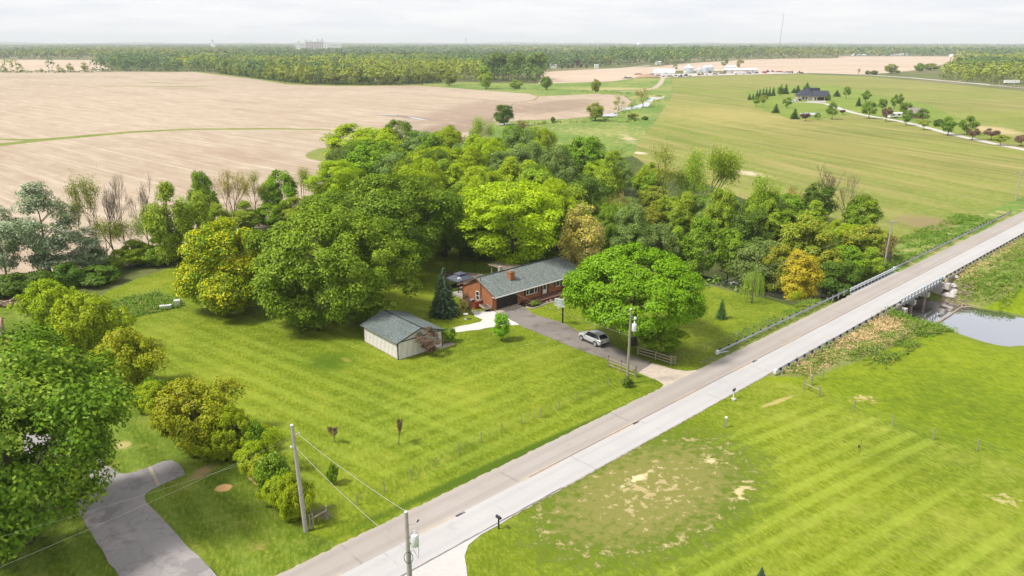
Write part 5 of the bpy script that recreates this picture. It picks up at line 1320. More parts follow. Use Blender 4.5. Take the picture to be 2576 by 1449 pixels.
# ================================================================== CAR
m_silver = mat_plain('silver_paint', (.56, .57, .58), .28, .35, var=.02, spec=.6)
m_tyre = mat_plain('tyre', (.02, .02, .022), .85); m_red = mat_plain('tail_lamp', (.22, .012, .015), .25); m_cl = mat_plain('plastic', (.035, .035, .038), .6)
def car_suv(name, label, loc, rz, paint, cat='car'):
    """front towards +x; sections along the length: x, half width, sill, belt, roof (half width at top)"""
    c_ = thing(name, label, cat, loc, rz)
    SEC = [(-2.30, .78, .42, .92, .98, .70), (-2.22, .88, .34, .98, 1.10, .74), (-1.9, .92, .30, 1.04, 1.10, .80), (-1.2, .93, .28, 1.03, 1.08, .84), (-.3, .93, .28, 1.0, 1.05, .84), (.5, .93, .28, .98, 1.03, .84), (.95, .925, .28, .97, 1.02, .82), (1.6, .91, .30, .92, .97, .74), (2.1, .86, .32, .84, .89, .66), (2.30, .72, .40, .70, .76, .55)]
    m = MB(); R_ = []
    for (x, w, z0, zb, zt, wt) in SEC:
        R_.append([(x, -w * .9, z0), (x, -w, z0 + .16), (x, -w, zb - .12), (x, -w * .965, zb), (x, -wt, zt), (x, wt, zt), (x, w * .965, zb), (x, w, zb - .12), (x, w, z0 + .16), (x, w * .9, z0)])
    n = 10; vs = [p for r in R_ for p in r]
    fs = [(i * n + k, i * n + (k + 1) % n, (i + 1) * n + (k + 1) % n, (i + 1) * n + k) for i in range(len(R_) - 1) for k in range(n)]
    m.add(vs, [tuple(range(n)), tuple((len(R_) - 1) * n + k for k in range(n))[::-1]] + fs)
    m.build('body', paint, c_)
    # greenhouse: lower ring on the belt, upper ring the roof
    lo = [(-2.08, .78), (-1.2, .84), (-.3, .84), (.5, .83), (1.02, .76)]; up = [(-1.62, .60), (-1.1, .66), (-.3, .67), (.2, .66), (.38, .62)]
    zl = [1.09, 1.07, 1.04, 1.02, 1.01]; zu = [1.56, 1.63, 1.66, 1.63, 1.58]
    gl = MB(); vs = []
    for i in range(5): vs += [(lo[i][0], lo[i][1], zl[i]), (lo[i][0], -lo[i][1], zl[i]), (up[i][0], up[i][1], zu[i]), (up[i][0], -up[i][1], zu[i])]
    fs = []
    for i in range(4): fs += [(4 * i, 4 * i + 4, 4 * i + 6, 4 * i + 2)[::-1], (4 * i + 1, 4 * i + 5, 4 * i + 7, 4 * i + 3)]
    gl.add(vs, fs).build('side_window', m_glass, c_)
    MB().add([vs[0], vs[1], vs[3], vs[2]], [(0, 1, 2, 3)]).build('rear_window', m_glass, c_)
    MB().add([vs[16], vs[17], vs[19], vs[18]], [(3, 2, 1, 0)]).build('windscreen', m_glass, c_)
    rv = []
    for i in range(5): rv += [(up[i][0], up[i][1] + .02, zu[i] + .005), (up[i][0], up[i][1] * .5, zu[i] + .05), (up[i][0], -up[i][1] * .5, zu[i] + .05), (up[i][0], -up[i][1] - .02, zu[i] + .005)]
    MB().add(rv, [(4 * i + k, 4 * i + k + 1, 4 * i + 5 + k, 4 * i + 4 + k)[::-1] for i in range(4) for k in range(3)]).build('roof', paint, c_, True)
    for sgn in (-1, 1):
        for i, w_ in ((0, .12), (1, .05), (2, .06), (4, .09)):
            a = Vector((lo[i][0] - (.0 if i else .12), sgn * (lo[i][1] + .012), zl[i])); b = Vector((up[i][0] + (.0 if i else .05), sgn * (up[i][1] + .012), zu[i]))
            MB().bar(a, b, w_, .03, (0, sgn, 0)).build('pillar', paint if i in (0, 4) else m_black, c_)
        MB().bar((-1.5, sgn * .6, 1.70), (.2, sgn * .62, 1.72), .035, .03).build('roof_rail', m_black, c_)
        MB().box(.75, .95, sgn * .98 - .1, sgn * .98 + .1, .98, 1.12).build('mirror', paint, c_)
        MB().box(-1.5, 1.5, sgn * .925 - .02, sgn * .925 + .02, .24, .36).build('sill', m_cl, c_)
        MB().add([(-2.25, sgn * .885, .98), (-2.25, sgn * .885, .80), (-1.93, sgn * .93, .90), (-1.93, sgn * .93, 1.0), (-2.335, sgn * .48, .97), (-2.335, sgn * .48, .82)], [(0, 1, 2, 3), (0, 4, 5, 1)]).build('tail_lamp', m_red, c_)
        MB().box(2.05, 2.26, sgn * .70 - .12, sgn * .70 + .12, .66, .78).build('headlight', m_glass, c_)
        for xx, zz in ((1.4, 0), (-1.36, 0)):
            wh = MB(); a = [(xx, sgn * .70, .35), (xx, sgn * .96, .35)]
            wh.tube(a, .355, 20); wo = wh.build('wheel', m_tyre, c_)
            MB().tube([(xx, sgn * .962, .35), (xx, sgn * .972, .35)], .24, 18).build('rim', m_silver, wo)
            sp_ = MB()
            for k in range(5):
                u = 2 * math.pi * (k + .5) / 5; sp_.box(-.001, .001, 0, 0, 0, 0) if False else sp_.bar((xx + .07 * math.cos(u), sgn * .977, .35 + .07 * math.sin(u)), (xx + .215 * math.cos(u), sgn * .977, .35 + .215 * math.sin(u)), .05, .012, (0, 1, 0))
            sp_.build('spoke_gap', m_black, wo)
            ar = MB()
            ang = np.linspace(-.1, math.pi + .1, 12)
            for q0, q1 in zip(ang[:-1], ang[1:]):
                ar.add([(xx + .37 * math.cos(q0), sgn * .945, .35 + .37 * math.sin(q0)), (xx + .37 * math.cos(q1), sgn * .945, .35 + .37 * math.sin(q1)), (xx + .45 * math.cos(q1), sgn * .935, .35 + .45 * math.sin(q1)), (xx + .45 * math.cos(q0), sgn * .935, .35 + .45 * math.sin(q0))], [(0, 1, 2, 3)])
            ar.build('wheel_arch', m_cl, c_)
    MB().box(-2.36, -2.2, -.8, .8, .36, .56).build('bumper', m_cl, c_); MB().box(2.2, 2.34, -.7, .7, .34, .62).build('bumper', m_cl, c_)
    MB().box(-2.345, -2.335, -.26, .26, .68, .80).build('number_plate', m_white, c_)
    MB().bar((-1.66, -.55, 1.63), (-1.66, .55, 1.63), .16, .03).build('spoiler', paint, c_)
    return c_
wf, wr = at(1703 / 1.1646, 998 / 1.1646), at(1743 / 1.1646, 1016 / 1.1646)
ca = math.atan2(wf[1] - wr[1], wf[0] - wr[0])
mid = ((wf[0] + wr[0]) / 2 + math.sin(ca) * .9, (wf[1] + wr[1]) / 2 - math.cos(ca) * .9)
car_suv('parked_car', 'silver sport utility car parked on the driveway under the round bright green tree', (mid[0], mid[1], .05), ca, m_silver)

# ================================================================== POLES, WIRES
m_pole = mat_plain('pole_wood', (.34, .315, .285), .9, var=.25, scale=4)
m_poleg = mat_plain('pole_green', (.24, .235, .16), .9, var=.25, scale=4)
m_tank = mat_plain('transformer_grey', (.60, .63, .66), .4, .1)
def pole(label, loc, h, r=.15, lean=(0, 0), mat=None):
    t = thing('utility_pole', label, 'utility pole', loc)
    t.rotation_euler = (lean[0], lean[1], 0)
    MB().tube([(0, 0, -.4), (0, 0, h * .5), (0, 0, h)], [r * 1.15, r, r * .8], 10).build('pole', mat or m_pole, t)
    MB().lathe([(r * .82, h), (r * .5, h + .05)], n=10).build('pole_cap', m_tank, t)
    return t
def transformer(t, z, a=0.0, r=.15):
    dx, dy = math.cos(a), math.sin(a); cx, cy = dx * (r + .33), dy * (r + .33)
    tk = MB().lathe([(.26, z), (.28, z + .04), (.28, z + .85), (.24, z + .93), (.02, z + .97)], (cx, cy, 0), 16).build('transformer', m_tank, t, True)
    MB().bar((dx * r, dy * r, z + .2), (cx, cy, z + .2), .08).build('bracket', m_galvd, tk); MB().bar((dx * r, dy * r, z + .7), (cx, cy, z + .7), .08).build('bracket', m_galvd, tk)
    MB().lathe([(.07, z + .94), (.09, z + 1.05), (.05, z + 1.1), (.08, z + 1.2), (.02, z + 1.28)], (cx, cy, 0), 10).build('bushing', m_white, tk)
def insulator(t, z, a, r=.13, l=.35):
    dx, dy = math.cos(a), math.sin(a)
    MB().bar((dx * r, dy * r, z), (dx * (r + l), dy * (r + l), z + .06), .05).lathe([(.05, 0), (.08, .03), (.04, .06), (.08, .09), (.03, .13)], (dx * (r + l), dy * (r + l), z + .03), 8).build('insulator', m_white, t)
P1 = at(768, 1328); P1h = 9.75
p1 = pole('tall bare grey pole on the verge left of the road, leaning slightly', P1, P1h, .17, (0, R(-1.6)))
insulator(p1, P1h - .9, R(20)); insulator(p1, P1h - 2.0, R(200), l=.15)
P2 = at(1021, 1287, 9.6); P2h = 9.6
p2 = pole('grey pole with a white transformer and coiled cable on the near roadside', (P2[0], P2[1], 0), P2h, .155)
transformer(p2, P2h - 2.7, R(8)); insulator(p2, P2h - 1.05, R(15), l=.5)
MB().tube([(.17, -.12, 0), (.17, -.12, P2h - 3.0)], .05, 8).build('conduit', m_galvd, p2)
cl = [(.0 + .30 * math.sin(a) + .05, -.22, P2h - 3.45 + .45 * math.cos(a)) for a in np.linspace(0, 2 * math.pi, 17)]
MB().tube(cl, .022, 5, False).build('cable_coil', m_black, p2)
MB().tube([(.55, -.1, P2h - 1.9), (.75, -.1, P2h - 2.8), (.7, -.1, P2h - 3.6), (.4, -.1, P2h - 2.9), (.2, -.15, P2h - 3.0)], .018, 5, False).build('cable_loop', m_black, p2)
MB().bar((.6, .15, P2h - 1.0), (.8, .2, P2h - .75), .05, .08).build('fuse_switch', m_black, p2)
P3 = at(1577, 966); P3h = 9.6
p3 = pole('greenish pole with transformer and lamp at the driveway fence', P3, P3h, .15, (0, 0), m_poleg)
transformer(p3, P3h - 2.75, R(-10))
lp = MB().bar((.1, 0, P3h - 1.0), (.5, -.05, P3h - .95), .04).build('lamp_arm', m_galvd, p3)
MB().lathe([(.05, P3h - .98), (.16, P3h - 1.06), (.17, P3h - 1.2), (.10, P3h - 1.32)], (.55, -.05, 0), 10).build('lamp_head', m_tank, p3)
P4 = at(2223, 672); P4h = 8.6
p4 = pole('pale pole with a wide crossarm among the creekside trees', P4, P4h, .13, (0, R(1.2)))
ca4 = ROAD_A + R(-45)
MB().bar((-1.25 * math.cos(ca4), -1.25 * math.sin(ca4), P4h - .1), (1.25 * math.cos(ca4), 1.25 * math.sin(ca4), P4h - .1), .11, .14).build('crossarm', m_oldwood, p4)
for s_ in (-1, 1): MB().bar((0, -.12, P4h - .75), (s_ * .6 * math.cos(ca4), s_ * .6 * math.sin(ca4) - .08, P4h - .2), .04).build('brace', m_oldwood, p4)
P5 = at(2553, 505); P5h = hgt(2553, 505, 432)
p5 = pole('distant pole with a crossarm at the right edge of the hay field', P5, P5h, .14)
MB().bar((-1.2, 0, P5h - .2), (1.2, 0, P5h - .2), .11, .14).build('crossarm', m_oldwood, p5)
m_wire = mat_plain('wire_aluminium', (.42, .40, .36), .5, .3); m_wired = mat_plain('wire_dark', (.10, .10, .10), .6)
def wire(a, b, sag, label, r=.016, mat=None, group=None):
    a = Vector(a); b = Vector(b); n = 14
    pts = [a.lerp(b, i / n) - Vector((0, 0, sag * 4 * (i / n) * (1 - i / n))) for i in range(n + 1)]
    return tag(MB().tube(pts, r, 4, False).build('power_line', mat or m_wire), label, 'power line', group)
l1 = Vector((-math.sin(R(1.6)), 0, 0))
top1 = Vector(P1) + l1 * 8.8 + Vector((.4, .1, 8.85)); top1b = Vector(P1) + l1 * 7.7 + Vector((.05, 0, 7.75))
wire(top1, (P2[0], P2[1], P2h + .02), .25, 'upper pale wire from the bare leaning pole to the top of the transformer pole', .018)
wire(top1b, (P2[0] - .15, P2[1], P2h - 2.9), .35, 'lower pale wire from the bare leaning pole to the transformer pole', .018)
pl_ = at(-300, 1428, 8.0)
wire(top1b, at(-420, 1466, 7.8), .3, 'lower thin wire running left from the leaning pole over the neighbour drive', .005)
wire(top1, at(-420, 1600, 7.8), .3, 'upper thin wire running left from the leaning pole past the large maple', .005)
wire((P3[0], P3[1], P3h), (P4[0], P4[1], P4h), .7, 'thin wire from the driveway pole to the crossarm pole', .012)
wire((P3[0], P3[1], P3h), at(1290, 872, 9), .7, 'thin wire running left from the top of the driveway pole', .010)
wire((P3[0], P3[1], P3h - 3.3), HW(-.08, 2.95, 4.7), .5, 'thin service wire from the driveway pole to the house mast', .010)
wire((P4[0], P4[1], P4h), (P5[0], P5[1], P5h - .1), 1.0, 'thin wire from the crossarm pole to the far right pole', .012)

# ================================================================== FENCES
m_tpost = mat_plain('fence_post_grey', (.25, .23, .17), .9, var=.3); m_rail = mat_plain('fence_rail', (.30, .25, .18), .9, var=.3, scale=5)
m_wirefence = mat_plain('fence_wire', (.20, .20, .17), .7, .3)
def wire_fence(name, label, px, h=1.2, r=.05, mat=None, strands=4):
    P = [at(*q) for q in px]; P = [(p[0], p[1], float(terrain_z(np.array([p[0]]), np.array([p[1]]))[0])) for p in P]
    t = thing(name, label, 'fence', P[0])
    pm = MB().tube([(0, 0, -.3), (0, 0, h)], [r, r * .9], 7).mesh('post', mat or m_tpost)
    for p in P: link('post', pm, t, (p[0] - P[0][0], p[1] - P[0][1], p[2] - P[0][2]), (random.uniform(-.05, .05), random.uniform(-.05, .05), 0))
    m = MB()
    for k in range(strands):
        z = .2 + k * (h - .3) / (strands - 1)
        for a, b in zip(P[:-1], P[1:]): m.tube([(a[0] - P[0][0], a[1] - P[0][1], a[2] - P[0][2] + z), (b[0] - P[0][0], b[1] - P[0][1], b[2] - P[0][2] + z)], .006, 3, False)
    m.build('wire', m_wirefence, t)
    return t
wire_fence('wire_fence', 'low wire fence on grey posts along the left side of the road', [(1530,972),(1488,992),(1448,1007),(1405,1027),(1359.5,1045),(1312,1062),(1261.5,1085),(1210,1108),(1155,1137),(1095,1170),(1033.5,1200),(966.5,1229),(897,1262),(812,1300)])
V3 = lambda X, Y: (1760.3 + X / 3.158, 858.7 + Y / 3.158)
V8 = lambda X, Y: (1631.4 + X / 4.9635, 704.1 + Y / 4.9635)
wire_fence('wire_fence', 'wire fence on widely spaced posts across the pasture right of the road', [V3(945,440), V3(1220,555), V3(1525,675), V3(1850,785), V3(2198,870), V3(2600,1010)], 1.35, .07)
wire_fence('wire_fence', 'wire fence along the foot of the weedy bank by the pasture', [V3(885,345), V3(975,300), V3(1385,112), V3(1600,10), (2300, 832)], 1.25, .06)
wire_fence('wire_fence', 'thin wire fence between the right lawn and the guardrail', [V8(325,1060), V8(435,1000), V8(580,940), V8(720,880), V8(855,845), V8(990,790), V8(1120,735), V8(1240,690), V8(1350,640), V8(1480,600), V8(1620,540)], 1.15, .045)
def rail_fence(label, posts, hs, rails, extra=None, cap=False):
    P = [at(*q) for q in posts]; t = thing('rail_fence', label, 'fence', P[0])
    L = [Vector((p[0] - P[0][0], p[1] - P[0][1], 0)) for p in P]
    for l, h in zip(L, hs):
        po = MB().box(l.x - .07, l.x + .07, l.y - .07, l.y + .07, -.2, h).build('post', m_tpost, t)
        if cap: MB().lathe([(.10, h), (.10, h + .05), (.02, h + .12)], (l.x, l.y, 0), 8).build('post_cap', m_black, po)
    for a, b in zip(L[:-1], L[1:]):
        for z in rails: MB().bar(a + Vector((0, 0, z)), b + Vector((0, 0, z)), .05, .14).build('rail', m_rail, t)
    return t
Q3 = lambda X, Y: ((1600 + X / 5.152) / 1.1646, (880 + Y / 5.152) / 1.1646)
fA = rail_fence('three rail wooden fence with dark caps left of the driveway mouth', [Q3(935,1000), Q3(1130,1075), Q3(1345,1160)], [1.4, 1.4, 1.35], (.3, .75, 1.15), cap=True)
MB().bar(Vector(at(*Q3(1300,1175))) - Vector(at(*Q3(935,1000))) + Vector((0, 0, .95)), Vector(at(*Q3(1350,1160))) - Vector(at(*Q3(935,1000))) + Vector((0, 0, 1.25)), .06, .3).build('loose_board', m_rail, fA)
rail_fence('three rail wooden fence under the shrub right of the driveway mouth', [Q3(1375,825), Q3(1645,900), Q3(1875,978), Q3(1940,968)], [1.25, 1.25, 1.35, 1.2], (.3, .7, 1.08))
def brace_fence(label, a, b, c_, h=1.25):
    P = [at(*q) for q in (a, b, c_)]; t = thing('brace_fence', label, 'fence', P[0]); L = [Vector((p[0] - P[0][0], p[1] - P[0][1], 0)) for p in P]
    for l in L: MB().tube([l + Vector((0, 0, -.2)), l + Vector((0, 0, h + .1))], .08, 8).build('post', m_tpost, t)
    for u, v in ((0, 1), (0, 2)): MB().tube([L[u] + Vector((0, 0, h * .68)), L[v] + Vector((0, 0, h * .68))], .06, 7).build('rail', m_rail, t)
brace_fence('wooden corner brace of three posts at the mown grass by the guardrail', V3(822,385), V3(885,345), V3(945,440))
A6 = lambda X, Y: ((800 + X / 2.97) / 1.1646, (1200 + Y / 2.97) / 1.1646)
brace_fence('small wooden corner brace beside the foot of the leaning pole', A6(348,1010), A6(322,1020), A6(470,940), 1.1)
br = thing('brush_pile', 'small heap of dead twigs behind the corner brace at the leaning pole', 'brush pile', at(*A6(400, 940)))
m = MB()
for k in range(70):
    a = random.uniform(0, 6.28); q = Vector((random.gauss(0, .5), random.gauss(0, .35), random.uniform(.1, .7)))
    m.bar(q, q + Vector((math.cos(a), math.sin(a), random.uniform(-.3, .5))) * random.uniform(.4, .9), .025)
m.build('twigs', m_barkpale, br)

# mailboxes, pedestal, hook
def mailbox(label, loc, rz, col):
    t = thing('mailbox', label, 'mailbox', loc, rz)
    MB().box(-.05, .05, -.05, .05, 0, 1.05).build('post', col[0], t)
    m = MB(); n = 8; pr = [(-.11, 0), (.11, 0)] + [(.11 * math.cos(a), .12 + .11 * math.sin(a)) for a in np.linspace(0, math.pi, n)]
    vs = [(xx, q[0], 1.05 + q[1]) for xx in (-.27, .27) for q in pr]; k = len(pr)
    m.add(vs, [tuple(range(k))[::-1], tuple(range(k, 2 * k))] + [(i, (i + 1) % k, k + (i + 1) % k, k + i) for i in range(k)]); m.build('box', col[1], t)
    return t
mailbox('black mailbox on a black post at the gravel drive corner', at(1254, 1330), ROAD_A + R(90), (m_black, m_black))
mb2 = mailbox('dark mailbox on a pale post at the roadside near the guardrail end', at(1844, 1003), ROAD_A + R(10), (m_galv, mat_plain('mailbox_dark', (.05, .04, .045), .5)))
rock(at(1844, 1006), .3, 'flat pale stone at the foot of the roadside mailbox', mat=m_cpier)
tag(MB().lathe([(.13, 0), (.13, 1.1), (.16, 1.12), (.15, 1.25), (.03, 1.3)], n=12).build('utility_pedestal', m_white, None, True, at(1824, 1075)), 'white utility pedestal standing on the front lawn near the road', 'utility pedestal')
hk = thing('bird_feeder_hook', 'thin dark shepherd hook with a small feeder on the mown lawn', 'garden hook', at(*V3(1262, 915)))
MB().tube([(0, 0, 0), (0, 0, 1.9), (.05, 0, 2.05), (.2, 0, 2.08), (.28, 0, 1.95)], .015, 6).build('hook', m_black, hk); MB().tube([(-.2, 0, 0), (-.1, 0, 1.5)], .012, 5).build('stake', m_black, hk)
MB().lathe([(.05, 1.2), (.08, 1.25), (.08, 1.4), (.02, 1.5)], (-.16, 0, -.2), 8).build('feeder', m_black, hk)
# pond side driftwood
m_drift = mat_plain('driftwood', (.30, .235, .185), .9, var=.35, scale=5)
a7 = lambda X, Y: ((2500 + X / 4.14) / 1.1646, (700 + Y / 4.14) / 1.1646)
lg = [(920, 1090), (1000, 1030), (1080, 975), (1160, 930), (1240, 870), (1300, 830), (1330, 790)]
dl = thing('drift_log', 'long grey drift log lying across the pond below the bridge', 'log', at(*a7(1100, 970), W_Z))
o_ = Vector(dl.location)
MB().tube([Vector(at(*a7(*q), W_Z + .12)) - o_ for q in lg], [.26, .17, .20, .15, .17, .12, .08], 8).build('trunk', m_drift, dl)
for q0, q1 in (((930, 1080), (905, 1120)), ((930, 1085), (985, 1125)), ((940, 1060), (900, 1060)), ((1310, 830), (1490, 815)), ((1320, 800), (1335, 730))):
    MB().tube([Vector(at(*a7(*q0), W_Z + .25)) - o_, Vector(at(*a7(*q1), W_Z + .4)) - o_], [.16, .05], 6).build('branch', m_drift, dl)
dbr = MB()
for k in range(500):
    px_ = a7(random.uniform(1080, 1400), random.uniform(600, 780)); q = Vector(at(*px_, -1.6)); q.z = float(terrain_z(np.array([q.x]), np.array([q.y]))[0]) + random.uniform(.02, .25)
    a = random.uniform(0, 6.28); dbr.bar(q, q + Vector((math.cos(a), math.sin(a), random.uniform(-.1, .15))) * random.uniform(.3, 1.3), random.uniform(.03, .07))
tag(dbr.build('drift_debris', m_drift), 'brown twigs and sticks heaped on the bank below the bridge', None, None, 'stuff')
ds = thing('dead_stump', 'pale broken stump at the pond edge under the bridge railing', 'stump', at(*a7(825, 1060), W_Z + .4))
MB().tube([(0, 0, -.5), (.1, 0, .5), (.05, .1, 1.2)], [.28, .22, .12], 8).build('trunk', m_barkdead, ds); MB().tube([(.05, 0, .4), (-.6, -.3, .1), (-1.1, -.4, .4)], [.14, .1, .04], 6).build('branch', m_barkdead, ds)
for i in range(12):
    px_ = a7(random.uniform(1090, 1230), random.uniform(500, 640)); q = at(*px_, -1.2); q = (q[0], q[1], float(terrain_z(np.array([q[0]]), np.array([q[1]]))[0]))
    rock(q, random.uniform(.35, .8), 'pale riprap stone on the far bank under the bridge', 'riprap stones under the bridge', m_cpier)
# vegetable plot, compost bins, stones and wood at the left
def bin_(label, loc, w, d, h, rz):
    t = thing('garden_bin', label, 'garden bin', loc, rz)
    MB().box(-w / 2, w / 2, -d / 2, d / 2, .12, h).build('tub', m_white, t); MB().box(-w / 2 - .05, w / 2 + .05, -d / 2 - .05, d / 2 + .05, h + .002, h + .06).build('rim', m_tank, t)
    for sx in (-1, 1): MB().box(sx * w * .4 - .04, sx * w * .4 + .04, -d * .4, d * .4, 0, .119).build('foot', m_galvd, t)
bin_('long white garden tub at the edge of the vegetable plot', at(417, 777), 1.6, .6, .55, R(20))
bin_('square pale garden bin behind the long white tub', at(447, 770), .8, .7, .95, R(20))
wp = thing('firewood_pile', 'weathered heap of split firewood at the left edge under dark trees', 'firewood pile', at(10, 770))
lm2 = MB().tube([(-.35, 0, 0), (.35, 0, 0)], .10, 7).mesh('log', mat_plain('split_wood', (.30, .21, .16), .9, var=.35))
for k in range(70): link('log', lm2, wp, (random.uniform(-2.6, 2.6), random.uniform(-.8, .8), random.uniform(.1, .9)), (random.uniform(-.3, .3), random.uniform(-.3, .3), random.uniform(0, 3.1)))
for i, (xx, yy, r) in enumerate([(66, 766, .55), (75, 782, .45), (82, 792, .35), (58, 775, .4), (70, 795, .3)]): rock(at(xx, yy), r, 'brown field stone in the small rock heap beside the firewood', 'stones of the rock heap at the left')
# corner of the neighbour's roof
nh = thing('neighbour_outbuilding', 'pale outbuilding with rusty striped metal roof at the left edge', 'outbuilding', at(-28, 850), R(25))
MB().box(-2.2, 1.8, -1.6, 1.6, 0, 1.9).build('wall', mat_plain('cream_wall', (.55, .48, .42), .8), nh)
m_rr = mat_plain('rusty_roof', (.47, .36, .33), .6, var=.3); m_rr2 = mat_plain('rust_rib', (.33, .14, .11), .7)
MB().xprism([(-1.9, 1.85), (0, 2.6), (1.9, 1.85), (1.9, 1.93), (0, 2.7), (-1.9, 1.93)], -2.4, 2.0).build('roof', m_rr, nh)
for k in range(10): MB().xprism([(-1.9, 1.935), (0, 2.705), (1.9, 1.935), (1.9, 1.97), (0, 2.74), (-1.9, 1.97)], -2.3 + k * .46, -2.18 + k * .46).build('roof_rib', m_rr2, nh)

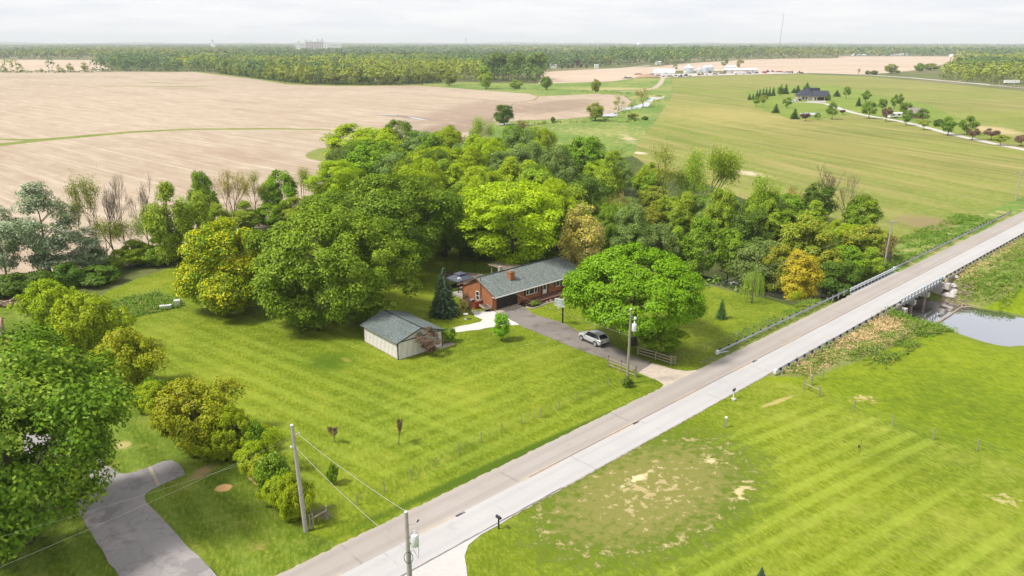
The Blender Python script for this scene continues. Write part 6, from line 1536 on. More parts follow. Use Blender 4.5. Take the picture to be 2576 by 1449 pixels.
# ================================================================== PLANTING: every tree one can tell apart
T = [
 # foreground and yard
 ('mapledark', 70, 1362, 836, 545, 'huge dark green maple overhanging the neighbour drive at the lower left', 0),
 ('maple', 842, 806, 505, 375, 'large dense green maple standing on the lawn left of the shed', 1),
 ('gold', 578, 782, 548, 215, 'yellow tipped maple on the lawn left of the large dense maple', 0),
 ('mapledark', 1000, 690, 432, 300, 'dark green maple behind the large lawn maple', 0),
 ('mapledark', 1120, 645, 470, 170, 'dark maple squeezed between the dark maple and the tall yellow green locust', 1),
 ('bright', 1592, 866, 617, 338, 'round bright green maple in front of the house beside the car', 0),
 ('locust', 1290, 690, 448, 285, 'tall layered yellow green locust behind the house', 0),
 ('locust', 1390, 640, 445, 130, 'smaller yellow locust right of the tall layered locust', 1),
 ('spruce', 1117, 792, 672, 84, 'dark spruce beside the left gable of the house', 0),
 ('bronze', 1172, 790, 738, 42, 'brownish red shrub between the spruce and the red fence', 0),
 ('bronze', 1076, 893, 822, 66, 'reddish brown shrub in front of the shed gable', 0),
 ('hedgegreen', 1128, 860, 822, 36, 'round green shrub at the far corner of the shed', 0),
 ('young', 1261, 857, 783, 44, 'small bright upright young tree beside the gravel path', 0),
 ('smallconifer', 1813, 801, 750, 30, 'small lone dark conifer on the right lawn', 0),
 ('green', 1655, 888, 812, 112, 'leafy green shrub tree over the wooden fence right of the drive', 1),
 ('weeping', 1890, 762, 672, 62, 'yellow green weeping willow on the creek edge of the lawn', 0),
 ('sapling', 1995, 772, 730, 26, 'thin pale sapling at the creek bank near the guardrail', 0),
 ('weed', 843, 1112, 1072, 30, 'small dark scrubby sapling on the lawn left of the brown one', 0),
 ('weed', 1001, 1118, 1060, 30, 'narrow brown sapling standing alone on the front lawn', 0),
 ('sapling', 704, 1180, 1072, 55, 'slender sapling in the hedgerow left of the leaning pole', 0),
 ('hedgegreen', 838, 1218, 1165, 30, 'small dark bush behind the wire right of the leaning pole', 0),
 ('bush', 133, 815, 706, 132, 'yellow green bush farthest up the left hedgerow', 0),
 ('bush', 228, 888, 736, 178, 'biggest yellow green bush, second along the left hedgerow', 1),
 ('bushred', 330, 985, 826, 158, 'bronze and yellow bush, third along the left hedgerow', 0),
 ('bushred', 505, 1120, 955, 205, 'wide olive yellow bush with brown twigs in the hedgerow above the drive', 1),
 ('bush', 590, 1140, 1020, 105, 'yellow bush at the lower end of the wide olive bush', 0),
 ('hedge', 655, 1175, 1120, 70, 'dark green low shrub in the hedgerow below the wide bush', 0),
 ('hedgegreen', 640, 1140, 1060, 75, 'light green low shrub on the lawn side of the hedgerow', 0),
 ('hedgegreen', 690, 1235, 1140, 85, 'mid green shrub in the hedgerow above the leaning pole', 0),
 ('bush', 740, 1300, 1195, 95, 'yellow green shrub at the foot of the leaning pole', 0),
 ('hedge', 715, 1280, 1215, 60, 'dark shrub left of the foot of the leaning pole', 0),
 ('hedgegreen', 388, 1010, 950, 60, 'grey green undergrowth shrub beside the big dark maple', 0),
 ('reed', 1576, 972, 945, 36, 'small leafy plant round the foot of the driveway pole', 0),
 # far left row
 ('silver', 20, 712, 508, 90, 'silvery poplar at the very left edge', 0),
 ('silver', 128, 700, 444, 165, 'tall silver green poplar in the left tree row', 1),
 ('silver', 218, 690, 570, 120, 'low silvery poplar leaning right of the tall one', 0),
 ('sparse', 218, 676, 445, 60, 'thin yellowish tree right of the tall silver poplar', 0),
 ('bare', 290, 672, 447, 80, 'bare tree left of the forked bare tree', 0),
 ('sparse', 262, 674, 450, 70, 'sparse yellowish tree behind the bare trees of the left row', 1),
 ('bare', 326, 668, 436, 66, 'tall forked bare tree in the left tree row', 1),
 ('bare', 378, 645, 442, 62, 'bare topped tree left of the fluffy yellow green tree', 0),
 ('sparsegreen', 385, 650, 520, 80, 'light leafed tree under the bare topped tree', 0),
 ('spring', 440, 668, 458, 100, 'fluffy light green tree in the left tree row', 0),
 ('spring', 512, 655, 478, 92, 'second fluffy light green tree beside the dark topped one', 1),
 ('green', 520, 590, 420, 66, 'dark topped tree above the fluffy light green trees', 0),
 ('barebrown', 588, 580, 430, 98, 'many stemmed brown bare tree against the bare field', 0),
 ('sparse', 652, 570, 428, 58, 'pale brown budding tree right of the many stemmed one', 0),
 ('green', 710, 560, 427, 86, 'dark green round headed tree against the bare field', 1),
 ('sparse', 768, 560, 425, 54, 'see through tree right of the dark round headed one', 1),
 ('locust', 850, 560, 396, 135, 'spreading yellow locust with open dark branches', 0),
 ('hedge', 30, 745, 690, 110, 'dark shrub under the left silvery poplar', 0), ('hedge', 110, 730, 680, 90, 'dark shrub under the tall silver poplar', 0), ('hedge', 250, 712, 668, 110, 'dark shrub right under the low silvery poplar', 0),
 ('hedge', 175, 722, 660, 80, 'dark shrub between the two silver poplars', 0), ('hedgegreen', 400, 668, 620, 70, 'green shrub under the bare topped tree', 0),
 # middle wood
 ('mapledark', 1060, 600, 440, 150, 'green tree filling the grove between the two dark maples', 0), ('locustround', 1230, 580, 425, 130, 'yellow locust left of the tall layered one', 0), ('locustround', 1000, 520, 388, 120, 'yellow locust in the middle of the grove', 0),
 ('spring', 1120, 520, 400, 90, 'light green tree between the golden locusts', 0), ('green', 950, 560, 430, 90, 'green tree under the golden locusts at the left', 0), ('mapledark', 1210, 640, 500, 110, 'dark tree left of the tall layered locust', 0), ('locustround', 1340, 600, 440, 110, 'yellow locust behind the tall layered one', 0),
 ('spring', 1560, 640, 520, 70, 'pale green tree behind the round bright maple', 1), ('spring', 1880, 640, 515, 80, 'bright tree before the tall trunk tree', 0), ('spring', 1930, 610, 500, 70, 'yellow green tree left of the round green one', 1), ('olive', 1960, 690, 590, 90, 'olive tree behind the golden orange one', 0), ('spring', 2060, 665, 560, 90, 'light green tree above the golden orange one', 1), ('spring', 1715, 600, 480, 80, 'yellow green tree under the light green open tree', 1),
 ('locustround', 924, 425, 303, 200, 'flat topped bright yellow locust jutting into the bare field', 1),
 ('locustround', 1085, 478, 360, 190, 'golden locust behind the dark maples', 0),
 ('locustround', 905, 490, 392, 120, 'golden locust below the flat topped one', 0),
 ('locustround', 1180, 520, 402, 150, 'yellow locust left of the silver willows', 0),
 ('barebrown', 985, 480, 372, 90, 'grey brown leafless tree among the golden locusts', 0),
 ('mapledark', 905, 610, 470, 150, 'mid green tree behind the lawn maple', 1),
 ('green', 840, 600, 470, 95, 'green tree at the field edge behind the lawn maple', 0),
 ('sparsegreen', 1160, 455, 385, 80, 'pale green tree behind the yellow locusts', 0),
 ('willow', 1325, 500, 345, 110, 'grey green willow at the top of the wood', 0),
 ('willow', 1405, 520, 352, 110, 'tall grey green willow right of the first one', 1),
 ('willow', 1262, 470, 372, 90, 'grey green willow behind the yellow locust', 1),
 ('dark', 1468, 590, 430, 85, 'very dark tree right of the grey green willows', 0),
 ('spring', 1528, 540, 385, 85, 'bright green tree above the silvery willow', 0),
 ('locustround', 1632, 505, 402, 66, 'small golden topped locust before the tall open tree', 0),
 ('sparse', 1668, 570, 365, 88, 'tall open tree with upright dark limbs', 0),
 ('sparsegreen', 1735, 580, 382, 100, 'light green open tree right of the tall one', 0),
 ('sparsegreen', 1790, 560, 378, 90, 'pale green tree at the edge of the hay field', 1),
 ('bud', 1462, 705, 498, 116, 'tan and yellow budding tree behind the house end', 0),
 ('willow', 1580, 650, 505, 105, 'silvery willow by the creek behind the round bright maple', 0),
 ('willow', 1655, 655, 530, 95, 'second silvery willow by the creek', 1),
 ('barebrown', 1556, 590, 470, 50, 'grey leafless tree above the silvery willows', 0),
 ('green', 1760, 662, 510, 92, 'yellow green tree right of the silvery willows', 0),
 ('spring', 1800, 620, 470, 80, 'light yellow green tree in the middle of the creek wood', 1),
 ('green', 1832, 662, 550, 84, 'bright leafy tree at the creek bend', 1),
 ('deadtree', 1862, 600, 486, 20, 'leaning pale dead trunk in the creek wood', 0),
 ('sparsegreen', 1898, 600, 440, 90, 'tall trunk tree with a tuft of leaves on top', 0),
 ('green', 1978, 590, 482, 74, 'round green tree beside the tall trunk tree', 0),
 ('dark', 2050, 560, 458, 84, 'dark dense tree with bare tops at the hay field', 0),
 ('bare', 2068, 560, 410, 80, 'bare tops rising out of the dark dense tree', 0),
 ('bare', 2118, 600, 438, 66, 'bare forked tree left of the round dark tree', 1),
 ('green', 2158, 605, 484, 88, 'round dark green tree at the right end of the wood', 0),
 ('spring', 2042, 600, 505, 80, 'bright yellow green tree below the dark dense one', 0),
 ('olive', 2015, 665, 530, 125, 'olive tinted tree in the middle of the right wood', 0),
 ('willow', 1905, 676, 572, 150, 'wide willow with yellow crown by the weeping willow', 0),
 ('orange', 2010, 722, 600, 100, 'golden orange leafed tree by the creek', 0),
 ('olive', 2085, 690, 600, 82, 'olive tree right of the golden orange one', 1),
 ('green', 2130, 682, 590, 95, 'green tree near the bridge end', 1),
 ('spring', 2185, 676, 605, 75, 'yellow green tree closest to the bridge railing', 0),
 ('dark', 2110, 700, 625, 90, 'dark shrubby tree under the green trees near the bridge', 0),
 ('barebush', 2243, 672, 586, 50, 'small bare tree beside the crossarm pole', 0),
 ('barebrown', 1985, 560, 470, 60, 'twiggy bare tree behind the round green tree', 0),
 ('willow', 1560, 480, 400, 70, 'grey green willow hiding the creek below the meadow', 0), ('green', 1618, 500, 425, 66, 'leafy tree on the creek bank under the golden topped locust', 1), ('willow', 1575, 560, 470, 75, 'willow on the creek bank above the silvery willow', 1),
 ('olive', 1640, 585, 505, 70, 'olive tree on the creek bank right of the grey leafless tree', 0), ('dark', 1610, 600, 530, 60, 'dark tree on the creek bank behind the silvery willows', 0), ('spring', 1700, 640, 545, 70, 'light green tree behind the second silvery willow', 0), ('green', 1480, 640, 545, 70, 'green tree behind the tan budding tree', 0), ('sparse', 1545, 450, 375, 44, 'thin tree at the meadow end of the creek wood', 0),
 ('willow', 1480, 470, 372, 80, 'grey green willow at the meadow edge right of the tall willows', 0), ('olive', 1250, 430, 365, 60, 'olive tree at the wood corner by the meadow', 1), ('willow', 1350, 440, 378, 60, 'low grey willow before the small creek pool', 0),
 # meadow
 ('dark', 1268, 314, 260, 50, 'dark round tree alone on the far meadow bank', 0),
 ('sparsegreen', 1202, 385, 297, 66, 'yellowish willow at the field corner above the wood', 0),
 ('barebush', 1320, 356, 302, 42, 'leafless bush standing by the small creek pool', 0),
 ('olive', 1497, 303, 258, 44, 'olive tree left of the creek bends', 0), ('sparse', 1553, 280, 240, 30, 'thin yellowish tree at the creek bends', 0),
 ('barebrown', 1617, 270, 222, 36, 'bare brown tree on the creek sandbar', 0), ('olive', 1497, 232, 198, 26, 'small yellowish tree by the upper creek pool', 0),
 ('green', 1373, 226, 190, 28, 'green tree before the poplar stand', 0), ('spring', 1297, 224, 200, 34, 'light bush tree before the poplar stand', 0),
 ('spring', 1222, 224, 165, 40, 'pale leafy tree left of the poplar stand', 1), ('olive', 1130, 216, 178, 40, 'yellow willow at the edge of the bare field', 1),
 ('olive', 1590, 300, 284, 30, 'low bush by the creek bends', 0), ('hedge', 1622, 302, 292, 18, 'tiny green bush right of the creek bends', 0), ('hedge', 1390, 307, 294, 12, 'tiny dark bush left of the creek', 0),
]
H4 = lambda X, Y: (1803.2 + X / 6.0, 85.87 + Y / 6.0)
H5 = lambda X, Y: (2146.7 + X / 4.8214, 85.87 + Y / 4.8214)
HT = [
 ('farconifer', H4, 485, 995, 890, 60, 'conifer at the left end of the evergreen row'), ('farconifer', H4, 540, 988, 893, 55, 'second conifer of the evergreen row from the left'),
 ('farconifer', H4, 600, 960, 842, 60, 'third conifer of the evergreen row'), ('farconifer', H4, 640, 955, 822, 60, 'fourth conifer of the evergreen row'), ('farconifer', H4, 692, 950, 803, 60, 'fifth conifer of the evergreen row'),
 ('farconifer', H4, 738, 942, 795, 58, 'sixth conifer of the evergreen row'), ('farconifer', H4, 788, 938, 785, 58, 'seventh conifer of the evergreen row'), ('farconifer', H4, 845, 932, 793, 70, 'eighth conifer of the evergreen row'),
 ('farconifer', H4, 960, 905, 748, 90, 'ninth tall conifer of the evergreen row'), ('farconifer', H4, 1032, 905, 748, 95, 'tall conifer ending the evergreen row on the right'), ('yardtree', H4, 948, 935, 785, 100, 'round dark tree before the tall conifers of the row'),
 ('farconifer', H4, 1155, 888, 808, 80, 'small conifer left of the far house roof'), ('farconifer', H4, 1213, 885, 768, 110, 'broad conifer left of the far house roof'), ('farconifer', H4, 1352, 840, 728, 110, 'conifer right behind the far house roof'),
 ('yardtree', H4, 1330, 862, 785, 80, 'light green tree behind the far house roof'),
 ('yardtree', H4, 588, 1088, 930, 110, 'dark small tree before the evergreen row'), ('crabgreen', H4, 690, 1105, 900, 140, 'yellowish tree before the evergreen row'),
 ('farconifer', H4, 885, 1188, 1048, 120, 'lone dark conifer on the far house lawn'), ('yardtree', H4, 1050, 1122, 942, 130, 'soft pine shaped tree left of the far house'),
 ('farconifer', H4, 1165, 1282, 1118, 145, 'broad conifer left of the yard pond'), ('purple', H4, 1333, 1312, 1188, 165, 'purple leafed round tree before the yard pond'), ('yardtree', H4, 1515, 1288, 1182, 100, 'small green tree right of the purple one'),
 ('yardtree', H4, 1732, 1290, 1012, 180, 'largest green tree beside the far house driveway'), ('farconifer', H4, 1805, 942, 840, 120, 'round dark conifer right of the far house'), ('yardtree', H4, 1945, 972, 782, 112, 'upright tree right of the far house'),
 ('yardtree', H4, 2235, 1022, 832, 145, 'round dark tree right of the far lawn'), ('farconifer', H4, 2130, 1088, 945, 92, 'small conifer before the round dark tree'), ('yardtree', H4, 2287, 1275, 1005, 225, 'wide tree on the driveway bend'),
 ('purple', H4, 1895, 1215, 1138, 90, 'small reddish ornamental tree on the driveway'), ('hedge', H4, 1665, 1000, 905, 85, 'dark shrub at the right corner of the far house'),
 ('yardtree', H5, 343, 935, 778, 118, 'green tree behind the white trailer'), ('yardtree', H5, 490, 905, 722, 100, 'tall tree left of the pair behind the white trailer'), ('yardtree', H5, 560, 882, 712, 80, 'tall tree right of the pair behind the white trailer'),
 ('yardtree', H5, 620, 1000, 822, 165, 'broad tree beside the brown garage roof'), ('yardtree', H5, 632, 1108, 898, 140, 'tree on the driveway before the brown garage'), ('crab', H5, 388, 1062, 880, 145, 'grey brown tree in front of the white trailer'),
 ('yardtree', H5, 835, 1062, 893, 190, 'round dark tree right of the brown garage'), ('crabgreen', H5, 848, 1162, 1035, 150, 'small olive tree on the driveway right of the garage'), ('hedge', H5, 1022, 1120, 1030, 110, 'dark bush left of the largest driveway tree'),
 ('yardtree', H5, 1140, 1228, 988, 205, 'largest dark tree on the right stretch of the driveway'), ('yardtree', H5, 1372, 1222, 978, 210, 'large dark tree farthest right along the driveway'), ('crab', H5, 1432, 1285, 1138, 170, 'low brown crown tree on the drive before the large dark tree'),
 ('crab', H5, 1662, 1285, 1143, 200, 'brown spreading tree on the far side of the drive'), ('crabgreen', H5, 1775, 1352, 1215, 205, 'brownish spreading tree on the near side of the drive'), ('crab', H5, 2025, 1358, 1215, 200, 'brown spreading tree at the right edge of the photo'),
 ('barebush', H5, 52, 485, 415, 40, 'bare tree by the far road'), ('hedge', H5, 165, 492, 440, 50, 'dark bush left of a small pole by the far road'), ('hedge', H5, 245, 492, 440, 90, 'dark round bush right of a small pole by the far road'),
 ('olive', H5, 440, 478, 360, 150, 'yellowish bush tree at the edge of the far tan field'), ('hedge', H5, 530, 470, 438, 60, 'low dark bush at the edge of the far tan field'), ('hedgegreen', H5, 795, 452, 350, 120, 'bush clump at the left of the far hedge'), ('olive', H5, 930, 440, 352, 190, 'yellow green bush at the right of the far hedge'),
]
for kind, x, yb, yt, wp_, lab_, var in T: tree(kind, x, yb, yt, wp_, lab_, None, var)
for kind, fn, X, Yb, Yt, W_, lab_ in HT:
    sc_ = 6.0 if fn is H4 else 4.8214
    tree(kind, *fn(X, Yb), fn(X, Yt)[1], W_ / sc_ * 1.05, lab_)
# understory that closes the wood: told apart only as a mass of low growth
wr = random.Random(5)
wood_poly = pix([(850,560),(930,480),(1010,440),(1160,430),(1240,420),(1330,430),(1480,430),(1560,470),(1680,520),(1800,560),(1900,590),(2050,600),(2160,620),(2215,655),(2150,700),(2060,735),(1990,740),(1900,716),(1810,700),(1740,680),(1690,660),(1600,650),(1480,640),(1250,610),(1080,600),(960,600)])
xs = [p[0] for p in wood_poly]; ys = [p[1] for p in wood_poly]
cnt = 0
fill = ['green', 'willow', 'olive', 'dark', 'spring', 'sparsegreen', 'locustround', 'mapledark']
while cnt < 90:
    x, y = wr.uniform(min(xs), max(xs)), wr.uniform(min(ys), max(ys))
    if not inside(np.array([x]), np.array([y]), wood_poly)[0]: continue
    z = float(terrain_z(np.array([x]), np.array([y]))[0])
    if z < -0.25: continue
    k = wr.choice(fill)
    tree(k, 0, 0, 0, 0, dict(green='rounded mid green tree filling the creek wood', willow='grey green willow filling the creek wood', olive='olive tinted tree filling the creek wood', dark='dark green tree filling the creek wood', spring='light yellow green tree filling the creek wood', sparsegreen='thinly leafed open tree filling the creek wood', locustround='golden green locust filling the creek wood', mapledark='broad green maple filling the creek wood')[k], 'trees of the creek wood', None, (x, y, z), wr.uniform(6, 10.5), wr.uniform(6, 9))
    cnt += 1
for (x, y) in [(560,636),(640,610),(720,598),(780,590),(470,655),(600,622),(690,602),(830,620),(900,630),(960,640),(1050,630),(1100,640),(1180,640),(1220,650),(1300,650),(1360,655),(1430,665),(1500,675)]:
    tree(wr.choice(['hedge', 'hedgegreen', 'dark']), x, y, 0, 0, 'low shrub along the shaded wood edge behind the lawn', 'shrubs of the wood edge', None, None, wr.uniform(2, 4), wr.uniform(3.5, 6))

gr_poly = pix([(835,470),(900,430),(1010,410),(1160,400),(1300,410),(1420,410),(1480,450),(1500,560),(1490,640),(1380,640),(1180,625),(1080,610),(940,600),(860,570)])
xs = [p[0] for p in gr_poly]; ys = [p[1] for p in gr_poly]; cnt = 0
while cnt < 46:
    x, y = wr.uniform(min(xs), max(xs)), wr.uniform(min(ys), max(ys))
    if not inside(np.array([x]), np.array([y]), gr_poly)[0]: continue
    k = wr.choice(['locustround', 'locustround', 'spring', 'green', 'mapledark', 'locustround', 'willow'])
    tree(k, 0, 0, 0, 0, dict(green='rounded green tree filling the grove behind the lawn maples', willow='grey green willow filling the grove behind the house', spring='light green tree filling the grove behind the lawn maples', locustround='yellow green locust filling the grove behind the house', mapledark='broad green maple filling the grove behind the house')[k], 'trees of the grove behind the house', None, (x, y, 0), wr.uniform(11, 15.5), wr.uniform(10, 13))
    cnt += 1
for (x, y, h_, w_, k) in [(240,682,4,5,'hedgegreen'),(300,676,3.5,5,'spring'),(345,668,5,6,'spring'),(360,660,4,5,'hedgegreen'),(420,655,5,6,'spring'),(335,662,8,6,'sparse'),(270,672,9,6,'sparse'),(408,650,10,7,'sparsegreen'),(475,640,11,8,'sparsegreen'),(560,605,8,7,'spring'),(620,585,7,7,'spring'),(680,575,6,7,'green'),(745,572,7,7,'spring'),(800,570,8,8,'green')]:
    tree(k, x, y, 0, 0, 'low brush or thin tree closing the gaps of the left tree row', 'brush of the left tree row', None, None, h_, w_)
for (x, y, h_, w_, k) in [(285,945,3.6,4.2,'bush'),(385,1035,3.4,4.4,'bush'),(430,1080,3.2,4.0,'bushred'),(560,1150,3.4,4.2,'bush'),(640,1185,3.0,3.6,'bush'),(668,1212,2.6,3.2,'bushred'),(700,1262,2.4,3.0,'bush'),(180,850,3.6,4.4,'bush'),(640,1120,2.6,3.4,'bush')]:
    tree(k, x, y, 0, 0, 'small yellow green bush filling a gap of the left hedgerow', 'small bushes of the left hedgerow', None, None, h_, w_)

# ---- weeds, ground cover, verge growth (uncountable)
def weeds(name, pts, size, mats, seed, label=None, spread=.25, per=14, hgt_=.5):
    rg = np.random.default_rng(seed); P = np.array([(p[0], p[1]) for p in pts]); z = terrain_z(P[:, 0], P[:, 1])
    idx = np.repeat(np.arange(len(P)), per); n = len(idx)
    big = rg.uniform(.3, 1.5, len(P)) * (.45 + .9 * (np.sin(P[:, 0] * .55) * np.sin(P[:, 1] * .62 + 1) * .5 + .5))
    c = np.column_stack([P[idx] + rg.normal(scale=spread, size=(n, 2)) * big[idx][:, None], z[idx] + rg.uniform(.02, 1, n) ** 1.3 * hgt_ * big[idx]])
    V, F_ = leaf_quads(rg, c, rg.normal(size=(n, 3)) * .7 + np.array([0, 0, .8]), np.full(n, size), .5)
    mi = rg.integers(0, len(mats), len(P))[idx]
    tag(link(name, np_mesh(name, V, F_, mats, mi)), label, None, None, 'stuff')
m_dry = mat_leaf('dry_grass', (.38, .28, .14), (.50, .38, .21)); m_wd = mat_leaf('weed_green', (.075, .14, .012), (.12, .19, .02)); m_wd2 = mat_leaf('weed_olive', (.13, .16, .03), (.2, .2, .05))
def scat(n, s0, s1, q0, q1, seed):
    r = random.Random(seed); out = []
    while len(out) < n:
        s, q = r.uniform(s0 - 2, s1 + 2), r.uniform(q0 - .8, q1 + .8)
        if math.sin(s * .9 + seed) + math.sin(q * 1.7 + s * .35) + math.sin(s * .23) > r.uniform(-2.2, 1.2) and r.random() < min(1, (s - s0 + 2.2) / 4, (s1 + 2.2 - s) / 4): out.append(rw(s, q)[:2])
    return out
sg = rs(1940, 940)
weeds('verge_weeds', scat(800, sg + 3, SB0 - 4, QR - 3.2, QR - 1.2, 1), .10, [m_wd2, m_dry, m_wd], 1, hgt_=.3)
weeds('verge_weeds', scat(1100, SB0 - 26, SB0 - 1, QR - 8.5, QR - 5, 2), .12, [m_wd, m_wd, m_wd2], 2, hgt_=.7)
weeds('dry_grass', scat(900, SB0 - 22, SB0 - 6, QR - 5.6, QR - 1.4, 3), .10, [m_dry], 3, hgt_=.4)
weeds('verge_weeds', scat(500, SB0 - 7, SB0 + 2, QR - 8, QR - 1.5, 4), .13, [m_wd], 4, hgt_=.9)
weeds('verge_weeds', scat(2000, SB1 + 2, SB1 + 70, QR - 10, QR - 3.5, 5), .13, [m_wd, m_wd, m_wd2], 5, hgt_=.8)
weeds('dry_grass', scat(900, SB1 + 2, SB1 + 60, QR - 4, QR - 1.3, 6), .10, [m_dry, m_wd2], 6, hgt_=.35)
weeds('verge_weeds', scat(650, rs(1805, 900) + 8, SB0, QL + 1.6, QL + 3.0, 7), .09, [m_wd2, m_wd, m_wd], 7, hgt_=.3)
weeds('verge_weeds', scat(1500, SB1, SB1 + 60, QL + 2, QL + 9, 8), .13, [m_wd], 8, hgt_=.55)
# garden plot
gp = pix([(255,770),(330,745),(395,738),(455,758),(462,770),(415,783),(330,800),(300,806)])
gxs = [p[0] for p in gp]; gys = [p[1] for p in gp]; pts = []
while len(pts) < 900:
    q = (wr.uniform(min(gxs), max(gxs)), wr.uniform(min(gys), max(gys)))
    if inside(np.array([q[0]]), np.array([q[1]]), gp)[0]: pts.append(q)
weeds('garden_growth', pts, .12, [m_wd, m_wd, m_wd2], 9, hgt_=.55)
# flower bed plants
for i, (xx, yy, k, w_, h_, lab_) in enumerate([(6.1, -2.55, 'hedgegreen', 1.1, .95, 'grey green leafy plant at the left end of the flower bed'), (6.9, -2.6, 'reed', 1.0, .9, 'dark leafy plant beside the grey green one in the flower bed'), (7.2, -2.3, 'bronze', .9, 1.0, 'bronze twiggy plant at the deck edge of the flower bed'), (12.3, -2.5, 'hedgegreen', .7, .5, 'low green tuft in the middle of the flower bed'), (15.2, -2.4, 'reed', .8, .6, 'small plant near the right end of the flower bed')]):
    tree(k, 0, 0, 0, 0, lab_, None, None, HW(xx, yy, .05), h_, w_, 'plant')
tree('spruce', 0, 0, 0, 0, 'tiny dark conifer at the bottom edge of the mown lawn', None, None, at(1914, 1455), 1.1, .75)
# creek bank growth
pts = []
for i in range(1, len(CR) - 1):
    for k in range(22 if i < 9 else 14):
        u = wr.random(); a, b = CR[i], CR[i + 1]; d = np.array((b[0] - a[0], b[1] - a[1])); nn = np.array((-d[1], d[0])) / np.linalg.norm(d); s_ = wr.choice((-1, 1))
        q = np.array((a[0] + d[0] * u, a[1] + d[1] * u)) + nn * s_ * (a[2] + wr.uniform(1, a[4] + 2))
        qq = q[0] * RN[0] + q[1] * RN[1]
        if abs(qq - QC) > 6 and not (i < 7 and s_ * (nn[0] * RN[0] + nn[1] * RN[1]) < 0): pts.append(tuple(q))
weeds('bank_growth', pts, .3, [m_wd, m_wd, m_wd2], 11, spread=.8, per=26, hgt_=1.0)

# ================================================================== FAR WOODS
def far_proto(name, leaf, W, H, seed, npf, per, ps, ls, prof='oval', zb=1.0, trunk=True):
    cm, P = crown_mesh(name, seed, LF[leaf], W, H, zb, prof, npf, per, ps, ls, inner=.55, lump=.2, flat=.75)
    return cm
FARP = {
 'y': [far_proto('far_crown', 'faryellow', 13, 18, 601 + i, 46, 26, 1.9, .55, 'oval', .8) for i in range(3)],
 'g': [far_proto('far_crown', 'far', 14, 18, 611 + i, 46, 26, 2.0, .6, 'round', .8) for i in range(3)],
 'p': [far_proto('far_crown', 'willow', 11, 30, 621 + i, 70, 26, 1.8, .6, 'vase', 9) for i in range(2)],
}
ftm = MB().tube([(0, 0, 0), (0, 0, 9), (0, 0, 18)], [.35, .25, .1], 6).mesh('far_trunk', m_bark)
ptm = MB().tube([(0, 0, 0), (0, 0, 15), (0, 0, 27)], [.4, .3, .1], 6).mesh('poplar_trunk', m_barkpale)
fr_ = random.Random(9)
def fartree(key, x, y, s, label, group, nm='forest_tree', tm=ftm):
    e = thing(nm, label, 'tree', (x, y, 0), fr_.uniform(0, 6.28), group)
    e.scale = (s * fr_.uniform(.85, 1.15), s * fr_.uniform(.85, 1.15), s * fr_.uniform(.85, 1.1))
    link('trunk', tm, e); link('crown', fr_.choice(FARP[key]), e)
def pts_in(poly, n, dmin, r):
    xs = [p[0] for p in poly]; ys = [p[1] for p in poly]; out = []; tries = 0
    while len(out) < n and tries < n * 60:
        tries += 1
        q = (r.uniform(min(xs), max(xs)), r.uniform(min(ys), max(ys)))
        if not inside(np.array([q[0]]), np.array([q[1]]), poly)[0]: continue
        if any((q[0] - o[0]) ** 2 + (q[1] - o[1]) ** 2 < dmin * dmin for o in out): continue
        out.append(q)
    return out
# wood behind the big bare field: front rows singly, depth as one mass
front = [(228,178),(270,179),(330,179.5),(400,180),(470,180.5),(520,181),(560,186),(600,191),(640,196),(690,203),(740,209),(790,212),(850,213.5),(900,213.5),(960,213),(1010,212),(1060,210),(1105,207)]
W1 = []
FP = pix(front)
for a, b in zip(FP[:-1], FP[1:]):
    L = math.dist(a, b); n = max(1, int(L / 7.5))
    for k in range(n):
        u = (k + fr_.random()) / n
        for row in range(2): W1.append((a[0] + (b[0] - a[0]) * u + fr_.uniform(-3, 3), a[1] + (b[1] - a[1]) * u + 5 + row * 9 + fr_.uniform(-3, 3)))
W1 = sorted(W1, key=lambda q: q[1])[:125]
for q in W1:
    k_ = 'y' if fr_.random() < .72 else 'g'
    fartree(k_, *q, fr_.uniform(.75, 1.05), ('yellow green' if k_ == 'y' else 'darker green') + ' tree in the front rows of the wood behind the bare field', 'trees fronting the wood behind the bare field')
for k in range(30):
    x = fr_.uniform(1207, 1372); y = fr_.uniform(198, 207); q = at2(x, y)
    fartree('p', *q, fr_.uniform(.9, 1.05), 'tall slender poplar of the stand at the far meadow edge', 'poplars of the stand beyond the meadow', 'poplar_tree', ptm)
for q in pts_in(pix([(2362,206),(2440,210),(2576,211),(2800,214),(2800,175),(2560,168),(2430,160),(2385,178)]), 62, 6, fr_): fartree('y' if fr_.random() < .4 else 'g', *q, fr_.uniform(.65, .95), 'tree of the wood beyond the far road at the right', 'trees of the right wood')
for (x, y, s, kk, lab_) in [(1822,172,1.15,'g','large tree left of the pair behind the long farm shed'), (1860,171,1.05,'y','lighter tree right of the pair behind the long farm shed'), (1697,177,.5,'g','small tree beside the large grain bin'),
        (52,183,.75,'y','bare looking tree in the left far field hedge'), (10,184,.6,'g','small tree at the left end of the far hedge'), (105,184,.45,'y','tiny tree in the far left hedge'), (150,183,.6,'y','yellow green tree in the far left hedge'), (178,182,.9,'y','tall tree before the left wood'), (215,182,.85,'y','tree joining the left far wood'), (160,182,.4,'g','low dark tree in the far left hedge')]:
    fartree(kk, *at2(x, y), s, lab_, None)
for (x, y, s) in [(1413,177,.42), (1428,176.5,.4), (1440,175.5,.5), (1452,173.5,.85), (1461,175,.5), (1475,174.5,.4)]:
    o = tree('purple', x, y, 0, 0, 'dark purple tree in the yard at the far road', 'purple trees by the far road', None, None, 18 * s, 10 * s)
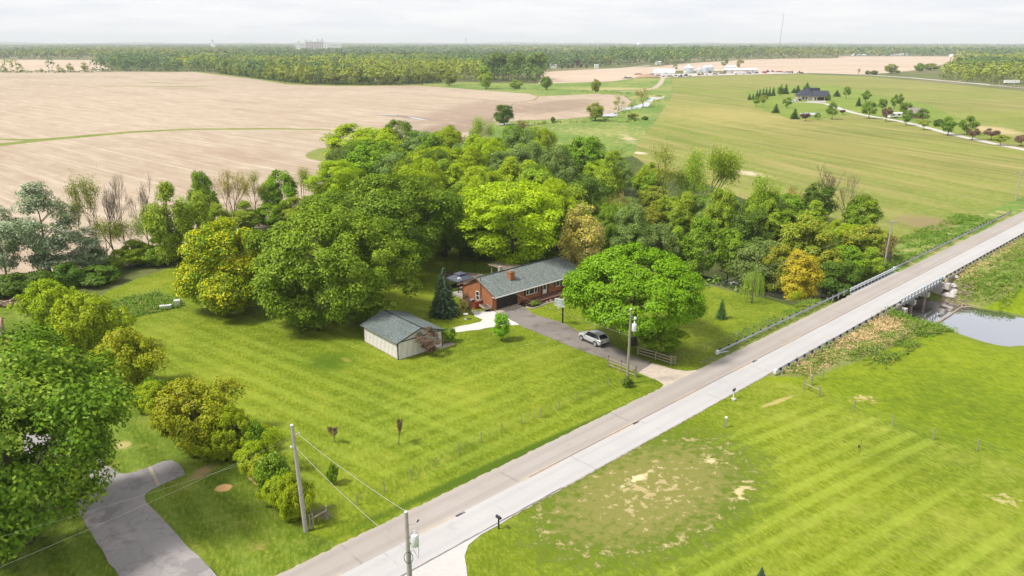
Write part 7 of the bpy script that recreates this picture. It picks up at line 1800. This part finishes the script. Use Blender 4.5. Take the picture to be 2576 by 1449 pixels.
# the rest of the far woods read as masses
def mass(name, pts, hs, ws, per, ls, mats, seed, mi=None):
    per = max(14, int(per * .8))
    rg = np.random.default_rng(seed); P = np.array(pts); n = len(P)
    hs = np.asarray(hs); ws = np.asarray(ws)
    idx = np.repeat(np.arange(n), per); m = len(idx)
    d = unit(rg, m); d[:, 2] = np.where(rg.uniform(size=m) < .75, np.abs(d[:, 2]), d[:, 2])
    rr = rg.uniform(.84, 1.04, m) * (1 + .16 * np.sin(idx * 2.3 + 7 * d[:, 0]) * np.cos(idx * 1.7 + 6 * d[:, 2]))
    c = np.column_stack([P[idx, 0] + d[:, 0] * ws[idx] / 2 * rr, P[idx, 1] + d[:, 1] * ws[idx] / 2 * rr, hs[idx] * .5 + d[:, 2] * hs[idx] * .5 * rr])
    V, F_ = leaf_quads(rg, c, d + np.array([0, 0, .35]) + rg.normal(scale=.13, size=(m, 3)), np.asarray(ls)[idx] if hasattr(ls, '__len__') else np.full(m, ls), .75)
    if mi is None: mi = rg.integers(0, len(mats), n)
    tag(link(name, np_mesh(name, V, F_, mats, np.asarray(mi)[idx])), 'distant woods reaching to the horizon', None, None, 'stuff')
m_f1, m_f2 = LF['far'], LF['faryellow']
m_f3 = mat_leaf('leaf_far_dark', (.045, .085, .022), (.075, .12, .03), tint=.1)
rg9 = np.random.default_rng(19)
OPEN_ = [REG[i][1] for i in range(len(REG)) if REG[i][0] in ('crop_field', 'hay_field', 'meadow')] + [pix([(1380,182),(1500,178),(1640,170),(2030,188),(2576,215),(2800,230),(2800,260),(1380,260)])]
def clear(P):
    ok = np.ones(len(P), bool)
    for poly in OPEN_: ok &= ~inside(P[:, 0], P[:, 1], poly)
    return ok
# hedge line of the far left field
q = np.array([at2(x, fr_.uniform(181.5, 184)) for x in np.linspace(-40, 235, 70)])
mass('far_hedge', q, rg9.uniform(1.5, 4, len(q)), rg9.uniform(3, 7, len(q)), 40, .5, [m_f1, m_f3], 23)
q = np.array(sum([[(a[0] + (b[0] - a[0]) * u + fr_.uniform(-2, 2), a[1] + (b[1] - a[1]) * u + fr_.uniform(0, 5)) for u in np.linspace(0, 1, 14)] for a, b in zip(FP[:-1], FP[1:])], []))
mass('wood_undergrowth', q, rg9.uniform(2, 4.5, len(q)), rg9.uniform(3, 6, len(q)), 40, .5, [m_f1, m_f3, m_f3], 24)
# bands out to the horizon
def bands(d0, d1, gap):
    pts, hs, ws, ls = [], [], [], []
    d = d0
    while d < d1:
        st = max(9.5, d / 85); n = int(1.7 * d / st)
        for k in range(n):
            x = -0.85 * d + 1.7 * d * (k + fr_.random()) / n; y = d + fr_.uniform(-.5, .5) * st * 2
            wv = math.sin(x / 420 + 1.7 * math.sin(y / 700)) + math.sin(y / 520 + x / 900)
            if wv < gap: continue
            pts.append((x, y)); w_ = max(10, st * 1.05) * fr_.uniform(.75, 1.3); ws.append(w_); hs.append(fr_.uniform(13, 21) * (1 + max(0, d - 4000) / 16000)); ls.append(max(.7, w_ * .10))
        d += st * 2
    pts = np.array(pts); k = clear(pts); k &= ~inside(pts[:, 0], pts[:, 1], pix([(735,135),(860,135),(870,118),(730,118)]))
    return pts[k], np.array(hs)[k], np.array(ws)[k], np.array(ls)[k]
OPEN_.append(pix([(1640,192),(1700,176),(1930,178),(2170,185),(2230,182),(2290,176),(2340,168),(2400,153),(2425,150),(2390,178),(2364,207),(2440,212),(2576,214),(2800,224),(2800,240),(2576,228),(2030,192)])); OPEN_.append(pix([(-900,149),(235,149.5),(300,176),(-900,186)])); OPEN_.append(pix([(1376,205),(1376,174),(1520,168.5),(1660,162),(1500,205)]))
P_, h_, w_, l_ = bands(730, 1750, -9)
kx = P_[:, 0] / P_[:, 1]
prob = np.where(kx < -.04, np.clip(1.35 - P_[:, 1] / 1500, .1, .8), np.where(kx > .5, .42, .18))
u_ = .5 + .28 * np.sin(P_[:, 0] / 95 + 2 * np.sin(P_[:, 1] / 170)) + .22 * np.sin(P_[:, 1] / 60 + P_[:, 0] / 140) + rg9.normal(scale=.08, size=len(P_)); mi_ = np.where(u_ < prob, 1, np.where(rg9.uniform(size=len(P_)) < .12, 2, 0))
m_f4 = mat_leaf('leaf_far_olive', (.105, .125, .022), (.135, .15, .028), tint=.1, gain=1.6); m_f5 = mat_leaf('leaf_far_blue', (.055, .098, .030), (.075, .12, .036), tint=.1, gain=1.6)
mi_ = np.where((mi_ == 0) & (np.sin(P_[:, 0] / 120 + P_[:, 1] / 200) > .1), 4, np.where((mi_ == 1) & (rg9.uniform(size=len(P_)) < .3), 3, mi_))
mass('far_woods', P_, h_ * np.where((kx > .12) & (kx < .45) & (P_[:, 1] > 1400), 1.45, 1.05), w_, 80, l_, [m_f1, m_f2, m_f3, m_f4, m_f5], 20, mi_)
P_, h_, w_, l_ = bands(1750, 12500, -0.95)
kx = P_[:, 0] / P_[:, 1]
mi_ = np.clip(np.floor(2.5 + 2.2 * np.sin(P_[:, 0] / 330 + 1.5 * np.sin(P_[:, 1] / 500)) + rg9.normal(scale=.5, size=len(P_))), 0, 4).astype(int)
mass('distant_woods', P_, h_ * np.where((kx > .12) & (kx < .45) & (P_[:, 1] < 2400), 1.6, 1.25), w_, 34, l_ * 1.1, [m_f3, m_f5, m_f1, m_f1, m_f4], 25, mi_)
# low hills on the skyline
m_hill = mat_plain('hill_woods', (.06, .085, .035), .95, var=.5, scale=.004)
def hill(x0, x1, y, zmax, seed):
    n = 140; r = random.Random(seed); v, f = [], []; p = [r.uniform(0, 6) for _ in range(4)]
    for i in range(n + 1):
        u = i / n; x = x0 + (x1 - x0) * u
        h = zmax * (.55 + .25 * math.sin(u * 5 + p[0]) + .12 * math.sin(u * 13 + p[1]) + .08 * math.sin(u * 37 + p[2])) * min(1, 6 * u, 6 * (1 - u)) + r.uniform(-1, 1) * 2
        v += [(x, y - 1800, -5), (x, y, max(0, h)), (x, y + 2500, -5)]
    for i in range(n): f += [(3 * i, 3 * i + 3, 3 * i + 4, 3 * i + 1), (3 * i + 1, 3 * i + 4, 3 * i + 5, 3 * i + 2)]
    me = bpy.data.meshes.new('hills'); me.from_pydata(v, [], f); me.materials.append(m_hill); me.polygons.foreach_set('use_smooth', [True] * len(f))
    tag(link('hills', me), kind='structure')
hill(-15000, -1500, 14500, 125, 1); hill(-6000, 5000, 15500, 78, 2); hill(1500, 14000, 15000, 82, 3)

# ================================================================== FAR HOUSE, FARM, TOWERS
m_navy = mat_plain('dark_roof', (.042, .045, .065), .85, var=.12); m_cream = mat_plain('cream_stone', (.50, .43, .35), .85, var=.2, scale=2)
def bld(name, label, cat, loc, rz): return thing(name, label, cat, loc, rz)
def hip(m, x0, x1, y0, y1, z0, z1, ins):
    ym = (y0 + y1) / 2
    return m.add([(x0,y0,z0),(x1,y0,z0),(x1,y1,z0),(x0,y1,z0),(x0+ins,ym,z1),(x1-ins,ym,z1)], [(0,1,5,4),(1,2,5),(2,3,4,5),(3,0,4),(3,2,1,0)])
fh = bld('far_house', 'cream house with a dark hipped roof and garage doors across the hay field', 'house', at(2050, 252.5), R(-5))
MB().box(-1, 9.5, 0, 9, 0, 3).build('wall', m_cream, fh); MB().box(-11, -1.01, 2.5, 12, 0, 3).build('wall', m_cream, fh)
rf1 = hip(MB(), -1.8, 10.3, -.8, 10, 2.9, 6.6, .6).build('roof', m_navy, fh); hip(MB(), -12, 3, 1.6, 13, 2.95, 7.9, 5.5).build('roof', m_navy, fh)
MB().box(-3, 4, 5, 11, 5.0, 8.3).build('roof_gable', m_navy, fh)
for a, b in ((1.4, 6.0), (6.7, 9.2)): MB().box(a, b, -.06, -.003, .05, 2.3).build('garage_door', m_black, fh)
for a, b, z0, z1 in ((-.6, .3, .05, 2.2),): MB().box(a, b, -.05, -.003, z0, z1).build('door', m_black, fh)
for a in (-8.5, -6.2): MB().box(a, a + 1.4, 2.42, 2.497, .6, 2.2).build('window', m_glass, fh)
for a in (-1.5, -5, -10): MB().box(a, a + .3, 1.8, 2.1, 0, 2.9).build('porch_post', m_white, fh)
def vehicle(label, loc, rz, col, L=4.6, cat='car', nm='parked_car', hi=1.5):
    t = thing(nm, label, cat, loc, rz); w = .9
    MB().xprism([(-L / 2, .4), (L / 2, .4), (L / 2, .85), (L * .28, 1.0), (L * .12, hi), (-L * .38, hi), (-L * .48, 1.0), (-L / 2, .95)], -w, w).build('body', col, t)
    MB().xprism([(L * .25, 1.02), (L * .12, hi - .06), (-L * .36, hi - .06), (-L * .44, 1.02)], -w - .01, w + .01).build('window', m_glass, t)
    for y in (-L * .3, L * .3):
        for s_ in (-1, 1): MB().tube([(s_ * (w - .15), y, .34), (s_ * (w + .02), y, .34)], .34, 12).build('wheel', m_tyre, t)
    return t
vehicle('white car parked left of the far house', at(1990, 257), R(70), m_white); vehicle('second white car beside the porch of the far house', at(1999, 256), R(80), m_white); vehicle('dark car before the far house porch', at(2006, 254), R(70), m_black)
tr = thing('camper_trailer', 'white rounded camper trailer behind driveway trees', 'trailer', at(2249, 297), R(15))
MB().xprism([(-1.25, .6), (1.25, .6), (1.25, 2.6), (.9, 3.0), (-.9, 3.0), (-1.25, 2.6)], -4, 4).build('body', m_white, tr)
for xx in (-.6, .6):
    for s_ in (-1, 1): MB().tube([(xx, s_ * 1.0, .4), (xx, s_ * 1.27, .4)], .4, 12).build('wheel', m_tyre, tr)
MB().box(-2.5, -1, -1.28, -1.252, 1.5, 2.2).build('window', m_glass, tr); MB().box(1, 2.5, -1.28, -1.252, 1.5, 2.2).build('window', m_glass, tr)
gg = bld('far_garage', 'brown garage with a grey gable roof among the driveway trees', 'garage', at(2302, 297), R(-20))
MB().box(-4, 4, -3, 3, 0, 2.8).build('wall', mat_plain('brown_wall', (.14, .07, .06), .85), gg); MB().xprism([(-3.5, 2.6), (0, 5.4), (3.5, 2.6)], -4.5, 4.5).build('roof', mat_plain('grey_brown_roof', (.22, .19, .18), .85), gg)
def semi(label, loc, rz, L=14):
    t = thing('semi_trailer', label, 'trailer', loc, rz)
    MB().box(-L / 2, L / 2, -1.3, 1.3, 1.2, 4.0).build('box_body', m_white, t); MB().box(-L / 2, L / 2, -1.0, 1.0, .95, 1.19).build('chassis', m_black, t)
    for xx in (-L / 2 + 1.2, -L / 2 + 2.5):
        for s_ in (-1, 1): MB().tube([(xx, s_ * .8, .5), (xx, s_ * 1.25, .5)], .5, 12).build('wheel', m_tyre, t)
    MB().box(L / 2 - 2.5, L / 2 - 2.3, -.8, .8, 0, .949).build('landing_leg', m_black, t)
    return t
semi('white semi trailer parked at the right wood by the far road', at(2543, 212), R(-8)); semi('white semi trailer before the long farm shed', at(1861, 187.5), R(4), 15)
sg_ = thing('road_sign', 'yellow warning sign beside the far road', 'road sign', at(2512, 214)); MB().tube([(0, 0, 0), (0, 0, 2.4)], .05, 6).build('post', m_galv, sg_)
MB().add([(0, -.06, 1.6), (.75, -.06, 2.35), (0, -.06, 3.1), (-.75, -.06, 2.35), (0, -.03, 1.6), (.75, -.03, 2.35), (0, -.03, 3.1), (-.75, -.03, 2.35)], [(0,1,2,3),(7,6,5,4),(0,4,5,1),(1,5,6,2),(2,6,7,3),(3,7,4,0)]).build('panel', mat_plain('sign_yellow', (.72, .42, .02), .5), sg_)
for (x, y0, y1, ln, lab_) in [(2183, 190.5, 179, 0, 'small pole between the bushes by the far road'), (2288, 197, 176, 2, 'pole by the far road left of the right wood'), (2400, 209.5, 180, 6, 'leaning pole before the right wood'), (2494, 212, 179, 4, 'tall leaning pole by the yellow sign'), (2549, 219.5, 195, 4, 'pole before the white semi trailer'), (1575, 171, 161, 0, 'pole on the far road left of the farm'), (1835, 150, 141, 0, 'pole before the wood behind the farm')]:
    q = at(x, y0); pole(lab_, q, hgt(x, y0, y1), .16, (0, R(ln)))
pf = thing('paddock_fence', 'dark rail fence before the white semi trailer', 'fence', at(2490, 215))
o_ = Vector(pf.location); P = [Vector(at(x, y)) - o_ for x, y in ((2490, 215), (2530, 219), (2576, 224.5), (2640, 231))]
for a, b in zip(P[:-1], P[1:]):
    n = int((b - a).length / 2.5)
    for k in range(n): q = a.lerp(b, k / n); MB().box(q.x - .08, q.x + .08, q.y - .08, q.y + .08, 0, 1.5).build('post', m_deck, pf)
    for z in (.5, 1.0, 1.4): MB().bar(a + Vector((0, 0, z)), b + Vector((0, 0, z)), .05, .14).build('rail', m_deck, pf)
# farm
m_barnw = mat_plain('white_metal_wall', (.70, .69, .69), .5, var=.06); m_barnr = mat_plain('white_metal_roof', (.72, .72, .74), .45, .2, var=.05); m_tanw = mat_plain('tan_metal_wall', (.52, .42, .36), .6); m_bin = mat_plain('bin_steel', (.62, .65, .70), .4, .45)
b1 = bld('white_barn', 'white barn with a dark doorway at the left of the far farm', 'barn', at(1664, 190), R(-10))
MB().box(-10, 16, -7, 9, 0, 4).build('wall', m_barnw, b1); MB().xprism([(-7.5, 3.9), (1, 8.2), (9.5, 3.9)], -10.6, 16.6).build('roof', m_barnr, b1)
MB().box(3, 7.2, -7.06, -7.003, 0, 4.0).build('doorway', m_black, b1); MB().box(-16, -10.02, -6, 5, 0, 2.6).build('lean_to', mat_plain('blue_shade', (.10, .11, .2), .7), b1); MB().box(-17, -10.5, -6.5, 6, 2.62, 2.9).build('lean_to_roof', m_barnr, b1)
def gbin(label, loc, r, h):
    t = thing('grain_bin', label, 'grain bin', loc); prof = []
    n = 8
    for k in range(n): prof += [(r, h * k / n), (r * 1.012, h * (k + .5) / n)]
    MB().lathe(prof + [(r, h)], n=28).build('wall', m_bin, t, True); MB().lathe([(r * 1.04, h + .01), (r * .15, h + r * .55), (r * .15, h + r * .62)], n=28).build('roof', m_barnr, t)
gbin('largest grain bin with a conical roof at the far farm', at(1731, 184), 6.8, 7.2); gbin('small grain bin in the middle of the far farm', at(1757, 184), 3.4, 5.2); gbin('left of the two tall grain bins at the far farm', at(1773, 183.5), 4.4, 7.8); gbin('right of the two tall grain bins at the far farm', at(1785, 183), 4.6, 8.0); gbin('low pale bin in front of the largest grain bin', at(1722, 187), 1.7, 3.0)
b2 = bld('long_shed', 'long low farm shed with tan walls and white doors', 'shed', at(1866, 184.5), R(6))
MB().box(-22, 22, 0, 14, 0, 4.6).build('wall', m_tanw, b2); MB().xprism([(-.8, 4.5), (7, 6.6), (14.8, 4.5)], -22.6, 22.6).build('roof', m_barnr, b2)
for a, b in ((-21, -15.5), (-13, -6), (-5, .5), (9, 14), (16, 21.5)): MB().box(a, b, -.06, -.003, 0, 3.9).build('door', m_barnw, b2)
MB().box(-36, -22.03, 1, 12, 4.0, 4.3).build('lean_to_roof', m_barnr, b2)
for a in (-35.5, -31, -26.5): MB().box(a, a + .4, 1.2, 1.6, 0, 3.99).build('post', m_oldwood, b2)
b3 = bld('back_shed', 'pale roofed shed behind the long farm shed', 'shed', at(1839, 176), R(4)); MB().box(-8, 8, 0, 10, 0, 4).build('wall', m_bin, b3); MB().xprism([(-.6, 3.9), (5, 6.5), (10.6, 3.9)], -8.5, 8.5).build('roof', m_barnr, b3)
dp = MB(); o_ = at(1628, 195.5); n = 24; prof = [(13, 0), (10, 1.6), (5, 3.4), (1, 4.2)]
for r, z in prof: pass
dp.lathe([(r, z - .1) for r, z in prof], n=n)
dp.v = [(a * 1.3 + random.uniform(-.7, .7), b * .7 + random.uniform(-.5, .5), c + random.uniform(-.3, .3) * (c > .2)) for a, b, c in dp.v]
tag(dp.build('dirt_pile', mat_plain('pile_soil', (.33, .23, .15), .95, var=.2), None, True, o_), 'brown soil heap at the left of the far farm', 'dirt pile')
m_redm = mat_plain('machine_red', (.42, .03, .04), .4); m_navym = mat_plain('machine_navy', (.05, .05, .11), .5); m_yelm = mat_plain('machine_yellow', (.60, .40, .10), .5); m_grnm = mat_plain('machine_green', (.06, .16, .05), .5); m_blu = mat_plain('machine_blue', (.08, .16, .42), .5); m_brn = mat_plain('machine_rust', (.22, .12, .08), .7)
def tractor(label, loc, rz, col):
    t = thing('tractor', label, 'tractor', loc, rz)
    MB().box(.2, 2.6, -.5, .5, .9, 1.8).build('hood', col, t); MB().box(-1.5, .19, -.8, .8, .9, 1.7).build('body', col, t); MB().box(-1.3, .1, -.75, .75, 1.71, 2.9).build('cab', m_glass, t); MB().box(-1.4, .2, -.85, .85, 2.91, 3.05).build('cab_roof', col, t)
    for s_ in (-1, 1): MB().tube([(-.9, s_ * .85, .9), (-.9, s_ * 1.35, .9)], .9, 14).build('wheel', m_tyre, t); MB().tube([(2.1, s_ * .7, .55), (2.1, s_ * 1.05, .55)], .55, 12).build('wheel', m_tyre, t)
def implement(label, loc, rz, col, L=7):
    t = thing('farm_implement', label, 'farm implement', loc, rz)
    MB().bar((-L / 2, -1.2, .9), (L / 2, -1.2, .9), .25).bar((-L / 2, 1.2, .9), (L / 2, 1.2, .9), .25).bar((0, -1.2, .9), (0, -5, .7), .25).build('frame', col, t)
    tm_ = MB().bar((0, 0, .8), (.2, -.4, .05), .12).mesh('tine', col)
    for k in range(12):
        for y in (-1.2, 1.2): link('tine', tm_, t, (-L / 2 + k * L / 11, y, 0))
    MB().box(-L * .3, L * .3, -.6, .6, 1.05, 2.0).build('hopper', col, t)
    for s_ in (-1, 1): MB().tube([(s_ * L * .35, -.2, .55), (s_ * L * .35 + .3, -.2, .55)], .55, 12).build('wheel', m_tyre, t)
FX = lambda X, Y: at(1545.6 + X / 5.0, 128.8 + Y / 5.0)
implement('red implement right of the long farm shed', FX(1880, 272), R(10), m_redm, 8); implement('long red implement in the middle of the machine row', FX(2070, 268), R(4), m_redm, 14); implement('small red implement before the machine row', FX(1885, 280), R(20), m_redm, 5)
tractor('dark tractor in the machine row left of the long red implement', FX(1925, 266), R(30), m_navym); tractor('second dark tractor right of the first in the machine row', FX(1985, 266), R(-20), m_navym); implement('dark navy machine right of the long red implement', FX(2185, 274), R(0), m_navym, 15); tractor('dark red tractor at the end of the dark navy machine', FX(2225, 276), R(160), m_redm)
tractor('yellow tractor at the right end of the farm machines', FX(2315, 278), R(180), m_yelm); implement('rusty yellow implement beside the yellow tractor', FX(2350, 280), R(0), m_brn, 6)
vehicle('dark pickup at the right end of the long farm shed', FX(1780, 280), R(90), m_black, 5.5, 'pickup', 'pickup_truck', 1.8); vehicle('dark blue pickup before the farm shed doors', FX(1690, 286), R(85), m_navym, 5.5, 'pickup', 'pickup_truck', 1.8)
tractor('blue tractor in front of the grain bins', FX(830, 325), R(150), m_blu); vehicle('dark truck among the machines before the grain bins', FX(890, 315), R(60), m_black, 6, 'truck', 'farm_truck', 2.4); implement('tan machine before the largest grain bin', FX(700, 325), R(10), m_brn, 8)
tractor('yellow tractor in front of the small grain bin', FX(1060, 305), R(20), m_yelm); tractor('second yellow tractor near the small grain bin', FX(1105, 300), R(60), m_yelm); vehicle('white pickup before the tall grain bins', FX(1150, 305), R(80), m_white, 5.5, 'pickup', 'pickup_truck', 1.8); implement('green implement before the open lean to', FX(1260, 298), R(5), m_grnm, 8); implement('rusty implement under the open lean to', FX(1350, 290), R(5), m_brn, 9); tractor('dark tractor under the open lean to', FX(1200, 278), R(90), m_brn)
semi('white box trailer before the white barn', FX(640, 322), R(3), 9); implement('rusty machine left of the white box trailer', FX(545, 315), R(15), m_brn, 9); implement('dark machinery heap left of the soil heap', FX(300, 300), R(5), m_brn, 12); implement('green machine in the weeds left of the soil heap', FX(170, 350), R(5), m_grnm, 14); vehicle('white pickup by the green machine left of the soil heap', FX(130, 340), R(80), m_white, 5.5, 'pickup', 'pickup_truck', 1.8)
vehicle('white van between the barn and the machines', FX(760, 322), R(80), m_white, 6, 'van', 'white_van', 2.4); vehicle('silver car before the blue tractor', FX(945, 318), R(75), m_silver)
# skyline
m_grain = mat_plain('elevator_concrete', (.42, .37, .35), .85, var=.1); m_sky = mat_plain('tower_steel', (.30, .32, .36), .6)
el = thing('grain_elevator', 'large grey grain elevator with many silos on the skyline', 'grain elevator', (*at2(798, 127.0), 0)); E0 = el.location; ep_ = 1897.6 / E0[1]
Wd = 56 / ep_
for k in range(9): MB().tube([(-Wd / 2 + (k + .5) * Wd / 9, 0, 0), (-Wd / 2 + (k + .5) * Wd / 9, 0, 46)], Wd / 19, 14).build('silo', m_grain if k < 7 else m_barnw, el)
MB().box(-Wd / 2, Wd / 2 * .6, -4, 4, 46.1, 50).build('gallery', m_grain, el)
for xx, hh in ((-.47, 64), (-.28, 60), (.05, 66), (.18, 62), (.24, 70)): MB().tube([(xx * Wd, 0, 50), (xx * Wd, 0, hh)], 1.6, 6).build('leg_tower', m_sky, el); MB().bar((xx * Wd, 0, hh), (xx * Wd + 9, 0, 50), 1.5).build('spout', m_sky, el)
def wtower(label, x, yb, yt, wpx):
    q = at2(x, yb); s_ = 1897.6 / q[1]; t = thing('water_tower', label, 'water tower', (*q, 0)); top = CAM_H + (HZ - yt) / s_; r = wpx / s_ / 2
    MB().lathe([(r * .5, 0), (r * .35, top * .1), (r * .32, top * .6), (r * .8, top * .7)], n=16).build('stem', m_white, t); MB().lathe([(r * .8, top * .7), (r, top * .78), (r, top * .9), (r * .7, top * .97), (r * .1, top)], n=16).build('tank', m_white, t)
wtower('white water tower above the distant woods right of centre', 1605, 128, 108.5, 9); wtower('small white water tower left of the grain elevator', 751, 124, 101, 6)
ct = thing('feed_tower', 'pale tapered tower rising over the distant woods at the left', 'tower', (*at2(537, 127), 0)); s_ = 1897.6 / ct.location[1]; top = CAM_H + (HZ - 100) / s_; r = 4.5 / s_
MB().box(-r, r, -r, r, 0, top * .55).build('shaft', m_barnw, ct); MB().box(-r * .55, r * .55, -r * .55, r * .55, top * .55 + .01, top * .82).build('upper_shaft', m_barnw, ct); MB().lathe([(r * .5, top * .82 + .02), (r * .3, top * .92), (r * .05, top)], n=8).build('cap', m_sky, ct); MB().box(-r * 4, -r * 1.01, -r, r, 0, top * .35).build('annex', m_barnw, ct)
def mast(label, x, yb, yt, rad, lean=0, bands=0):
    q = at2(x, yb); s_ = 1897.6 / q[1]; top = CAM_H + (HZ - yt) / s_; t = thing('radio_mast', label, 'mast', (*q, 0)); t.rotation_euler = (0, R(lean), 0)
    m = MB(); n = 14; r = rad / s_
    for k in range(3):
        a = 2 * math.pi * k / 3; m.tube([(r * math.cos(a), r * math.sin(a), 0), (r * .5 * math.cos(a), r * .5 * math.sin(a), top)], r * .28, 4)
    for j in range(n):
        z0, z1 = top * j / n, top * (j + 1) / n
        for k in range(3):
            a = 2 * math.pi * k / 3; b = 2 * math.pi * (k + 1) / 3; f0 = 1 - .5 * j / n; f1 = 1 - .5 * (j + 1) / n
            m.bar((r * f0 * math.cos(a), r * f0 * math.sin(a), z0), (r * f1 * math.cos(b), r * f1 * math.sin(b), z1), r * .16)
    m.build('lattice', m_sky, t)
    for k in range(bands): MB().lathe([(r * 2.2, top * (.72 + .12 * k)), (r * 2.2, top * (.75 + .12 * k))], n=10).build('antenna_ring', m_sky, t)
mast('tall guyed radio mast on the skyline above the farm wood', 1957, 141, 42, .55, 1.6); mast('cell tower with antenna rings on the skyline', 1172, 128, 97, .7, 0, 3); mast('thin distant mast on the centre skyline', 1343, 126, 96, .4)
def box_far(label, x, y, wpx, h, mat, nm='far_building'):
    q = at2(x, y); s_ = 1897.6 / q[1]; t = thing(nm, label, 'building', (*q, 0)); w = wpx / s_ / 2; d = min(w, 14)
    MB().box(-w, w, 0, d * 2, 0, h).build('wall', mat, t); MB().xprism([(-.5, h + .01), (d, h + min(3, d * .25)), (d * 2 + .5, h + .01)], -w - .4, w + .4).build('roof', m_barnr, t)
for a in [('long white warehouse among the far right woods', 2222, 124.5, 74, 12, m_barnw), ('smaller pale warehouse left of the long white one', 2183, 125.5, 24, 10, m_barnw), ('white house at the left end of the far right field', 2153, 140.5, 13, 4.5, m_barnw), ('low white house second along the far right field', 2172, 141, 14, 3.5, m_barnw), ('small white house in the middle of the far right field edge', 2254, 141, 14, 4.5, m_barnw), ('white house right of the middle one at the far right field edge', 2276, 140, 16, 4, m_barnw), ('white shed beside the right wood at the far field', 2404, 142.5, 16, 5, m_barnw),
          ('white house at the far road right of the poplars', 1392, 172, 14, 5, m_barnw), ('white roofed house by the far road before the woods', 1656, 163, 12, 5, m_barnw), ('low pale building left of the white house near the left wood', 265, 150, 18, 3.5, m_tanw), ('white house in the left woods', 325, 150, 12, 5, m_barnw), ('pale building in the left woods', 300, 149, 10, 4, m_barnw), ('low brick building far off at the left', 195, 131, 60, 14, m_tanw), ('pale building far off at the left edge', 20, 130, 30, 12, m_barnw), ('long pale roof behind the poplar stand', 1225, 178, 40, 4, m_barnw), ('small house beyond the purple trees', 1500, 172, 10, 5, m_barnw)]: box_far(*a)

# ================================================================== HAZE
t = NT('haze'); v = t.n('ShaderNodeVolumePrincipled')
v.inputs['Color'].default_value = (0.93, 0.97, 1.0, 1); v.inputs['Density'].default_value = HAZE_D; v.inputs['Anisotropy'].default_value = 0.0
t.t.links.new(v.outputs[0], t.out.inputs['Volume'])
hz = MB().box(-21000, 21000, -400, 21000, -12, 205).build('haze', t.mat)
tag(hz, None, None, None, 'stuff')
